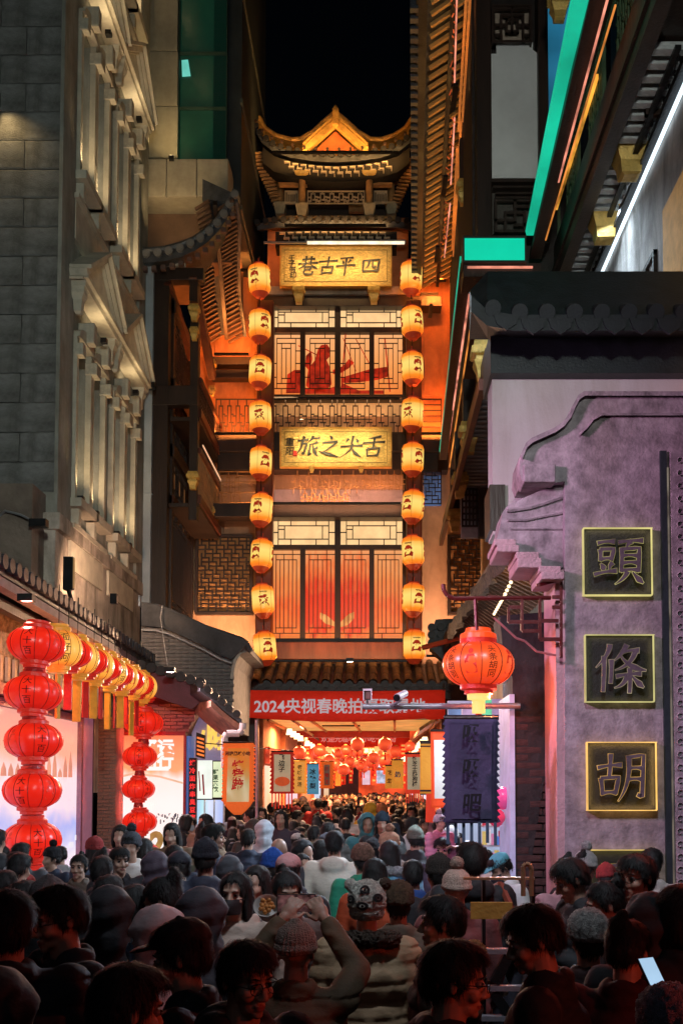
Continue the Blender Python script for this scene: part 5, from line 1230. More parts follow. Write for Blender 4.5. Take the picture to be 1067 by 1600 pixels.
# eave of the right-hand shops running back to the tower
es = thing('right_eave', 'rafters of the right-hand shop eave with a string of round bulbs', 'eave', (1.5, 12, 4))
a0, a1 = P(808, 848, 9.6), P(700, 1000, 21.5)
w0, w1_ = P(905, 885, 9.6), P(735, 1040, 21.5)
N_ = 46
rmat = M('ochre rafter', (.16, .09, .05), .6, var=.3)
for i in range(N_):
    f = (i/(N_-1))**1.35; p0 = a0.lerp(a1, f); p1 = w0.lerp(w1_, f); d = p1-p0
    o = piece(boxmesh(rmat, 'rafter'), 'rafter', es, (p0+p1)/2, Vector((1, 0, 0)).rotation_difference(d.normalized()).to_euler(), (d.length, .055, .05))
m = MB(); m.add([a0+Vector((-.05, 0, .06)), a1+Vector((-.05, 0, .06)), w1_+Vector((0, 0, .10)), w0+Vector((0, 0, .1)), a0+Vector((-.05, 0, .16)), a1+Vector((-.05, 0, .16)), w1_+Vector((0, 0, .2)), w0+Vector((0, 0, .2))], [(3, 2, 1, 0), (4, 5, 6, 7), (0, 1, 5, 4), (2, 3, 7, 6), (3, 0, 4, 7)])
m.build('roof', M('brown roof boards', (.10, .05, .03), .7), es)
thatch = M('rough thatch edge', (.10, .07, .045), .9, var=.6, sc=18, bump=1.0, bs=50)
m = MB(); rg_ = []
for i in range(30):
    f = i/29; p = a0.lerp(a1, f); rg_.append([p+Vector((R.uniform(-.12, -.03)+.03*math.cos(t), 0, R.uniform(-.03, .03)+.14*math.sin(t)-.02)) for t in (0, 1, 2.1, 3.1, 4.2, 5.2)])
m.loft(rg_); m.build('rough_edge', thatch, es)
bl = MB().lathe([(.005, -.04), (.03, -.025), (.04, 0), (.03, .025), (.005, .04)], n=10).mesh('bulb', mats=[bulb_m])
for p, d in along([P(808, 888, 9.5), P(788, 930, 11.2), P(770, 962, 13.5)], .27): piece(bl, 'bulb', es, p, None, .5)
spot('bulb_glow', P(790, 925, 11), None, 4, (1, .55, .25), radius=.1, typ='POINT', parent=es)
# red iron key-pattern bracket and lantern arm
ib = thing('iron_bracket', 'red iron key-pattern bracket on the jamb of the mauve stone wall', 'bracket', P(870, 1020, DS-.1))
D = DS-.05; m = MB()
for a in (((876, 905), (876, 1028)), ((794, 949), (794, 972)), ((794, 949), (815, 949)), ((815, 936), (815, 986)), ((794, 972), (843, 972)), ((815, 986), (843, 986)), ((843, 933), (843, 999)), ((843, 999), (876, 999)), ((843, 970), (872, 970)), ((838, 915), (876, 905)), ((862, 933), (876, 933)), ((862, 949), (876, 949)), ((815, 936), (762, 933))):
    m.beam(P(*a[0], D), P(*a[1], D), .022, .03)
m.build('iron_bars', red_metal, ib)
MB().tube([P(x, y, D) for x, y in ((692, 913), (693, 922), (699, 931), (710, 935), (860, 934))], .018, 8).build('lantern_arm', red_metal, ib, smooth=40)
MB().tube([P(742, 935, D), P(744, 975, D), P(746, 996, D)], .016, 6).build('drop_rod', red_metal, ib)
rp = MB(); rp.tube([P(x, y, D-.05) for x, y in ((771, 965), (790, 982), (806, 997), (820, 1002), (838, 1018), (868, 1024))], .010, 6)
tag(rp.build('red_rope', M('dusty pink rope', (.35, .12, .12), .8)), 'sagging dusty red cable across the black brick top', 'cable')
fr_ = MB(); fr_.cyl(P(660, 1012, 20), P(735, 992, 19.5), .05)
tag(fr_.build('red_pole', M('orange red pole', (.6, .08, .02), .6)), 'slanting orange-red pole behind the big round lantern', 'pole')
rr = thing('small_tiled_roof', 'small dark tiled roof right of the tower above the big round lantern', 'roof', P(700, 1000, 22))
MB().ppoly([(672, 1012), (680, 968), (725, 966), (725, 1030), (690, 1030)], 22.3, .5).build('roof', tile_dark, rr)
for j in range(3):
    for p, d in along([P(674, 980+j*12, 22.2), P(726, 978+j*12, 22.2)], .2): piece(dripm, 'tile', rr, p)
# brightly lit toy and snack shop at the right of the lane
ts = thing('toy_shop', 'brightly lit shop behind the dark blue flag with white tubes and toys', 'shop', P(780, 1300, 11))
D = 12.5
MB().pbox(700, 1095, 812, 1400, D+1.2, .1).build('back_wall', EZ('cool shop interior', [(0, (.3, .35, .5)), (.35, (.5, .6, .85)), (.7, (.75, .7, .85)), (1, (.5, .4, .65))], .75, 2, var=.5), ts)
for a in ((797, 1106, 801, 1400), (790, 1150, 793, 1260)): MB().pbox(*a, 10.2, .05).build('light_tube', E('cold tube', (.7, .85, 1), 1.6), ts)
for i, (a, c) in enumerate((((722, 1100, 748, 1122), (.5, .3, .5)), ((752, 1092, 768, 1128), (.15, .75, .35)), ((700, 1100, 720, 1118), (.2, .3, .6)), ((768, 1092, 790, 1124), (.45, .25, .45)))):
    MB().pbox(*a, D, .1).build('sign_board', E('shop board %d' % i, c, .7, var=.4), ts)
for y in (1290, 1320, 1350): MB().pbox(755, y, 808, y+3, 11.5, .4).build('shelf', M('white shelf', (.6, .6, .62), .5), ts)
for i in range(22):
    c = R.choice([(.7, .05, .08), (.1, .3, .8), (.85, .7, .2), (.8, .3, .5), (.9, .9, .9), (.1, .6, .5)])
    p = P(757+(i % 8)*6.4, 1290+30*(i//8), 11.5); o = MB().box(p.x-.02, p.x+.025, p.y, p.y+.1, p.z, p.z+R.uniform(.08, .17)).build('toy_box', M('toy colour %d' % (hash(c) % 97), c, .5, em=c, es=.25), ts)
spot('shop_lamp', P(780, 1130, 11.6), None, 45, (.75, .85, 1), radius=.2, typ='POINT', parent=ts)
for nm, px, py, r, c, lab in (('pink_balloon', 785, 1247, .105, (.75, .10, .30), 'large pink balloon right of the dark blue flag'), ('red_balloon', 775, 1278, .085, (.80, .05, .12), 'red balloon just below the pink one beside the flag')):
    p = P(px, py, 9.6); m = MB(); m.lathe([(.01, -1.05), (.25, -.98), (.62, -.72), (.93, -.25), (1, .1), (.85, .6), (.5, .9), (.02, 1.02)], n=20)
    m.v = [v*r for v in m.v]; o = m.build(nm, M(nm, c, .25, var=.05, bump=0, em=c, es=.2), smooth=True); o.location = p; tag(o, lab, 'balloon')
# horizontal steel pipe with cameras
pp = MB(); pp.cyl(P(566, 1104, 9.2), P(812, 1103, 9.2), .028, n=10)
o = pp.build('steel_pipe', grey_metal, smooth=40, origin=P(566, 1104, 9.2)); tag(o, 'horizontal steel pipe carrying two cameras in front of the red banner', 'pipe')
cc = thing('security_camera', 'white bullet security camera on the steel pipe', 'camera', P(628, 1092, 9.1))
p = P(626, 1086, 9.05)
MB().cyl(p+Vector((-.035, -.06, -.028)), p+Vector((.04, .11, .024)), .034, .033, 14).build('camera_body', M('white plastic', (.7, .66, .7), .35, var=.05), cc, smooth=40)
MB().cyl(p+Vector((-.041, -.073, -.033)), p+Vector((-.033, -.055, -.027)), .030, .033, 14).build('lens_hood', black_metal, cc)
MB().tube([p+Vector((0, .03, -.04)), P(615, 1101, 9.15), P(607, 1103, 9.2)], .014).build('mount', grey_metal, cc)
cc = thing('small_camera', 'small brown-backed camera standing at the left end of the steel pipe', 'camera', P(574, 1092, 9.15))
MB().pbox(568.5, 1077, 579.5, 1093, 9.12, .06).build('camera_body', M('brown plastic back', (.16, .07, .06), .5), cc, bev=.01)
MB().pbox(567, 1076, 581, 1079, 9.1, .09).pbox(567, 1079, 568.5, 1094, 9.1, .09).pbox(579.5, 1079, 581, 1094, 9.1, .09).build('pale_casing', M('white plastic', (.7, .66, .7), .35, var=.05), cc)
MB().cyl(P(574, 1093, 9.16), P(574, 1103, 9.2), .012).build('mount', grey_metal, cc)
# metal barrier, brass handle, yellow plate at lower right
ba = thing('metal_barrier', 'steel crowd barrier at lower right with yellow plate and grey rails', 'barrier', P(790, 1560, 5.2))
DD = 5.2; m = MB()
for y in (1487, 1545, 1592): 
    MB().pbox(752, y-4, 818, y+4, DD, .05).build('rail', M('pale steel rail', (.42, .40, .45), .35, .6), ba)
MB().pbox(724, 1371, 835, 1375, DD, .04).build('top_rail', M('brass rail', (.4, .22, .12), .4, .5), ba)
MB().beam(P(795, 1490, DD+.03), P(772, 1535, DD+.03), .05).beam(P(770, 1550, DD+.03), P(800, 1592, DD+.03), .05).build('brace', black_metal, ba)
for x in (756, 834): MB().pbox(x-2, 1371, x+3, 1760, DD+.06, .05).build('upright', black_metal, ba)
MB().pbox(735, 1410, 800, 1436, DD-.03, .02).build('yellow_plate', M('dull yellow plate', (.40, .22, .04), .6), ba)
m = MB(); m.tube([P(x, y, DD-.05) for x, y in ((817, 1400), (817, 1354), (821, 1350), (827, 1351), (830, 1358), (830, 1400))], .012, 8); m.build('brass_handle', M('brass rail', (.4, .22, .12), .4, .5), ba)
# stray light fittings: a mauve flood washes the gate wall; some lamps below are added fill
fl = thing('floodlight', 'mauve floodlight on the lantern shop side aimed at the stone gate wall', 'floodlight', (-3.9, 5.4, 5.2))
MB().box(-4.05, -3.85, 5.3, 5.5, 5.1, 5.3).build('lamp_body', black_metal, fl)
spot('flood_lamp', (-3.8, 5.4, 5.2), (2.2, 9.0, 3.6), 1650, (.92, .50, .80), 58, .9, .35, fl)
fl = thing('added_lamp', 'added cool white lamp, unseen, above the near end of the lane', 'lamp', (.6, -.8, 6.6))
MB().box(.4, .8, -.95, -.65, 6.6, 6.7).build('lamp_head', black_metal, fl); MB().cyl((1.4, -.8, 0), (1.4, -.8, 6.9), .06).cyl((1.4, -.8, 6.85), (.6, -.8, 6.7), .04).build('pole', black_metal, fl)
spot('fill_light', (.6, -.8, 6.55), (-4.9, 17, 9.5), 3300, (.86, .95, .86), 75, 1, .3, fl)  # added lamp behind the viewer, brightening the stone facade
f2 = thing('added_lamp', 'added cool hanging lamp, unseen, above the middle of the crowd', 'lamp', (.6, 3.2, 6.9)); MB().box(.45, .75, 3.1, 3.4, 6.92, 7.0).build('lamp_head', black_metal, f2); MB().cyl((.6, 3.25, 7.0), (6, 3.25, 7.4), .02).build('cable', black_metal, f2)
spot('fill_light', (.6, 3.25, 6.9), (-.2, 7.9, 1.4), 1150, (.80, .88, 1), 74, 1, .3, f2)  # added overhead lamp lifting the middle of the crowd
spot('fill_light', (.6, -.8, 6.5), (-.3, 4.5, 1.4), 22, (.72, .84, 1), 80, 1, .3, fl)  # faint added fill on the nearest heads
spot('fill_light', (.8, -.8, 6.55), (1.6, 13.8, 12.5), 900, (.95, .93, .9), 34, 1, .3, fl)  # added beam for the upper right plaster panel
spot('fill_light', (.5, -.8, 6.55), (-3.6, 18.5, 4.9), 420, (.95, .93, .95), 24, 1, .3, fl)  # added beam for the grey brick gable
fl = thing('floodlight', 'warm floodlight standing on the shop eave washing the peach-lit wall', 'floodlight', (-3.95, 15.3, 5.0))
MB().box(-4.0, -3.9, 15.2, 15.3, 4.85, 5.0).build('lamp_body', black_metal, fl)
spot('flood_lamp', (-3.95, 15.3, 5.05), (-4.9, 16.9, 5.2), 330, (1, .60, .38), 100, .8, .1, fl)
for i, (p, q, e, c, lab) in enumerate((((2.5, 1.9, 2.3), (-.4, 3.2, 1.5), 75, (1, .09, .04), 'red sign light beside the viewer on the right'), ((2.15, 6.2, 3.1), (-1.2, 3.2, 1.5), 95, (1, .10, .05), 'red shop light on the right, throwing red light on the nearest faces'), ((1.25, 11.2, 3.7), (-.9, 9.0, 1.4), 1100, (.66, .82, 1), 'added cool white light over the toy shop front, brightening the crowd'),
        ((-3.8, 11.0, 4.1), (-1.2, 7.0, 1.4), 210, (1, .16, .12), 'added red light under the left shop eave, standing in for lantern glow'), ((-.6, 21.9, 4.75), (-.6, 17, 1.2), 2600, (1, .60, .36), 'added warm light under the tiled skirt of the tower, brightening the crowd'), ((-3.3, 16.2, 3.9), (-.8, 13, 1.3), 700, (1, .66, .70), 'added pinkish light by the lit poster box, brightening the crowd'))):
    fl = thing('shop_light', lab, 'lamp', p); MB().box(p[0]-.08, p[0]+.08, p[1]-.06, p[1]+.06, p[2]+.02, p[2]+.1).build('lamp_body', black_metal, fl); spot('lamp_light', p, q, e, c, 130, 1, .08, fl)  # all but the two right-hand red lights are added to brighten the crowd
# ================================================================== lanterns
def ordn(i): return ['first', 'second', 'third', 'fourth', 'fifth', 'sixth', 'seventh', 'eighth', 'ninth', 'tenth', 'eleventh', 'twelfth'][i]
# --- tall paper lanterns on the tower
prof = [(.115, -.365), (.125, -.32), (.20, -.285), (.245, -.22), (.25, -.10), (.25, .10), (.25, .22), (.225, .29), (.15, .33), (.12, .355)]
pm = []
for i in range(len(prof)-1):      # fine hoops
    a, b_ = prof[i], prof[i+1]; n = max(1, int(abs(b_[1]-a[1])/.03))
    for k in range(n):
        f = k/n; pm.append((a[0]+(b_[0]-a[0])*f, a[1]+(b_[1]-a[1])*f)); pm.append((a[0]+(b_[0]-a[0])*(f+.5/n)-.003, a[1]+(b_[1]-a[1])*(f+.5/n)))
pm.append(prof[-1])
skin_y = EZ('yellow lantern paper', [(0, (.55, .05, .01)), (.13, (.90, .18, .012)), (.20, (1, .27, .015)), (.27, (1, .46, .07)), (.42, (1, .68, .15)), (.60, (1, .72, .18)), (.76, (1, .50, .09)), (.80, (1, .28, .015)), (.93, (.85, .13, .012)), (1, (.6, .05, .01))], 1.0, 2, var=.04)
skin = MB().lathe(pm, n=28, cap=True).mesh('paper_shade', mats=[skin_y])
for p in skin.polygons: p.use_smooth = True
cap_red = M('dark red lantern cap', (.30, .03, .01), .5, em=(.5, .04, .01), es=.25)
capb = MB().lathe([(.15, -.335), (.19, -.30), (.12, -.37), (.10, -.40), (.07, -.41)], n=20).mesh('bottom_cap', mats=[cap_red])
capt = MB().lathe([(.12, .35), (.125, .38), (.07, .385)], n=20).lathe([(.012, .38), (.012, .50)], n=6).mesh('top_cap', mats=[cap_red])
seam = MB()
for k in range(6):
    t = k*math.pi/3+.3
    for a, b_ in zip(prof[2:-1], prof[3:]): seam.beam((math.cos(t)*(a[0]+.001), math.sin(t)*(a[0]+.001), a[1]), (math.cos(t)*(b_[0]+.001), math.sin(t)*(b_[0]+.001), b_[1]), .006)
seam = seam.mesh('seam', mats=[M('orange seam', (.5, .15, .02), .6)])
def on_cyl(polys, r, t0, h=.0, s=1.0):
    m = MB()
    for poly in polys:
        n = len(poly); o = [Vector((math.cos(t0+x*s/r)*(r+.004), math.sin(t0+x*s/r)*(r+.004), z*s+h)) for x, z in poly]
        i_ = [Vector((math.cos(t0+x*s/r)*(r-.004), math.sin(t0+x*s/r)*(r-.004), z*s+h)) for x, z in poly]
        m.add(o+i_, [tuple(range(n)), tuple(range(2*n-1, n-1, -1))]+[(i, n+i, n+(i+1) % n, (i+1) % n) for i in range(n)])
    return m
def disc(cx, cz, rx, rz, n=10): return [(cx+rx*math.cos(2*math.pi*i/n), cz+rz*math.sin(2*math.pi*i/n)) for i in range(n)]
figs = [
    [disc(0, .08, .10, .035), disc(-.06, .10, .03, .03), disc(.06, .10, .03, .03), disc(0, .13, .04, .02), disc(-.08, .05, .02, .04), disc(.08, .05, .02, .04), [(-.11, -.10), (-.05, -.03), (0, -.06), (.05, -.03), (.11, -.10), (.06, -.13), (-.06, -.13)]],
    [disc(-.03, .07, .09, .03), disc(.03, .10, .05, .02), [(-.10, .03), (-.04, .0), (-.09, -.06)], [(-.10, -.12), (-.03, -.04), (.03, -.02), (.10, -.08), (.12, -.13)], disc(.08, .04, .02, .02), [(.02, .03), (.06, .02), (.09, -.02), (.05, -.04)]],
    [disc(0, .09, .07, .045), disc(-.07, .06, .025, .025), disc(.07, .06, .025, .025), [(-.12, -.12), (-.10, -.02), (-.05, .0), (-.07, -.06), (-.02, -.09), (.03, -.05), (.06, .0), (.11, -.03), (.10, -.12)], disc(-.01, .02, .012, .006)],
]
print_m = M('brown red lantern print', (.30, .025, .008), .7, var=.1, bump=0, em=(.50, .03, .008), es=.55)
print_d = M('dark lantern print', (.05, .01, .005), .7, var=0, bump=0)
figm = [on_cyl(f, .25, 0, -.02).mesh('printed_figure', mats=[print_m]) for f in figs]
capm_txt = on_cyl([[(x-.02, .0), (x+.012, .0), (x+.018, .012), (x-.012, .02)] for x in (-.07, -.035, 0, .035, .07)]+[[(x-.004, -.02), (x+.012, -.018), (x+.002, .0)] for x in (-.06, -.02, .02, .055)], .25, 0, .16).mesh('printed_title', mats=[print_d])
facem = on_cyl([disc(-.03, .03, .008, .005), disc(.03, .03, .008, .005), [(-.06, -.08), (-.01, -.06), (.0, -.09)], [(.02, -.06), (.05, -.05), (.04, -.09)]], .252, 0, -.02).mesh('printed_face', mats=[print_d])
def paper_lantern(label, p, rz, f, grp):
    t = thing('paper_lantern', label, 'lantern', p, grp, 0)
    for mm, nm in ((skin, 'paper_shade'), (capb, 'bottom_cap'), (capt, 'top_cap'), (seam, 'seam')):
        o = bpy.data.objects.new(nm, mm); COL.objects.link(o); o.parent = t
        if nm == 'seam': o['kind'] = 'stuff'
    for mm, nm, dz in ((figm[f], 'printed_figure', 0), (capm_txt, 'printed_title', 0), (facem, 'printed_face', 0)):
        for k in range(3):
            o = bpy.data.objects.new(nm, mm); COL.objects.link(o); o.parent = t; o.rotation_euler = (0, 0, rz+k*2.094); o['kind'] = 'stuff'
    return t
LX = [(405.5, 438), (406, 509), (406.5, 581), (407, 652), (407.5, 723), (408.5, 796), (409, 867), (411, 938), (414, 1012)]
RX = [(642, 434), (643.5, 504), (644, 575), (644, 647), (644.5, 717), (645, 791), (645, 862), (645.5, 936), (647, 1009)]
rots = [(-110, 0), (-50, 0), (-80, 2), (-90, 1), (-60, 2), (-110, 0), (-125, 0), (-85, 1), (-60, 2)]; rots2 = [(-55, 0), (-50, 2), (-55, 0), (-110, 1), (-60, 0), (-130, 2), (-120, 2), (-60, 2), (-75, 2)]
DL = 22.7
for side_, pts_, rr_ in (('left', LX, rots), ('right', RX, rots2)):
    for i, ((x, y), (a, f)) in enumerate(zip(pts_, rr_)):
        pos = 'topmost' if i == 0 else 'lowest' if i == 8 else ordn(i)+' from the top'
        t = paper_lantern('glowing paper lantern with opera print, %s of the tower\'s %s string' % (pos, side_), P(x, y, DL), rad(a), f, 'paper lanterns in two strings on the tower')
        t.rotation_euler = (rad(R.uniform(-4, 4)), rad(R.uniform(-5, 5)), rad(R.uniform(-8, 8)))
    m = MB(); m.tube([P(pts_[0][0], pts_[0][1]-38, DL)]+[P(x, y, DL) for x, y in pts_], .012, 5)
    o = m.build('rope', cord_black, origin=P(pts_[0][0], pts_[0][1], DL)); tag(o, 'black rope holding the %s string of paper lanterns' % side_, 'rope')
    # dark red cloth sleeves are the columns behind
for k_ in range(0, 9):
    for pts_ in (LX, RX): spot('lantern_lamp', P(pts_[k_][0], pts_[k_][1]-2, DL+.36), None, 2.6, (1, .30, .05), radius=.02, typ='POINT', parent=tw)
# --- round red lanterns
EXPO = .8
def round_prof(R_, H_, n=12): return [(R_*(abs(math.cos(a))**EXPO)*(1 if abs(a) < 1.4 else 1)+.0, H_*math.sin(a)) for a in [(-1.2+2.4*i/n) for i in range(n+1)]]
def red_set(key, stops, Rr, Hh, chars, txtsize, ribs=12, s=1.0, cap=(.5, .02, .01)):
    pf = round_prof(Rr, Hh, 14)
    skin_ = MB().lathe(pf, n=72, rib=.035, nr=ribs).mesh('lantern_skin', mats=[EZ(key+' skin', stops, s, 2, var=.03)])
    for p in skin_.polygons: p.use_smooth = True
    rib_ = MB()
    for k in range(ribs):
        t = 2*math.pi*k/ribs
        for a, b_ in zip(pf, pf[1:]): rib_.beam((math.cos(t)*a[0]*.97, math.sin(t)*a[0]*.97, a[1]), (math.cos(t)*b_[0]*.97, math.sin(t)*b_[0]*.97, b_[1]), .006*Rr/.3)
    rib_ = rib_.mesh('rib', mats=[M(key+' rib', (.25, .01, .005), .5)])
    z0 = Hh*math.sin(1.2); r0 = pf[-1][0]
    cpt = MB().lathe([(r0*1.15, z0-.012), (r0*1.15, z0+.03), (r0*.9, z0+.05), (r0*.9, z0+.075)], n=24).mesh('collar', mats=[M(key+' collar', cap, .4, em=cap, es=.5)])
    cp = MB().lathe([(r0*.9, -z0-.07), (r0*.9, -z0-.04), (r0*1.15, -z0-.03), (r0*1.15, -z0+.012)], n=24).mesh('collar', mats=[M(key+' collar', cap, .4, em=cap, es=.5)])
    tm = []
    for k0 in range(0, ribs, 2):
        t0 = 2*math.pi*(k0+.5)/ribs+.0
        for j, c in enumerate(chars):
            src = text_mesh(c, txtsize, 0.0, txtsize*.004)
            zc = Hh*.52-j*(Hh*1.04/(len(chars)-1)) if len(chars) > 1 else 0
            vs = []
            for v in src.vertices:
                zz = v.co.y*.85+zc; a_ = math.asin(max(-.98, min(.98, zz/Hh))); rr = Rr*math.cos(a_)**EXPO
                tt_ = t0+v.co.x/Rr*1.05; vs.append((math.cos(tt_)*(rr+.004), math.sin(tt_)*(rr+.004), zz))
            if k0 % 4 == 0 or len(chars) > 3: tm.append((vs, [tuple(p.vertices) for p in src.polygons]))
            else: pass
        if k0 % 4 == 2 or len(chars) > 3:   # faint seated figure on alternate panels
            tf = 2*math.pi*(k0+(.5 if k0 % 4 == 2 and len(chars) <= 3 else 1.5))/ribs; pass
    tmb = MB()
    for vs, fs in tm: tmb.add(vs, fs)
    tmesh = tmb.mesh('lettering', mats=[M(key+' ink', (.04, .004, .002), .6, var=0, bump=0)])
    fm = MB()
    for k0 in range(ribs):
        if (len(chars) <= 3 and k0 % 4 == 2) or (len(chars) > 3 and k0 % 2 == 1):
            t0 = 2*math.pi*(k0+.5)/ribs
            for poly in (disc(0, .42, .10, .12), [(-.2, -.5), (-.22, 0), (-.12, .28), (.12, .28), (.2, .05), (.22, -.2), (.26, -.5)]):
                o_ = []
                for x, z in poly:
                    zz = z*Hh; rr = Rr*math.cos(math.asin(max(-.98, min(.98, z))))**EXPO; tt_ = t0+x*.75
                    o_.append(Vector((math.cos(tt_)*(rr+.004), math.sin(tt_)*(rr+.004), zz)))
                fm.add(o_, [tuple(range(len(o_)))])
    fmesh = fm.mesh('printed_figure', mats=[M(key+' figure print', (.35, .02, .01), .6, var=.1, bump=0, em=(.62, .02, .005), es=.7)])
    return [(skin_, 'lantern_skin'), (rib_, 'rib'), (cp, 'collar'), (cpt, 'collar'), (tmesh, 'lettering'), (fmesh, 'printed_figure')]
def mk(parts, label, p, rz=0, grp=None, nm='red_lantern', s=1, tilt=(0, 0)):
    t = thing(nm, label, 'lantern', p, grp); t.rotation_euler = (tilt[0], tilt[1], rz); t.scale = (s, s, s)
    for mm, n_ in parts:
        o = bpy.data.objects.new(n_, mm); COL.objects.link(o); o.parent = t
        if n_ in ('rib', 'printed_figure'): o['kind'] = 'stuff'
    return t
neck = MB().lathe([(.10, -.075), (.118, -.065), (.10, 0), (.118, .065), (.10, .075)], n=16).mesh('neck_sleeve', mats=[M('dark red neck', (.22, .01, .01), .35, var=.4, sc=12, em=(.35, .01, .008), es=.25)])
redst = [(0, (.38, .006, .004)), (.15, (.62, .012, .006)), (.5, (.78, .016, .006)), (.72, (.86, .024, .008)), (.9, (.66, .012, .004)), (1, (.45, .01, .004))]
A_ = red_set('hanging red lantern', redst, .305, .195, '大十百', .098)
# near tall string
DA = 10.9
ys = [1008, 1084, 1158, 1235, 1312, 1389]; xs = [58, 53, 53, 51, 51, 50]
for i, (x, y) in enumerate(zip(xs, ys)):
    t = mk(A_, 'large red lantern marked 大十百, %s of the near left tall string' % ('topmost' if i == 0 else 'lowest' if i == 5 else ordn(i)+' from the top'), P(x, y, DA), rad((-105, -100, -70, -110, -75, -90)[i]), 'red lanterns in the near left string', tilt=(rad(R.uniform(-4, 4)), rad(R.uniform(-5, 5))))
    if i < 5: o = bpy.data.objects.new('neck_sleeve', neck); COL.objects.link(o); o.parent = t; o.location = (0, 0, -.262)
# far tall string
DF = 17.2
ys2 = [1130, 1182, 1233, 1284, 1335]; xs2 = [225, 219, 217, 219, 222]
for i, (x, y) in enumerate(zip(xs2, ys2)):
    t = mk(A_, 'smaller red lantern, %s of the string before the lit poster box' % ('topmost' if i == 0 else 'lowest' if i == 4 else ordn(i)+' from the top'), P(x, y, DF-.3), rad((-100, -95, -60, -120, -80)[i]), 'red lanterns in the string before the poster box', s=(1.05, .93, .88, .92, 1.0)[i])
    if i < 4: o = bpy.data.objects.new('neck_sleeve', neck); COL.objects.link(o); o.parent = t; o.location = (0, 0, -.262); o.scale = (.8, .8, 1)
# row of alternating red / yellow lanterns under the eave
yst = [(0, (.6, .10, .01)), (.14, (.98, .35, .04)), (.5, (1, .55, .11)), (.86, (1, .34, .04)), (1, (.6, .1, .01))]
B_ = red_set('hanging yellow lantern', yst, .27, .225, '面好河', .12, cap=(.6, .25, .03))
p0, p1 = P(92, 1014, 11.5), P(236, 1080, 17.8)
n = 15
for i in range(n):
    f = i/(n-1); f = f
    p = p0.lerp(p1, f); yel = i % 2 == 0
    col = 'yellow' if yel else 'red'
    t = mk(B_ if yel else A_, '%s drum lantern, %s from the near end of the row under the shop eave' % (col, (ordn(i//2) + ' ' + col)), p, rad(R.uniform(0, 360)), 'lanterns in the row under the shop eave', s=.98 if yel else .90, nm='yellow_lantern' if yel else 'red_lantern')
    m = MB().cyl((0, 0, .28), (0, 0, .75), .006, n=4).mesh('hanging_wire', mats=[cord_black]); o = bpy.data.objects.new('hanging_wire', m); COL.objects.link(o); o.parent = t
    ts_ = MB().box(-.05, .05, -.012, .012, -.78, -.28).mesh('tassel', mats=[M('yellow ribbon tassel', (.55, .28, .03), .7, em=(.6, .28, .03), es=.2) if yel else M('red ribbon tassel', (.5, .02, .02), .7, em=(.5, .02, .01), es=.2)])
    o = bpy.data.objects.new('tassel', ts_); COL.objects.link(o); o.parent = t; o.rotation_euler = (0, 0, R.uniform(0, 3)); o.scale = (1, 1, R.uniform(.8, 1.15))
# big round lantern at right
bst = [(0, (.70, .03, .006)), (.2, (.95, .07, .012)), (.55, (1, .13, .03)), (.85, (.98, .08, .012)), (1, (.7, .03, .006))]
C_ = red_set('big orange red lantern', bst, .300, .195, '头条胡同', .078, ribs=10)
t = mk(C_, 'big round orange-red lantern with a column of black characters and yellow lower sleeve', P(747, 1038, 8.55), rad(-90), None, nm='round_lantern')
z0 = .195*math.sin(1.2)
for nm, mb_, mt in (('top_ring', MB().lathe([(.155, z0+.03), (.15, z0+.07), (.11, z0+.09), (.105, z0+.12)], n=28), M('orange cap', (.7, .08, .01), .4, em=(.95, .07, .01), es=.7)),
                    ('lower_sleeve', MB().lathe([(.055, -z0-.23), (.055, -z0-.12), (.095, -z0-.115), (.095, -z0-.03)], n=24), E('lemon lit sleeve', (1, .70, .20), 1.1, var=.05)),
                    ('tassel', MB().lathe([(.02, -z0-.50), (.065, -z0-.47), (.045, -z0-.30), (.03, -z0-.235)], n=14, rib=.2, nr=24), M('scarlet silk tassel', (.55, .015, .01), .6, em=(.7, .02, .01), es=.25))):
    o = bpy.data.objects.new(nm, mb_.mesh(nm, mats=[mt])); COL.objects.link(o); o.parent = t
spot('lantern_glow', P(747, 1090, 8.65), None, 30, (1, .16, .05), radius=.02, typ='POINT', parent=t)
# lamps hidden in the middle of the lantern row: their glow on faces nearby
for (px, py, D, e) in ((54, 1045, DA, 14), (52, 1120, DA, 14), (52, 1196, DA, 14), (51, 1273, DA, 14), (220, 1156, DF-.3, 12), (218, 1208, DF-.3, 12), (218, 1258, DF-.3, 12)):
    spot('lantern_lamp', P(px, py, D+.13), None, e*.9, (1, .06, .03), radius=.015, typ='POINT', parent=sh)
for f in (.12, .37, .62, .87): spot('lantern_lamp', p0.lerp(p1, f)+Vector((-.32, 0, -.1)), None, 20, (1, .35, .10), radius=.02, typ='POINT', parent=sh)
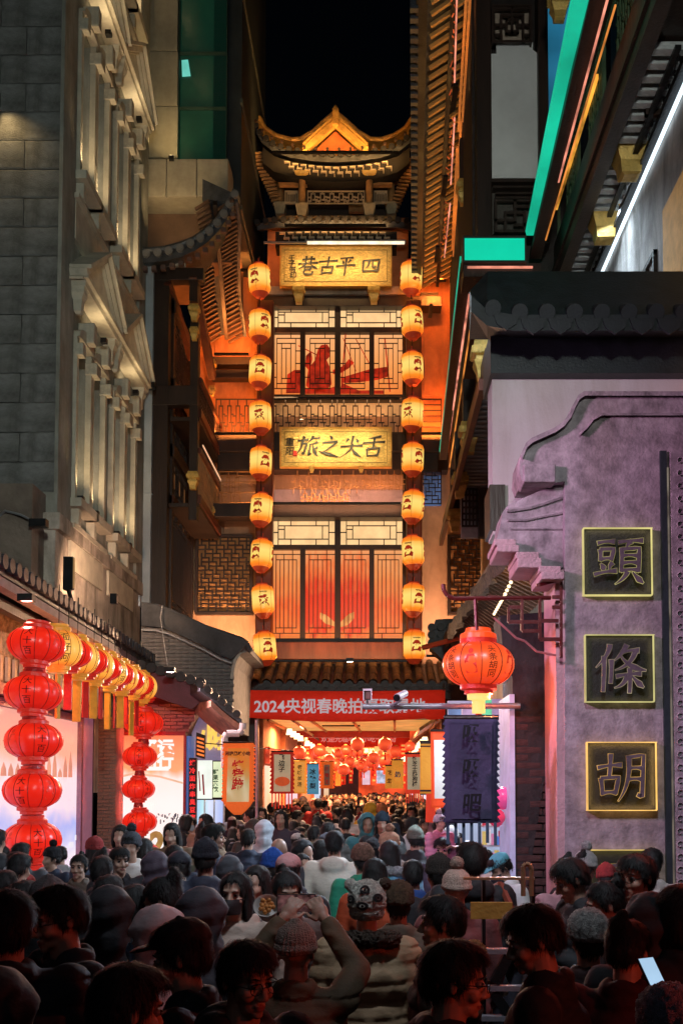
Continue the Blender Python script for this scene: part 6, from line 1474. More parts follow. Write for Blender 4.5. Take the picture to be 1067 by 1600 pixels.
# ================================================================== hanging flags
def flag(label, px, y0, y1, wpx, D, field, border, chars, cmat, csize, teeth=0, taper=0, tassels=None, inner=None, lean=0, rzz=0, nm='shop_flag', cols=12, topbar=True, bot='flat'):
    t = thing(nm, label, 'flag', P(px, y1, D), None)
    s = D/F; W = wpx*s/2; zt = P(px, y0, D).z; zb = P(px, y1, D).z; x = P(px, (y0+y1)/2, D).x; H = zt-zb
    rng = random.Random(int(px))
    def wav(xx, zz): return .035*math.sin(zz*5+xx*3+px)+.02*math.sin(xx*11+zz*2)
    # cloth with teeth down both sides
    m = MB(); n = 24; vs = []
    for j in range(n+1):
        z = zt-H*j/n; w_ = W
        if bot == 'point' and j > n*.8: w_ = W*(1-.75*((j/n-.8)/.2)**1.5)
        row = [x-w_+2*w_*i/8 for i in range(9)]
        vs += [(xx, D+wav(xx, z), z) for xx in row]
    m.add(vs, [(j*9+i, (j+1)*9+i, (j+1)*9+i+1, j*9+i+1) for j in range(n) for i in range(8)])
    o = m.build('cloth', border, t, smooth=True); o.modifiers.new('t', 'SOLIDIFY').thickness = .006
    if teeth:
        m = MB(); hh = H/teeth*(.82 if bot == 'point' else 1)
        for k in range(teeth):
            for sg in (-1, 1):
                z = zt-hh*k
                m.prism([(x+sg*W*.98, D+wav(x, z), z), (x+sg*(W+hh*.42), D+wav(x, z), z-hh*.75), (x+sg*W*.98, D+wav(x, z), z-hh)], (0, .006, 0))
        m.build('teeth', border, t)
    if field is not None:
        m = MB(); vs = []; a, b_, c, d = inner or (.78, .08, .92, 0)
        for j in range(n+1):
            z = zt-H*(b_+(c-b_)*j/n)
            vs += [(x-W*a+2*W*a*i/6, D+wav(x-W*a+2*W*a*i/6, z)-.012, z) for i in range(7)]
        m.add(vs, [(j*7+i, (j+1)*7+i, (j+1)*7+i+1, j*7+i+1) for j in range(n) for i in range(6)]); m.build('field', field, t, smooth=True)
    if chars:
        k = len(chars)
        for i, c in enumerate(chars):
            z = zt-H*(csize[1]+(csize[2]-csize[1])*(i/(k-1) if k > 1 else .5))
            text(c, (x, D-.085, z), csize[0], cmat, t, .002, csize[0]*.025, shear=.1)
    if tassels:
        m = MB()
        for i in range(tassels[0]):
            xx = x-W*.9+1.8*W*i/(tassels[0]-1); L = H*tassels[1]*rng.uniform(.85, 1.1); m.box(xx-W*.06, xx+W*.06, D-.004, D+.004, zb-L, zb+.01)
        m.build('fringe', tassels[2], t)
    if topbar: MB().cyl((x-W*1.05, D, zt+.012), (x+W*1.05, D, zt+.012), .014, n=8).build('top_rod', dark_wood, t)
    return t
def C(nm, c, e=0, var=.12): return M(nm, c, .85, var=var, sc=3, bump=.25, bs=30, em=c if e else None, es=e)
red_ink = M('red flag ink', (.45, .01, .01), .8, var=.1, bump=0, em=(.6, .01, .01), es=.25); blk_ink = M('black flag ink', (.02, .015, .02), .8, var=.1, bump=0)
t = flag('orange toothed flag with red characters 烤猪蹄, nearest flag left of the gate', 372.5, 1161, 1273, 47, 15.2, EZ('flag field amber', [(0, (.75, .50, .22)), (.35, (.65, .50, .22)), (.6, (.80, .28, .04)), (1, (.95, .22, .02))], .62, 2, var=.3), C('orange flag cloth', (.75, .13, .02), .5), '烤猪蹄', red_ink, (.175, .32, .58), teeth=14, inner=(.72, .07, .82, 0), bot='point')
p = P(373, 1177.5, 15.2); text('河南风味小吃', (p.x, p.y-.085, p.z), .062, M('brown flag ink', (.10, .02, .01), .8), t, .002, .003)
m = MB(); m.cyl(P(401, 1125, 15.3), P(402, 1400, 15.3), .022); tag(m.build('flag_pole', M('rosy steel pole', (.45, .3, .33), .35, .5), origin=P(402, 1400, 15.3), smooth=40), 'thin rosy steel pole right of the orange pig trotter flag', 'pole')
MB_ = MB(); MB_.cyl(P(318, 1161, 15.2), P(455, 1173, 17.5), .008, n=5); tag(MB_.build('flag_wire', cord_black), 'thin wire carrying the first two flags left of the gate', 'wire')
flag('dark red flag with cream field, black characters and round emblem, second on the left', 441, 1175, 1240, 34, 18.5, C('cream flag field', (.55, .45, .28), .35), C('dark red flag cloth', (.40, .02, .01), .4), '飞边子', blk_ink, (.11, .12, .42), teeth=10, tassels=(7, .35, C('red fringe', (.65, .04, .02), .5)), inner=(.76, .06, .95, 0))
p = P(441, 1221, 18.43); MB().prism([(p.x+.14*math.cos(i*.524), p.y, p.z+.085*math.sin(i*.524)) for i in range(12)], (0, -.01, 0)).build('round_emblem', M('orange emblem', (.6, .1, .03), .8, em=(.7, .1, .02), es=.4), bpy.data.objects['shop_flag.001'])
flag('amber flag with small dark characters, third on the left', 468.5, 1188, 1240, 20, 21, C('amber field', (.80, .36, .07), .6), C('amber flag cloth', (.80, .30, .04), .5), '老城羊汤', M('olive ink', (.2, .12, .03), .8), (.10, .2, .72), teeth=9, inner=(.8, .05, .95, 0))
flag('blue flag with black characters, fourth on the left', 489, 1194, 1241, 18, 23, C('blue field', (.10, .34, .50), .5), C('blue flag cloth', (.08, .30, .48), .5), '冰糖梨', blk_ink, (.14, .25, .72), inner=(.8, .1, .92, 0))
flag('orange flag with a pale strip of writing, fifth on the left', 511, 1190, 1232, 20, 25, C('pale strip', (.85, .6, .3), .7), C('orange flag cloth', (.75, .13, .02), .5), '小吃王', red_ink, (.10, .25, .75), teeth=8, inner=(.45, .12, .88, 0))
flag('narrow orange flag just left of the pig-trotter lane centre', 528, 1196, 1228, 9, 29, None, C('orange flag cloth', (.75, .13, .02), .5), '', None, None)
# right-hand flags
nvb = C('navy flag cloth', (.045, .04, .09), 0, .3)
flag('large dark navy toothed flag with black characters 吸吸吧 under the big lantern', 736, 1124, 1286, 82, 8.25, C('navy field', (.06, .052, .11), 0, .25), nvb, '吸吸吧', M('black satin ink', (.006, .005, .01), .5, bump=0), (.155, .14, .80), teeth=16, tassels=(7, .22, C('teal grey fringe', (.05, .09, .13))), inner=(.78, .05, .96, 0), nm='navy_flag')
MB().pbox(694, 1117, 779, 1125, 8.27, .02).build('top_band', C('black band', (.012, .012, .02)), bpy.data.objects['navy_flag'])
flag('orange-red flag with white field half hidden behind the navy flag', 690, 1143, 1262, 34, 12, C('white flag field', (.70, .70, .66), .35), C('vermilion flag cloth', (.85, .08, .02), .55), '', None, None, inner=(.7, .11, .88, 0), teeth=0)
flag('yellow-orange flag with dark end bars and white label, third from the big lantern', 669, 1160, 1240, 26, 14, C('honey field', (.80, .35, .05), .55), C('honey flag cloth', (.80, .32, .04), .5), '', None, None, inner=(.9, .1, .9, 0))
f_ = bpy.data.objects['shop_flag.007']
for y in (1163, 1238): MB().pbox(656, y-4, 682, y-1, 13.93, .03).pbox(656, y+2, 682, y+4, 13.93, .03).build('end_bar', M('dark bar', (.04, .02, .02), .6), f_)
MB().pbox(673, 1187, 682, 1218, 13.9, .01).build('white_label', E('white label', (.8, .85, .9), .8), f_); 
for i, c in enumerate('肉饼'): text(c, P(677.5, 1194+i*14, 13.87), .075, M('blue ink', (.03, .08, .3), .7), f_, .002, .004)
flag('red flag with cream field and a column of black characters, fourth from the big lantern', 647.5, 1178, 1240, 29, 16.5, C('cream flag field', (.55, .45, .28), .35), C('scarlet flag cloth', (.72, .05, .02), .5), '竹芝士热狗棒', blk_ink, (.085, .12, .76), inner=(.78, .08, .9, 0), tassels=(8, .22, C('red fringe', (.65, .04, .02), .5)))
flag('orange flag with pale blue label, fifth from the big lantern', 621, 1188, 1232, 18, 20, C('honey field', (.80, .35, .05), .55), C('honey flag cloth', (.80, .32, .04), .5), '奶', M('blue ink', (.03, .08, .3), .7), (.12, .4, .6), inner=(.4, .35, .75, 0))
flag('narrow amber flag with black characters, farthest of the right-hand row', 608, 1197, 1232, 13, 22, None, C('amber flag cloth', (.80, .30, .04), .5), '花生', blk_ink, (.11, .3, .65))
sc_ = MB(); p = P(668, 1262, 13.5)
MB_ = MB(); MB_.beam(P(673, 1240, 13), P(672, 1285, 13), .12, .02); tag(MB_.build('red_streamer', C('scarlet flag cloth', (.72, .05, .02), .5), origin=P(672, 1285, 13)), 'red cloth streamer hanging below the yellow-orange flag', 'streamer')
# ================================================================== people
def icos(n=2):
    import bmesh
    bm = bmesh.new(); bmesh.ops.create_icosphere(bm, subdivisions=n, radius=1); bm.verts.index_update()
    v = np.array([tuple(x.co) for x in bm.verts]); f = [tuple(q.index for q in p.verts) for p in bm.faces]; bm.free(); return v, f
ICO = icos(2)
def sm(x, a, b): t = np.clip((x-a)/(b-a), 0, 1); return t*t*(3-2*t)
def blob(prims, voxel, smooth=4, decimate=None):
    m = MB()
    for p in prims:
        if p[0] == 'e':
            _, c, r = p[:3]; rot = p[3] if len(p) > 3 else None
            vs = [Vector((a*r[0], b*r[1], d*r[2])) for a, b, d in ICO[0]]
            if rot is not None: vs = [rot @ v for v in vs]
            m.add([v+Vector(c) for v in vs], ICO[1])
        else:
            _, a, b, r0, r1 = p; a = Vector(a); b = Vector(b)
            m.cyl(a, b, r0, r1, 14)
            for c, r in ((a, r0), (b, r1)): m.add([Vector(v)*r+c for v in ICO[0]], ICO[1])
    me = m.mesh('tmp'); o = bpy.data.objects.new('tmp', me); COL.objects.link(o)
    rm = o.modifiers.new('r', 'REMESH'); rm.mode = 'VOXEL'; rm.voxel_size = voxel; rm.use_smooth_shade = True
    if smooth: s = o.modifiers.new('s', 'SMOOTH'); s.factor = .5; s.iterations = smooth
    if decimate: d = o.modifiers.new('d', 'DECIMATE'); d.ratio = decimate
    dg = bpy.context.evaluated_depsgraph_get(); dg.update()
    out = bpy.data.meshes.new_from_object(o.evaluated_get(dg)); bpy.data.objects.remove(o); bpy.data.meshes.remove(me)
    out.polygons.foreach_set('use_smooth', [True]*len(out.polygons))
    return out
def getv(m): a = np.zeros(len(m.vertices)*3); m.vertices.foreach_get('co', a); return a.reshape(-1, 3)
def setv(m, a): m.vertices.foreach_set('co', np.ascontiguousarray(a).ravel()); m.update()
rs = np.random.RandomState(3)
def fnoise(a, f, seed=0):
    """cheap smooth noise: a few summed sines"""
    r = np.random.RandomState(seed); o = np.zeros(len(a))
    for k in range(7):
        d = r.normal(size=3); d /= np.linalg.norm(d); o += np.sin(a@d*f*(.6+.25*k)+r.uniform(0, 6.28))/(1+.35*k)
    return o/3
PIV = Vector((0, -.012, 1.49))
def hrot(yaw, pitch): return Matrix.Rotation(yaw, 3, 'Z') @ Matrix.Rotation(-pitch, 3, 'X')   # yaw>0: turns to own left; pitch>0: looks down
HS = .93
def head_prims(Rm):
    L = [('e', (0, -.010, 1.632), (.075, .093, .088)), ('e', (0, .022, 1.588), (.061, .066, .082)), ('e', (0, .035, 1.530), (.046, .046, .034)), ('e', (0, .070, 1.508), (.020, .016, .015)),
         ('c', (0, .084, 1.607), (0, .104, 1.568), .0085, .0125), ('e', (.012, .093, 1.562), (.009, .012, .008)), ('e', (-.012, .093, 1.562), (.009, .012, .008)),
         ('e', (.037, .056, 1.572), (.024, .026, .026)), ('e', (-.037, .056, 1.572), (.024, .026, .026)), ('c', (-.034, .076, 1.626), (.034, .076, 1.626), .0105, .0105),
         ('e', (0, .082, 1.539), (.022, .012, .0062)), ('e', (0, .081, 1.529), (.019, .012, .0068)), ('e', (.075, -.010, 1.596), (.008, .016, .026)), ('e', (-.075, -.010, 1.596), (.008, .016, .026))]
    out = []
    for p in L:
        if p[0] == 'e': out.append(('e', PIV+Rm@((Vector(p[1])-PIV)*HS), tuple(q*HS for q in p[2]), Rm))
        else: out.append(('c', PIV+Rm@((Vector(p[1])-PIV)*HS), PIV+Rm@((Vector(p[2])-PIV)*HS), p[3]*HS, p[4]*HS))
    out.append(('c', (0, -.025, 1.38), PIV+Rm@(Vector((0, -.004, 1.545))-PIV), .056, .050))
    return out
ARMS = {'stand': ((.235, -.03, 1.13), (.225, .07, .90)), 'phone': ((.215, .02, 1.14), (.09, .25, 1.24)), 'raise': ((.25, .16, 1.50), (.10, .26, 1.70)), 'pocket': ((.27, -.06, 1.15), (.16, .10, 1.00))}
def arms(pose):
    o = []
    for s in (-1, 1):
        k = pose
        if pose == 'hold': k = 'phone' if s > 0 else 'pocket'
        e, w_ = ARMS[k]; o.append((Vector((s*.185, -.01, 1.395)), Vector((s*e[0], e[1], e[2])), Vector((s*w_[0], w_[1], w_[2]))))
    return o
def hand_prims(e, w_, s, curl):
    d = (w_-e).normalized(); side = Vector((s*-1, 0, 0)); side = (side-d*side.dot(d)).normalized(); n = d.cross(side)*(1 if s < 0 else -1)
    if n.y < 0: n = -n
    L = [('c', w_-d*.03, w_+d*.02, .024, .026), ('e', w_+d*.055, (.038, .018, .045), Matrix((side, n, d)).transposed())]
    for i, ln in enumerate((.066, .075, .070, .055)):
        a = w_+d*.088+side*(.030-.0205*i); b = a+d*ln*.5+n*ln*.18*curl; c = b+d*ln*.42*(1-curl*.6)+n*ln*.45*curl
        L += [('c', a, b, .0085, .008), ('c', b, c, .008, .0068)]
    a = w_+d*.03+side*.034; b = a+d*.035+side*.018+n*.012*curl; c = b+d*.025+n*.016*curl; L += [('c', a, b, .0105, .0095), ('c', b, c, .0095, .008)]
    return L
skin_m = M('skin', (.46, .28, .20), .5, var=.1, sc=9, bump=.06, bs=90); lip_m = M('lips', (.36, .13, .11), .45, var=.1, bump=0)
BODY = {}
def body_mesh(pose, yaw, pitch, vox):
    k = (pose, yaw, pitch, vox)
    if k in BODY: return BODY[k]
    Rm = hrot(rad(yaw), rad(pitch)); pr_ = head_prims(Rm)
    pr_ += [('e', (0, -.01, 1.30), (.15, .095, .14)), ('e', (0, 0, 1.10), (.13, .085, .14)), ('e', (0, 0, .94), (.145, .10, .11)), ('c', (-.15, -.01, 1.385), (.15, -.01, 1.385), .05, .05)]
    for s, (a, e, w_) in zip((-1, 1), arms(pose)):
        pr_ += [('c', a, e, .042, .035), ('c', e, w_, .034, .025)]+hand_prims(e, w_, s, 0.9 if pose != 'stand' else .5)
    for s in (-1, 1): pr_ += [('c', (s*.085, 0, .92), (s*.095, .01, .50), .075, .048), ('c', (s*.095, .01, .50), (s*.10, -.02, .10), .046, .032), ('c', (s*.10, -.03, .05), (s*.105, .13, .035), .035, .028)]
    m = blob(pr_, vox, 3)
    a = getv(m); inv = np.array(Rm.transposed()); piv = np.array(PIV)
    hm = a[:, 2] > 1.47; h = (a[hm]-piv)@inv.T/HS+piv
    for s in (-1, 1):
        g = np.exp(-(((h[:, 0]-s*.031)/.015)**2+((h[:, 2]-1.604)/.011)**2))*(h[:, 1] > .03); h[:, 1] -= .010*g
    g = np.exp(-((h[:, 2]-1.534)/.0022)**2-(h[:, 0]/.022)**2)*(h[:, 1] > .06); h[:, 1] -= .004*g
    back = (h-piv)*HS@np.array(Rm).T+piv; a[hm] = back; setv(m, a)
    m.materials.append(skin_m); m.materials.append(lip_m)
    cc = np.zeros(len(m.polygons)*3); m.polygons.foreach_get('center', cc); cc = cc.reshape(-1, 3); c = (cc-piv)@inv.T/HS+piv
    lip = (np.abs(c[:, 0]) < .022) & (np.abs(c[:, 2]-1.534) < .0105*(1-np.abs(c[:, 0])/.03)) & (c[:, 1] > .075)
    m.polygons.foreach_set('material_index', lip.astype(int)); BODY[k] = m; m.name = 'body'; return m
CL = {}
def jacket_mesh(pose, kind, vox):
    k = (pose, kind, vox)
    if k in CL: return CL[k]
    f = 1.20 if kind in ('puffer', 'fleece') else 1.07
    pr_ = [('e', (0, -.015, 1.27), (.195*f, .14*f, .17)), ('e', (0, 0, 1.08), (.19*f, .145*f, .18)), ('e', (0, 0, .90), (.20*f, .155*f, .15)), ('c', (-.145, -.01, 1.375), (.145, -.01, 1.375), .072*f, .072*f), ('e', (0, -.02, 1.415), (.115, .10, .06))]
    if kind == 'coat': pr_ += [('e', (0, 0, .70), (.22, .17, .22))]
    g = 1+(f-1)*.4; g *= .9 if pose == 'raise' else 1
    for a, e, w_ in arms(pose): pr_ += [('c', a, e, .076*g, .062*g), ('c', e, w_+(e-w_)*.10, .058*g, .046*g)]+([('e', e+(w_-e)*q, (.060*g, .060*g, .030)) for q in (.15, .45, .75)] if kind == 'puffer' else [])
    if kind == 'hooddown': pr_ += [('e', (0, -.105, 1.44), (.11, .06, .075)), ('e', (.07, -.05, 1.45), (.05, .07, .05)), ('e', (-.07, -.05, 1.45), (.05, .07, .05))]
    if kind in ('plain', 'puffer', 'coat', 'fleece'): pr_ += [('e', (.06, -.02, 1.455), (.035, .075, .045)), ('e', (-.06, -.02, 1.455), (.035, .075, .045)), ('e', (0, -.075, 1.46), (.07, .03, .045))]
    if kind == 'hoodup': pr_ += [('e', (0, -.03, 1.62), (.118, .128, .135)), ('e', (0, -.04, 1.50), (.105, .115, .10))]
    m = blob(pr_, vox, 3); a = getv(m)
    r = a.copy(); r[:, 2] = 0; ln = np.linalg.norm(r, axis=1)[:, None]+1e-6; n = r/ln
    if kind in ('puffer', 'fleece'):
        ph = (a[:, 2]-1.43)/.085; w = 1-np.abs(np.sin(ph*math.pi))**.5; body = a[:, 2] < 1.43; a -= n*((.010 if kind == 'fleece' else .013)*(np.abs(np.cos(ph*math.pi))**6)*body)[:, None]
    wr = fnoise(a*np.array([1, 1, .5]), 42, 5)*.006+fnoise(a*np.array([1, 1, 2.2]), 60, 9)*.0016; a += n*wr[:, None]
    if kind == 'hoodup': th_ = np.arctan2(a[:, 0], a[:, 1]); hz = sm(a[:, 2], 1.44, 1.50); a += n*((.006*np.sin(th_*5+a[:, 2]*30)+.005*np.sin(a[:, 2]*75+th_*2)+.012*np.exp(-(a[:, 0]/.008)**2)*(a[:, 1] < 0))*hz)[:, None]
    if kind == 'hoodup':   # face opening pushed in
        g = np.clip(1-((a[:, 0]/.070)**2+((a[:, 2]-1.595)/.092)**2), 0, 1)**.4*(a[:, 1] > .02); a[:, 1] -= g*.12
    setv(m, a); m.materials.append(M('jacket base', (.02, .02, .022))); m.name = 'jacket'; CL[k] = m; return m
def trousers_mesh(vox=.014):
    if 'tr' in CL: return CL['tr']
    pr_ = [('e', (0, 0, .92), (.165, .125, .12))]
    for s in (-1, 1): pr_ += [('c', (s*.09, 0, .90), (s*.10, .01, .5), .095, .070), ('c', (s*.10, .01, .5), (s*.10, -.015, .10), .068, .058)]
    m = blob(pr_, vox, 3); a = getv(m); a[:, 1] += fnoise(a, 40, 2)*.006; setv(m, a); m.materials.append(M('trouser cloth', (.02, .02, .03))); m.name = 'trousers'; CL['tr'] = m; return m
def shoes_mesh():
    if 'sh' in CL: return CL['sh']
    m = MB()
    for s in (-1, 1):
        rings = []
        for y, w_, h in ((-.085, .03, .05), (-.07, .045, .10), (0, .048, .10), (.08, .052, .065), (.15, .045, .05), (.175, .025, .035)):
            rings.append([Vector((s*.10+w_*math.cos(t), y, max(0, h/2+h/2*math.sin(t)))) for t in [2*math.pi*i/10 for i in range(10)]])
        m.loft(rings)
    me = m.mesh('shoes', mats=[M('shoe leather', (.03, .03, .03), .5)]); CL['sh'] = me; return me
HAIR = {}
def hair_mesh(kind, vox=.007):
    k = (kind, vox)
    if k in HAIR: return HAIR[k]
    if kind in ('short', 'bowl', 'spiky'):
        pr_ = [('e', (0, -.014, 1.640), (.084, .101, .089)), ('e', (0, -.04, 1.596), (.078, .074, .080)), ('e', (0, .018, 1.680), (.070, .080, .048))]
    elif kind == 'bob': pr_ = [('e', (0, -.014, 1.645), (.092, .108, .092)), ('e', (0, -.05, 1.57), (.098, .075, .12)), ('e', (.075, -.005, 1.57), (.025, .055, .10)), ('e', (-.075, -.005, 1.57), (.025, .055, .10))]
    elif kind == 'long': pr_ = [('e', (0, -.014, 1.645), (.090, .106, .090)), ('e', (0, -.065, 1.50), (.100, .065, .22)), ('e', (.072, -.015, 1.54), (.026, .05, .14)), ('e', (-.072, -.015, 1.54), (.026, .05, .14))]
    else: pr_ = [('e', (0, -.014, 1.642), (.086, .104, .088)), ('e', (0, -.04, 1.598), (.078, .078, .08)), ('e', (0, -.095, 1.70), (.042, .040, .038)), ('e', (.01, -.10, 1.735), (.02, .02, .025))]
    m = blob(pr_, vox, 3); a = getv(m); c = np.array([0, -.015, 1.62]); d = a-c; n = d/np.linalg.norm(d, axis=1)[:, None]
    th = np.arctan2(d[:, 0], -d[:, 1]); amp = {'spiky': .007, 'short': .0042}.get(kind, .0035)
    q = np.stack([np.cos(th)*3.2, np.sin(th)*3.2, a[:, 2]*7], 1)
    a += n*(amp*fnoise(q, 5.0, 11)+amp*.6*fnoise(q*np.array([1, 1, .4]), 13.0, 4))[:, None]
    fr = {'short': 1.672, 'bowl': 1.650, 'spiky': 1.672, 'bob': 1.674, 'long': 1.682, 'bun': 1.672}[kind]
    side = {'short': 1.592, 'bowl': 1.588, 'spiky': 1.60, 'bob': 1.40, 'long': 1.2, 'bun': 1.598}[kind]
    nape = {'short': 1.545, 'bowl': 1.535, 'spiky': 1.55, 'bob': 1.40, 'long': 1.1, 'bun': 1.54}[kind]
    y = a[:, 1]; line = nape+(side-nape)*sm(y, -.085, -.03)+(fr-side)*sm(y, .015, .062)
    if kind in ('bob', 'long'): line = nape+(fr-nape)*sm(y, .035, .068)
    line = line+.010*np.sin(th*23)*.5+.006*np.sin(th*11+1)
    hide = sm(line-a[:, 2], -.004, .012)
    if kind not in ('bob', 'long'):   # pull in round the ear
        pass
    inner = c+(a-c)*.78; a = a*(1-hide[:, None])+inner*hide[:, None]; setv(m, a)
    if kind in ('bob', 'long', 'bun') and False: pass
    m = strands(m, a, c, hide, kind, 5200 if vox < .008 else 900)
    m.materials.append(M('black hair', (.007, .006, .0055), .5, var=.4, sc=22, bump=.6, bs=70, stretch=(1, 1, .12))); m.name = 'hair'; HAIR[k] = m; return m
def strands(m, a, c, hide, kind, n):
    r = np.random.RandomState(5); ok = np.where(hide < .25)[0]; V = [tuple(v) for v in a]; Fc = [tuple(p.vertices) for p in m.polygons]
    crown = np.array([0.01, -.045, 1.735]); big = 1.0 if n > 1000 else 1.7
    for i in r.choice(ok, n):
        p = a[i].copy(); nn = (p-c); nn /= np.linalg.norm(nn)
        d = p-crown; d[2] -= .05; d -= nn*d.dot(nn); d /= (np.linalg.norm(d)+1e-6); d += r.normal(size=3)*.16
        L = r.uniform(.02, .045)*(.7 if kind == 'bun' else 1); w_ = np.cross(nn, d)*.0009*big; q0 = p-nn*.001; lift = r.uniform(.0, .05) if kind != 'spiky' else r.uniform(0, .16)
        q1 = p+d*L*.5+nn*(.002+lift*L); q2 = p+d*L+nn*(lift*L*1.6-.002)+np.array([0, 0, -.15*L])
        o = len(V); V += [tuple(q0-w_), tuple(q0+w_), tuple(q1-w_), tuple(q1+w_), tuple(q2)]; Fc += [(o, o+1, o+3, o+2), (o+2, o+3, o+4)]
    me = bpy.data.meshes.new('hair'); me.from_pydata(V, [], Fc); me.polygons.foreach_set('use_smooth', [True]*len(Fc)); bpy.data.meshes.remove(m); return me
def hat_mesh(kind, vox=.007):
    k = ('hat', kind, vox)
    if k in HAIR: return HAIR[k]
    if kind in ('beanie', 'pom', 'fluffy', 'panda'):
        f = 1.10 if kind in ('fluffy', 'panda') else 1
        pr_ = [('e', (0, -.014, 1.668), (.094*f, .112*f, .092*f)), ('e', (0, -.016, 1.635), (.096*f, .114*f, .05))]
        if kind == 'beanie' : pr_ += [('e', (0, -.02, 1.74), (.035, .04, .03))]
        if kind == 'panda': pr_ += [('e', (.085, -.0, 1.735), (.036, .022, .036)), ('e', (-.085, .0, 1.735), (.036, .022, .036)), ('e', (0, -.035, 1.60), (.095, .10, .06))]
        m = blob(pr_, vox, 3); a = getv(m); c = np.array([0, -.014, 1.62]); d = a-c; th = np.arctan2(d[:, 0], d[:, 1]); n = d/np.linalg.norm(d, axis=1)[:, None]
        if kind in ('beanie', 'pom'): a += n*(.0028*np.sin(th*34))[:, None]; cuff = (a[:, 2] < 1.655)*.006; a += n*cuff[:, None]
        else: a += n*(rs.uniform(-1, 1, len(a))*.006+fnoise(a, 120, 3)*.004)[:, None]
        lo = {'panda': 1.56}.get(kind, 1.612)+.03*sm(a[:, 1], 0, .08); hide = sm(lo-a[:, 2], -.002, .006); a = a*(1-hide[:, None])+(c+(a-c)*.72)*hide[:, None]; setv(m, a)
    elif kind == 'cap':
        pr_ = [('e', (0, -.014, 1.662), (.090, .108, .080)), ('e', (0, .105, 1.655), (.062, .062, .010)), ('e', (0, .135, 1.650), (.050, .042, .007)), ('e', (0, -.014, 1.742), (.010, .010, .006))]
        m = blob(pr_, vox, 3); a = getv(m); hide = sm(1.645-a[:, 2], -.002, .005)*(a[:, 1] < .09); c = np.array([0, -.014, 1.62]); a = a*(1-hide[:, None])+(c+(a-c)*.72)*hide[:, None]; setv(m, a)
    else: return None
    m.materials.append(M('hat base', (.1, .1, .1))); m.name = 'hat'; HAIR[k] = m; return m
pomm = None
def fuzz_ball(r, c, vox=.006, key='pompom'):
    if (key, r) in HAIR: return HAIR[(key, r)]
    m = blob([('e', c, (r, r, r))], vox, 1); a = getv(m); d = a-np.array(c); n = d/np.linalg.norm(d, axis=1)[:, None]; a += n*(rs.uniform(-1, 1, len(a))*r*.12)[:, None]; setv(m, a)
    m.materials.append(M('pompom base', (.5, .5, .5))); m.name = key; HAIR[(key, r)] = m; return m
EYE = []; BROW = []
for s in (-1, 1):
    e_ = MB(); e_.add([Vector(v)*.0128+Vector((s*.031, .0715, 1.603)) for v in ICO[0]], ICO[1])
    e_.cur = 1; e_.add([Vector((v[0]*.0078, v[1]*.003, v[2]*.0070))+Vector((s*.031, .0832, 1.602)) for v in ICO[0]], ICO[1])
    e_.add([Vector((v[0]*.016, v[1]*.004, v[2]*.0026))+Vector((s*.031, .0835, 1.6085)) for v in ICO[0]], ICO[1])
    EYE.append(e_.mesh('eye', mats=[M('eye white', (.22, .19, .18), .3, var=0, bump=0), M('dark iris', (.01, .008, .006), .2, var=0, bump=0)]))
    BROW.append(MB().tube([Vector((s*.014, .0905, 1.623)), Vector((s*.030, .0885, 1.629)), Vector((s*.048, .0755, 1.624))], .0028, 5).mesh('eyebrow', mats=[M('black hair', (.007, .006, .0055))]))
GL = MB()
for s in (-1, 1):
    GL.tube([Vector((s*.033+.0225*math.cos(t), .102, 1.600+.019*math.sin(t))) for t in [2*math.pi*i/14 for i in range(15)]], .0017, 5)
    GL.tube([Vector((s*.055, .102, 1.605)), Vector((s*.077, .06, 1.606)), Vector((s*.083, -.01, 1.606))], .0018, 5)
GL.tube([Vector((-.011, .103, 1.603)), Vector((.011, .103, 1.603))], .0017, 5)
GL = GL.mesh('glasses', mats=[M('dark spectacle frame', (.03, .03, .035), .25, .5)])
MASKB = None
def mask_mesh():
    if 'mask' in HAIR: return HAIR['mask']
    m = MB(); rings = []
    for j in range(9):
        z = 1.585-.085*j/8; row = []
        for i in range(13):
            t = -1.25+2.5*i/12; bul = .018*math.sin(math.pi*j/8)+.006
            row.append(Vector((math.sin(t)*(.066-.012*j/8), .022+math.cos(t)*(.075+.016*math.exp(-(t*2)**2))+bul*math.cos(t), z)))
        rings.append(row)
    m.loft(rings, closed=False, cap=False)
    m.tube([Vector((.062, .05, 1.575)), Vector((.083, -.01, 1.60))], .0012, 4); m.tube([Vector((-.062, .05, 1.575)), Vector((-.083, -.01, 1.60))], .0012, 4)
    me = m.mesh('face_mask', mats=[M('mask cloth', (.5, .5, .5))]); HAIR['mask'] = me; return me
def fur_mesh(kind):
    if ('fur', kind) in HAIR: return HAIR[('fur', kind)]
    pr_ = []
    R_, z0, zb = (.125, 1.46, 1.44) if kind == 'collar' else (.118, 1.60, 1.60)
    if kind == 'collar':
        for i in range(12):
            t = 2*math.pi*i/12
            if math.sin(t) > .85: continue
            pr_.append(('e', (math.cos(t)*R_, -.02+math.sin(t)*.115, 1.455-.02*math.sin(t)), (.05, .05, .045)))
    else:
        for i in range(14):
            t = 2*math.pi*i/14; pr_.append(('e', (math.cos(t)*.088, .075+.01*math.sin(t), 1.60+math.sin(t)*.115), (.032, .034, .032)))
    m = blob(pr_, .008, 1); a = getv(m); c = np.array([0, -.02, 1.45]); d = a-c; n = d/np.linalg.norm(d, axis=1)[:, None]; a += n*(rs.uniform(-1, 1.3, len(a))*.010)[:, None]; setv(m, a)
    m.materials.append(M('fur base', (.3, .2, .1))); m.name = 'fur_trim'; HAIR[('fur', kind)] = m; return m
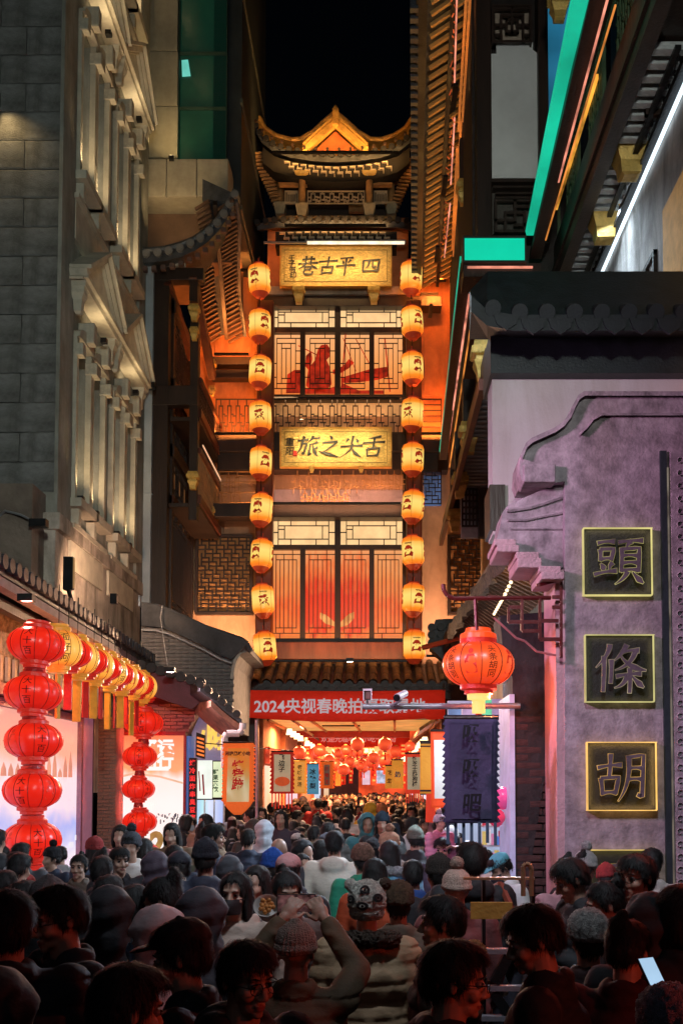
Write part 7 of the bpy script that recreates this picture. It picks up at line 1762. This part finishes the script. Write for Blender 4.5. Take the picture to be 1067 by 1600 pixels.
def cmat(c, kind='j', em=0):
    nm = {'j': 'jacket cloth', 'h': 'knit wool', 'f': 'fur', 'x': 'hair dye', 'm': 'mask'}[kind]+' %.3f %.3f %.3f' % tuple(c)
    if kind == 'h': return M(nm, c, .95, var=.2, sc=30, bump=.8, bs=160)
    if kind == 'f': return M(nm, c, 1, var=.45, sc=45, bump=1, bs=200)
    if kind == 'x': return M(nm, c, .45, var=.4, sc=22, bump=.9, bs=70, stretch=(1, 1, .12))
    return M(nm, c, .78, var=.18, sc=5, bump=.3, bs=11, stretch=(1, 1, 1.8))
def att(t, mesh, nm, mat=None, head=None):
    o = bpy.data.objects.new(nm, mesh); COL.objects.link(o); o.parent = t
    if mat: o.material_slots[0].link = 'OBJECT'; o.material_slots[0].material = mat
    if head is not None:
        Rm = head; loc = PIV-Rm@PIV*HS; o.scale = (HS, HS, HS); o.location = loc; o.rotation_euler = Rm.to_euler()
    return o
PEOPLE = []
def person(label, x, y, h, rz, pose='stand', yaw=0, pitch=0, jk=('plain', (.015, .015, .02)), hair='short', hat=None, hatc=(.1, .1, .1), hi=False, glasses=False, mask=None, fur=None, furc=(.3, .2, .1), haircol=None, group=None, sk=None, z=0, trc=None, pom=None):
    t = thing('person', label, 'person', (x, y, z), group, rad(rz)); s = h/1.72; t.scale = (s, s, s)
    vox = .0055 if hi else .013; Rm = hrot(rad(yaw), rad(pitch))
    att(t, body_mesh(pose, yaw, pitch, vox), 'body', sk)
    att(t, jacket_mesh(pose, jk[0], .010 if hi else .018), 'jacket', cmat(jk[1]))
    att(t, trousers_mesh(), 'trousers', cmat(trc) if trc else None); att(t, shoes_mesh(), 'shoes')
    if jk[0] != 'hoodup' and hair: att(t, hair_mesh(hair, .0055 if hi else .011), 'hair', cmat(haircol, 'x') if haircol else None, Rm)
    if hat: att(t, hat_mesh(hat, .0055 if hi else .011), 'hat', cmat(hatc, 'f' if hat in ('fluffy', 'panda') else 'h' if hat != 'cap' else 'j'), Rm)
    if pom or hat == 'pom': att(t, fuzz_ball(.045, (0, -.02, 1.785)), 'pompom', cmat(pom or hatc, 'f'), Rm)
    if hi:
        for q in EYE: att(t, q, 'eye', None, Rm)
        for q in BROW: att(t, q, 'eyebrow', None, Rm)
    if glasses: att(t, GL, 'glasses', None, Rm)
    if mask: att(t, mask_mesh(), 'face_mask', cmat(mask, 'm'), Rm)
    if fur: att(t, fur_mesh(fur), 'fur_trim', cmat(furc, 'f'), Rm if fur == 'hood' else None)
    px, py = proj((x, y, h)); PEOPLE.append((x, y, h, px, py)); return t
def hero(label, px, ytop, D, rz, **k):
    top = P(px, ytop, D); extra = .03 if k.get('hat') in (None,) else .05
    if k.get('jk', ('', 0))[0] == 'hoodup': extra = .06
    return person(label, top.x, D, max(1.2, top.z-extra*.6), rz, **k)
BK = (.012, .012, .015); NV = (.018, .025, .05); GY = (.06, .06, .07)
H_ = [
 # label, px, ytop, D, rz, kw   (rz: 0 = back to the viewer, 90 = faces left, -90 = faces right, 180 = faces the viewer)
 ('young man in black with round glasses, looking down right, red light on face, bottom centre-left', 383, 1452, 3.05, -138, dict(hair='short', glasses=True, hi=True, pitch=7, jk=('hooddown', BK))),
 ('man in black with glasses, seen from behind and turned right, ear lit red', 703, 1452, 2.95, -78, dict(hair='short', glasses=True, hi=True, yaw=-10, pitch=6, jk=('plain', BK))),
 ('person in black with short black hair nearest the lower left corner, back turned', 188, 1486, 2.6, -28, dict(hair='short', hi=True, yaw=-25, pitch=10, jk=('hooddown', (.012, .03, .04)))),
 ('man in black parka with thin glasses looking down left, small white arched mark on chest', 102, 1368, 3.7, 128, dict(hair='short', glasses=True, hi=True, pitch=10, jk=('puffer', BK))),
 ('older man in flat dark cap in left profile, neck lit red', 292, 1418, 3.35, 88, dict(hair='short', hat='cap', hatc=(.015, .015, .018), hi=True, pitch=10, jk=('plain', BK))),
 ('person in black at the far left edge behind the man with thin glasses', 14, 1376, 3.4, 20, dict(hair='short', hi=True, jk=('puffer', BK))),
 ('person in black hood at the very bottom left corner', -6, 1500, 2.7, 10, dict(jk=('hoodup', (.02, .02, .022)))),
 ('tall man in black with thick black hair looking down left beside the barrier', 846, 1396, 3.5, 72, dict(hair='spiky', hi=True, yaw=20, pitch=16, jk=('plain', BK))),
 ('person in fluffy off-white hat standing before the lowest lit character', 917, 1415, 4.3, 8, dict(hair='short', hat='fluffy', hatc=(.62, .60, .56), jk=('plain', (.05, .02, .02)))),
 ('woman in dark red with her hair clipped up, holding a glowing phone', 975, 1424, 3.7, -20, dict(hair='bun', hi=True, yaw=-20, pitch=14, pose='phone', jk=('plain', (.05, .008, .012)))),
 ('person in fuzzy lilac-grey hat in the bottom right corner', 1042, 1530, 2.75, 15, dict(hair='short', hat='fluffy', hatc=(.34, .31, .42), jk=('plain', BK))),
 ('man in black jacket looking down left at his hands before the mauve wall', 903, 1328, 5.6, 98, dict(hair='short', hi=True, pitch=24, pose='phone', jk=('plain', BK), fur=None)),
 ('man with thin gold glasses and short hair facing left under the lowest character', 993, 1325, 5.2, 128, dict(hair='short', glasses=True, hi=True, jk=('plain', BK))),
 ('woman with tied black hair in left profile between two men by the mauve wall', 950, 1366, 4.9, 92, dict(hair='bun', hi=True, pitch=12, jk=('plain', BK))),
 ('person in dark grey hood behind the woman with clipped hair', 1012, 1388, 4.0, 5, dict(jk=('hoodup', (.045, .05, .055)))),
 ('person with black bob at the right edge of the crowd', 1058, 1372, 3.9, 30, dict(hair='bob', hi=True, jk=('plain', BK))),
 ('person in panda-eared knitted hat and thick cream puffer coat, back turned', 573, 1372, 4.9, 2, dict(hair=None, hat='panda', hatc=(.78, .70, .60), hi=True, jk=('fleece', (.30, .20, .11)), fur='collar', furc=(.10, .07, .05))),
 ('person in ribbed beige beanie and tan puffer holding a phone up with both arms', 463, 1432, 4.05, -3, dict(hair=None, hat='beanie', hatc=(.46, .34, .28), hi=True, pose='raise', jk=('puffer', (.13, .085, .045)))),
 ('man with brown fur collar in left profile, right of the panda hat', 690, 1388, 4.3, 76, dict(hair='short', hi=True, yaw=10, jk=('puffer', (.06, .045, .03)), fur='collar', furc=(.55, .30, .12))),
 ('person in white and tan hooded coat standing tall in the middle of the crowd', 523, 1292, 8.6, -6, dict(hair='short', jk=('hooddown', (.82, .72, .60)))),
 ('child in pale pink bobble hat right of the man with fur collar', 712, 1352, 5.9, 12, dict(hair=None, hat='pom', hatc=(.60, .42, .34), jk=('plain', (.12, .03, .03)))),
 ('tall man in black with red-brown shoulder strap under the navy flag', 736, 1308, 6.3, 12, dict(hair='short', hi=True, yaw=15, jk=('hooddown', BK))),
 ('person in teal cap and black mask bending left beside the brick pier', 790, 1322, 7.9, 112, dict(hair='short', hat='cap', hatc=(.10, .38, .46), mask=(.03, .03, .04), pitch=30, jk=('plain', (.6, .62, .6)))),
 ('woman with long black hair in light blue coat with fluffy white hood', 609, 1308, 8.2, -4, dict(hair='long', jk=('hooddown', (.25, .52, .75)), fur='collar', furc=(.72, .76, .82))),
 ('boy in royal blue jacket seen from behind left of the fur-collar man', 645, 1337, 7.2, 5, dict(hair='short', jk=('plain', (.02, .07, .28)))),
 ('person in round dark knitted hat left of the pink bobble hat', 684, 1330, 6.6, 20, dict(hair='short', hat='beanie', hatc=(.03, .025, .02), jk=('plain', BK))),
 ('person in olive green beanie behind the light blue coat', 648, 1288, 10.4, 5, dict(hair='short', hat='beanie', hatc=(.16, .19, .15), jk=('plain', BK))),
 ('child in striped bobble hat facing left in mid-crowd', 606, 1296, 9.4, 60, dict(hair='short', hat='pom', hatc=(.50, .30, .18), jk=('plain', (.10, .04, .02)))),
 ('person in brown knitted hat and green coat right of the white hooded coat', 566, 1315, 8.0, 18, dict(hair='short', hat='fluffy', hatc=(.28, .15, .10), jk=('hooddown', (.02, .28, .16)))),
 ('person in orange-red scarf and dark hair in front of the green coat', 586, 1335, 7.0, -12, dict(hair='bob', jk=('hooddown', (.42, .06, .015)))),
 ('woman with black face mask and pale scarf facing the viewer', 368, 1354, 5.3, 168, dict(hair='long', hi=True, mask=(.015, .015, .018), jk=('hooddown', (.42, .32, .26)))),
 ('woman holding her hand to her cheek, face lit red, left of the raised phone', 448, 1352, 5.5, 196, dict(hair='bun', hi=True, pitch=8, jk=('plain', (.10, .06, .05)))),
 ('person in pink baseball cap behind the red-lit woman', 452, 1325, 6.4, -12, dict(hair='short', hat='cap', hatc=(.52, .26, .26), jk=('plain', BK))),
 ('person in bright blue beanie left of the pink cap', 426, 1322, 7.2, 14, dict(hair='short', hat='beanie', hatc=(.02, .10, .48), jk=('puffer', (.05, .04, .05)))),
 ('balding man above the blue beanie, back turned', 436, 1303, 8.6, 5, dict(hair=None, jk=('plain', (.05, .05, .06)))),
 ('man in dark blue-grey padded coat with hood lying on his back', 322, 1306, 6.9, 2, dict(hair='short', hat='beanie', hatc=(.02, .02, .03), jk=('puffer', (.03, .035, .06)), fur=None)),
 ('young man with short hair in right profile beyond the padded coat', 334, 1282, 9.2, -80, dict(hair='short', hi=True, jk=('plain', NV))),
 ('woman with swept black hair facing the viewer before the pink window', 124, 1330, 8.6, 178, dict(hair='bun', hi=True, jk=('plain', (.10, .07, .05)))),
 ('man with short hair facing right in front of the lower brick pillar', 188, 1318, 8.2, 212, dict(hair='short', hi=True, jk=('plain', (.02, .02, .025)))),
 ('person with black hair and back turned, left of the man at the brick pillar', 160, 1330, 6.9, 4, dict(hair='short', jk=('plain', BK))),
 ('person with black hair below the man at the brick pillar', 172, 1358, 5.4, -8, dict(hair='short', jk=('plain', BK))),
 ('person in dark hood below the far string of red lanterns', 172, 1378, 4.6, 6, dict(jk=('hoodup', (.015, .015, .018)))),
 ('person with rounded black hair right of the dark hood', 214, 1374, 5.0, -10, dict(hair='bob', jk=('plain', BK))),
 ('person in pale pink fleece hood with blue face mask in left profile', 238, 1408, 4.2, 70, dict(mask=(.25, .42, .60), jk=('hoodup', (.50, .36, .36)))),
 ('woman with pinned-up hair looking down left, face lit red', 266, 1358, 4.9, 88, dict(hair='bun', hi=True, pitch=20, jk=('plain', (.05, .02, .02)))),
 ('person in charcoal hood behind the man in the flat cap', 318, 1380, 4.5, -6, dict(jk=('hoodup', (.045, .04, .05)))),
 ('two-tone hooded person in purple-grey near the far red lanterns', 244, 1326, 7.6, 8, dict(jk=('hoodup', (.07, .05, .07)))),
 ('person in dark cap looking up left of the padded coat', 280, 1322, 7.0, 30, dict(hair='short', hat='cap', hatc=(.02, .02, .03), jk=('plain', BK))),
 ('woman in dark furry hood left of the phone raiser', 400, 1345, 6.0, 160, dict(hair='long', jk=('plain', (.02, .015, .02)))),
 ('person in dark brown furry hat right of the panda hat', 622, 1372, 5.6, 0, dict(hair='short', hat='fluffy', hatc=(.10, .06, .03), jk=('fleece', (.08, .05, .03)))),
 ('person in black back-turned at the left edge under the near lantern string', 40, 1366, 5.0, -5, dict(hair='short', jk=('puffer', BK))),
 ('person in black behind the near red lantern string', 10, 1352, 6.2, 8, dict(hair='short', jk=('plain', BK))),
 ('person in grey knitted hat between the lantern string and the glasses man', 78, 1364, 4.6, 6, dict(hair='short', hat='beanie', hatc=(.12, .10, .10), jk=('plain', BK))),
 ('woman facing the viewer in teal hood in the middle of the lane', 574, 1268, 12.5, 184, dict(jk=('hoodup', (.06, .22, .26)))),
 ('young woman facing the viewer in dark beanie under the right flags', 597, 1266, 12.2, 178, dict(hair='long', hat='beanie', hatc=(.03, .06, .09), jk=('plain', BK))),
 ('person in yellow hooded coat far along the lane', 578, 1252, 17, 10, dict(jk=('hoodup', (.60, .36, .03)))),
 ('person in rust-orange beanie before the cream flag', 597, 1254, 16, -8, dict(hair='short', hat='beanie', hatc=(.45, .14, .04), jk=('plain', (.03, .05, .08)))),
 ('person in red coat far down the lane, left side', 497, 1245, 21, 10, dict(hair='short', jk=('plain', (.55, .03, .02)))),
 ('person in light grey hood below the orange pig trotter flag', 413, 1279, 12, 5, dict(jk=('hoodup', (.45, .50, .56)))),
 ('man in navy padded coat at the foot of the thin rosy pole', 388, 1290, 10.5, -6, dict(hair='short', jk=('puffer', NV))),
 ('woman facing the viewer with long dark hair near the cream field flag', 439, 1262, 13.5, 176, dict(hair='long', jk=('plain', (.05, .04, .06)))),
]
for lab, px, yt, D, rz, kw in H_:
    kw = dict(kw); j = kw.get('jk')
    hero(lab, px, yt, D, rz, **kw)
# child on shoulders in purple-pink jacket and its carrier
t_ = hero('man carrying the child in the pale knitted hat on his shoulders', 690, 1304, 9.3, 172, hair='short', hi=True, jk=('plain', (.06, .05, .08)))
zc_ = P(684, 1263, 9.3).z
person('small child in pale knitted hat and pink jacket riding on the man\'s shoulders', P(684, 0, 9.3).x, 9.40, 1.06, 215, hair='short', hat='pom', hatc=(.66, .56, .62), jk=('puffer', (.52, .20, .30)), hi=False, z=zc_-1.12, pose='phone', trc=(.03, .05, .12))
# --- panda patches, chest mark, strap
def find(s): 
    for o in bpy.data.objects:
        if o.get('label', '').startswith(s): return o
pt = find('person in panda-eared'); m = MB()
def surf(th, z, r=1.02): return Vector((math.sin(th)*.103*r*math.sqrt(max(.05, 1-((z-1.655)/.115)**2)), -.014-math.cos(th)*.123*r*math.sqrt(max(.05, 1-((z-1.655)/.115)**2)), z))
def ringpatch(m, th, z, a, b, a2=0, b2=0):
    n = 16; o_ = [surf(th+a*math.cos(t)/.105, z+b*math.sin(t), 1.06) for t in [2*math.pi*i/n for i in range(n)]]; i_ = [surf(th+a2*math.cos(t)/.105, z+b2*math.sin(t), 1.075) for t in [2*math.pi*i/n for i in range(n)]]
    m.add(o_+i_, [(i, (i+1) % n, n+(i+1) % n, n+i) for i in range(n)])
    if a2 < .004: pass
for th, z in ((-.15, 1.722), (.55, 1.680), (-.25, 1.640), (-.95, 1.67)): ringpatch(m, th, z, .032, .022, .014, .010); ringpatch(m, th, z, .008, .007, .0, .0)
att(pt, m.mesh('knitted_rings', mats=[cmat((.015, .012, .012), 'f')]), 'knitted_rings', None, hrot(0, 0))
att(pt, fuzz_ball(.034, (.095, -.01, 1.742), key='ear'), 'ear', cmat((.10, .06, .04), 'f'), hrot(0, 0))
ca = find('man in black parka'); m = MB()
for k in range(3):
    for i in range(5):
        t0, t1 = math.pi*.5*i/5, math.pi*.5*(i+1)/5; r0, r1 = .007+.0065*k, .0115+.0065*k
        m.prism([(.055+r0*math.cos(t0), .168, 1.27+r0*math.sin(t0)), (.055+r1*math.cos(t0), .168, 1.27+r1*math.sin(t0)), (.055+r1*math.cos(t1), .168, 1.27+r1*math.sin(t1)), (.055+r0*math.cos(t1), .168, 1.27+r0*math.sin(t1))], (0, -.012, 0))
for i in range(3): m.box(.078, .102, .156, .168, 1.270+i*.008, 1.2745+i*.008)
o = att(ca, m.mesh('chest_mark', mats=[M('white embroidery', (.6, .6, .6), .8, var=0, bump=0)]), 'chest_mark')
# phones and the cup (held things stay things of their own)
def phone(label, c, rz, tiltx, scr, w_=.15, h=.075):
    t = thing('phone', label, 'phone', c, None, rad(rz)); t.rotation_euler = (rad(tiltx), 0, rad(rz))
    o = MB().box(-w_/2, w_/2, -.004, .004, -h/2, h/2).mesh('phone_case', mats=[M('black phone case', (.02, .02, .025), .3)])
    a = bpy.data.objects.new('phone_case', o); COL.objects.link(a); a.parent = t; bv = a.modifiers.new('b', 'BEVEL'); bv.width = .003; bv.segments = 2
    s_ = MB().box(-w_/2+.005, w_/2-.005, -.0055, -.0045, -h/2+.004, h/2-.004).mesh('screen', mats=[scr]); a = bpy.data.objects.new('screen', s_); COL.objects.link(a); a.parent = t
    return t
scrm = E('phone picture of the lane', (.07, .03, .03), .9, var=1.5, sc=45)
pr_ = find('person in ribbed beige beanie'); px_, D_ = 463, 4.05
sc0 = pr_.scale[0]; pb = Vector(pr_.location)
ph = phone('phone held sideways above the crowd, its screen showing the lit lane', P(463, 1412, 4.05-.0)+Vector((0, .30*sc0, 0)) if False else P(463, 1411, 4.36), 0, 4, scrm, .165, .078)
phone('phone with pale blue screen held low by the woman with clipped hair', P(1018, 1522, 3.45), 30, -35, E('pale blue screen', (.45, .70, .95), .9, var=.1), .075, .12)
cup = thing('paper_bowl', 'paper bowl of orange snacks held up left of the sideways phone', 'bowl', P(418, 1424, 4.5))
c = P(418, 1424, 4.5); MB().lathe([(.035, -.03), (.055, .045), (.058, .048), (.050, .042), (.035, .0)], c, 22).build('bowl', M('white paper', (.6, .55, .5), .6), cup, smooth=50)
cup.rotation_euler = (rad(50), 0, 0)
m = MB()
for i in range(16): t = i*2.4; r = .008*math.sqrt(i); m.add([Vector(v)*.011+c+Vector((r*math.cos(t), r*math.sin(t), .040+.004*(i % 3))) for v in ICO[0]], ICO[1])
m.build('snack', M('orange snack', (.6, .22, .05), .5, var=.4, sc=40), cup)
st = find('tall man in black with red-brown'); m = MB(); m.tube([Vector((.15, .10, 1.42)), Vector((.17, -.02, 1.46)), Vector((.19, -.13, 1.35)), Vector((.20, -.17, 1.10))], .022, 6); att(st, m.mesh('shoulder_strap', mats=[M('red brown strap', (.22, .04, .02), .6)]), 'shoulder_strap')
HEROES = list(PEOPLE)
# --- everyone else
JC = [(BK, 'black'), (BK, 'black'), (BK, 'black'), (NV, 'navy'), (NV, 'navy'), (GY, 'grey'), ((.03, .025, .02), 'dark brown'), ((.55, .50, .45), 'cream'), ((.20, .13, .08), 'tan'), ((.35, .03, .03), 'red'), ((.05, .13, .28), 'blue'), ((.45, .22, .25), 'pink'), ((.10, .11, .07), 'olive'), ((.5, .5, .52), 'white')]
HC = [((.5, .48, .46), 'white'), (BK, 'black'), ((.08, .09, .11), 'grey'), ((.40, .20, .22), 'pink'), ((.25, .16, .10), 'brown'), ((.35, .04, .04), 'red')]
def place_name(px, D):
    if D > 24: return 'far beyond the gate'
    if px < 110: return 'by near red lanterns'
    if px < 200: return 'by brick pillar'
    if px < 300: return 'before lit poster'
    if px < 420: return 'near orange flag'
    if px < 520: return 'left of lane middle'
    if px < 620: return 'in lane middle'
    if px < 700: return 'under right flags'
    if px < 800: return 'under navy flag'
    return 'before mauve wall'
def bounds(D):
    if D < 8: return (-4.0, 2.0)
    if D < 16.5: return (-4.2, 1.0)
    if D < 24: return (-2.55, 1.05)
    return (-2.2, 1.3)
cand = []; rp_ = random.Random(21)
for _ in range(60000):
    D = 2.6+43*rp_.random()**1.25; lo, hi_ = bounds(D); x = rp_.uniform(lo, hi_); px, _y = proj((x, D, 1.6))
    if px < -40 or px > 1110: continue
    if D > 24 and not (395 < px < 690): continue
    if D > 10.5 and not (290 < px < 800): continue
    if 745 < px < 835 and D < 5.4: continue
    if 350 < px < 740 and D < 7.6: continue
    h = rp_.uniform(1.52, 1.78)
    if D < 6.5: h = rp_.uniform(1.46, 1.60)
    mind = .44 if D < 10 else .50 if D < 24 else .58
    if any((x-q[0])**2+((D-q[1])*.85)**2 < mind**2 for q in PEOPLE) or any((x-q[0])**2+((D-q[1])*.85)**2 < mind**2 for q in cand): continue
    p0 = proj((x, D, h)); hw = .23*F/D; bad = False
    for q in HEROES:
        if D < q[1] and abs(p0[0]-q[3]) < hw+.10*F/q[1] and p0[1] < q[4]+.30*F/q[1]: bad = True; break
    if bad: continue
    cand.append((x, D, h))
    if len(cand) > 330: break
cand.sort(key=lambda q: q[1])
NIND = 285-len(PEOPLE)
for (x, D, h) in cand[:NIND]:
    r = rp_.random(); (jc, jn) = rp_.choice(JC if D > 6 else JC[:7]); px, _y = proj((x, D, h))
    away = rp_.random() < (.72 if D > 8 else .9); rz = rp_.gauss(0, 22) if away else 180+rp_.gauss(0, 30)
    jk = rp_.choice(['plain', 'puffer', 'hooddown', 'puffer', 'hoodup' if rp_.random() < .4 else 'plain']); 
    hair = rp_.choice(['short', 'short', 'bob', 'long', 'bun', 'spiky']); hat = None; hc = BK; hn = ''
    if rp_.random() < .2: hat = rp_.choice(['beanie', 'pom', 'cap', 'beanie']); hc, hn = rp_.choice(HC)
    desc = {'short': 'short black hair', 'spiky': 'tousled black hair', 'bob': 'a black bob', 'long': 'long black hair', 'bun': 'tied-up hair'}[hair]
    if hat: desc = 'a %s %s' % (hn, {'beanie': 'beanie', 'pom': 'bobble hat', 'cap': 'cap'}[hat])
    if jk == 'hoodup': desc = 'the hood up'; hat = None
    lab = 'person in %s %s, %s, %s, %s' % (jn, {'puffer': 'puffer', 'plain': 'jacket', 'hooddown': 'parka', 'hoodup': 'coat'}[jk], desc.replace('a ', ''), 'back turned' if away else 'facing viewer', place_name(px, D))
    person(lab, x, D, h, rz, pose=rp_.choice(['stand', 'stand', 'pocket', 'phone']) if D < 24 else 'stand', yaw=rp_.choice([0, 0, 30, -30]), pitch=rp_.choice([0, 12]), jk=(jk, jc), hair=hair, hat=hat, hatc=hc, mask=(.5, .55, .6) if (not away and rp_.random() < .3) else None, group='people in the crowd')
# the rest of the crowd, too far and too many to tell apart
far = MB(); fmats = [cmat(BK), cmat(NV), cmat((.25, .18, .12)), cmat((.35, .04, .03)), skin_m, M('black hair', (.012, .010, .009))]
def lowp(x, y, h, k, face):
    s = h/1.72
    def el(c, r, mi, n=6):
        far.cur = mi; rings = []
        for j in range(1, n): 
            a = -math.pi/2+math.pi*j/n; rings.append([Vector((x+(c[0]+r[0]*math.cos(a)*math.cos(t))*s, y+(c[1]+r[1]*math.cos(a)*math.sin(t))*s, (c[2]+r[2]*math.sin(a))*s)) for t in [2*math.pi*i/9 for i in range(9)]])
        far.loft(rings)
    el((0, 0, 1.10), (.24, .15, .38), k); el((0, 0, .45), (.15, .11, .48), 0); el((0, 0, 1.60), (.078, .09, .115), 4); el((0, .03 if not face else -.0+.02, 1.635), (.088, .095, .10), 5)
    for sg in (-1, 1): el((sg*.25, 0, 1.12), (.065, .07, .30), k)
nf = 0
for (x, D, h) in cand[NIND:]: lowp(x, D, h, rp_.choice([0, 0, 1, 2, 3]), rp_.random() < .3); nf += 1
for _ in range(160):
    D = rp_.uniform(34, 46.5); x = rp_.uniform(-1.9, 1.1); lowp(x, D, rp_.uniform(1.5, 1.8), rp_.choice([0, 0, 1, 2, 3]), rp_.random() < .3)
tag(far.build('distant_crowd', fmats, smooth=True), 'dense crowd of small figures filling the far end of the lane', kind='stuff')
# ================================================================== one label per thing: like things are told apart by their place in a row
from collections import defaultdict
seen = defaultdict(list)
for o in list(S.objects):
    if o.parent is None and o.get('label') and o.get('kind') is None: seen[o['label']].append(o)
bpy.context.view_layer.update()
ORD = ['leftmost', 'second from left', 'third from left', 'fourth from left', 'fifth from left', 'sixth from left', 'seventh from left', 'eighth from left', 'ninth from left', 'tenth from left', 'eleventh from left', 'twelfth from left']
for lab, os_ in seen.items():
    if len(os_) > 1 and len(os_) <= 12:
        os_.sort(key=lambda o: proj(o.location)[0])
        for i, o in enumerate(os_): o['label'] = lab+', '+(ORD[i] if i < len(os_)-1 else 'rightmost')
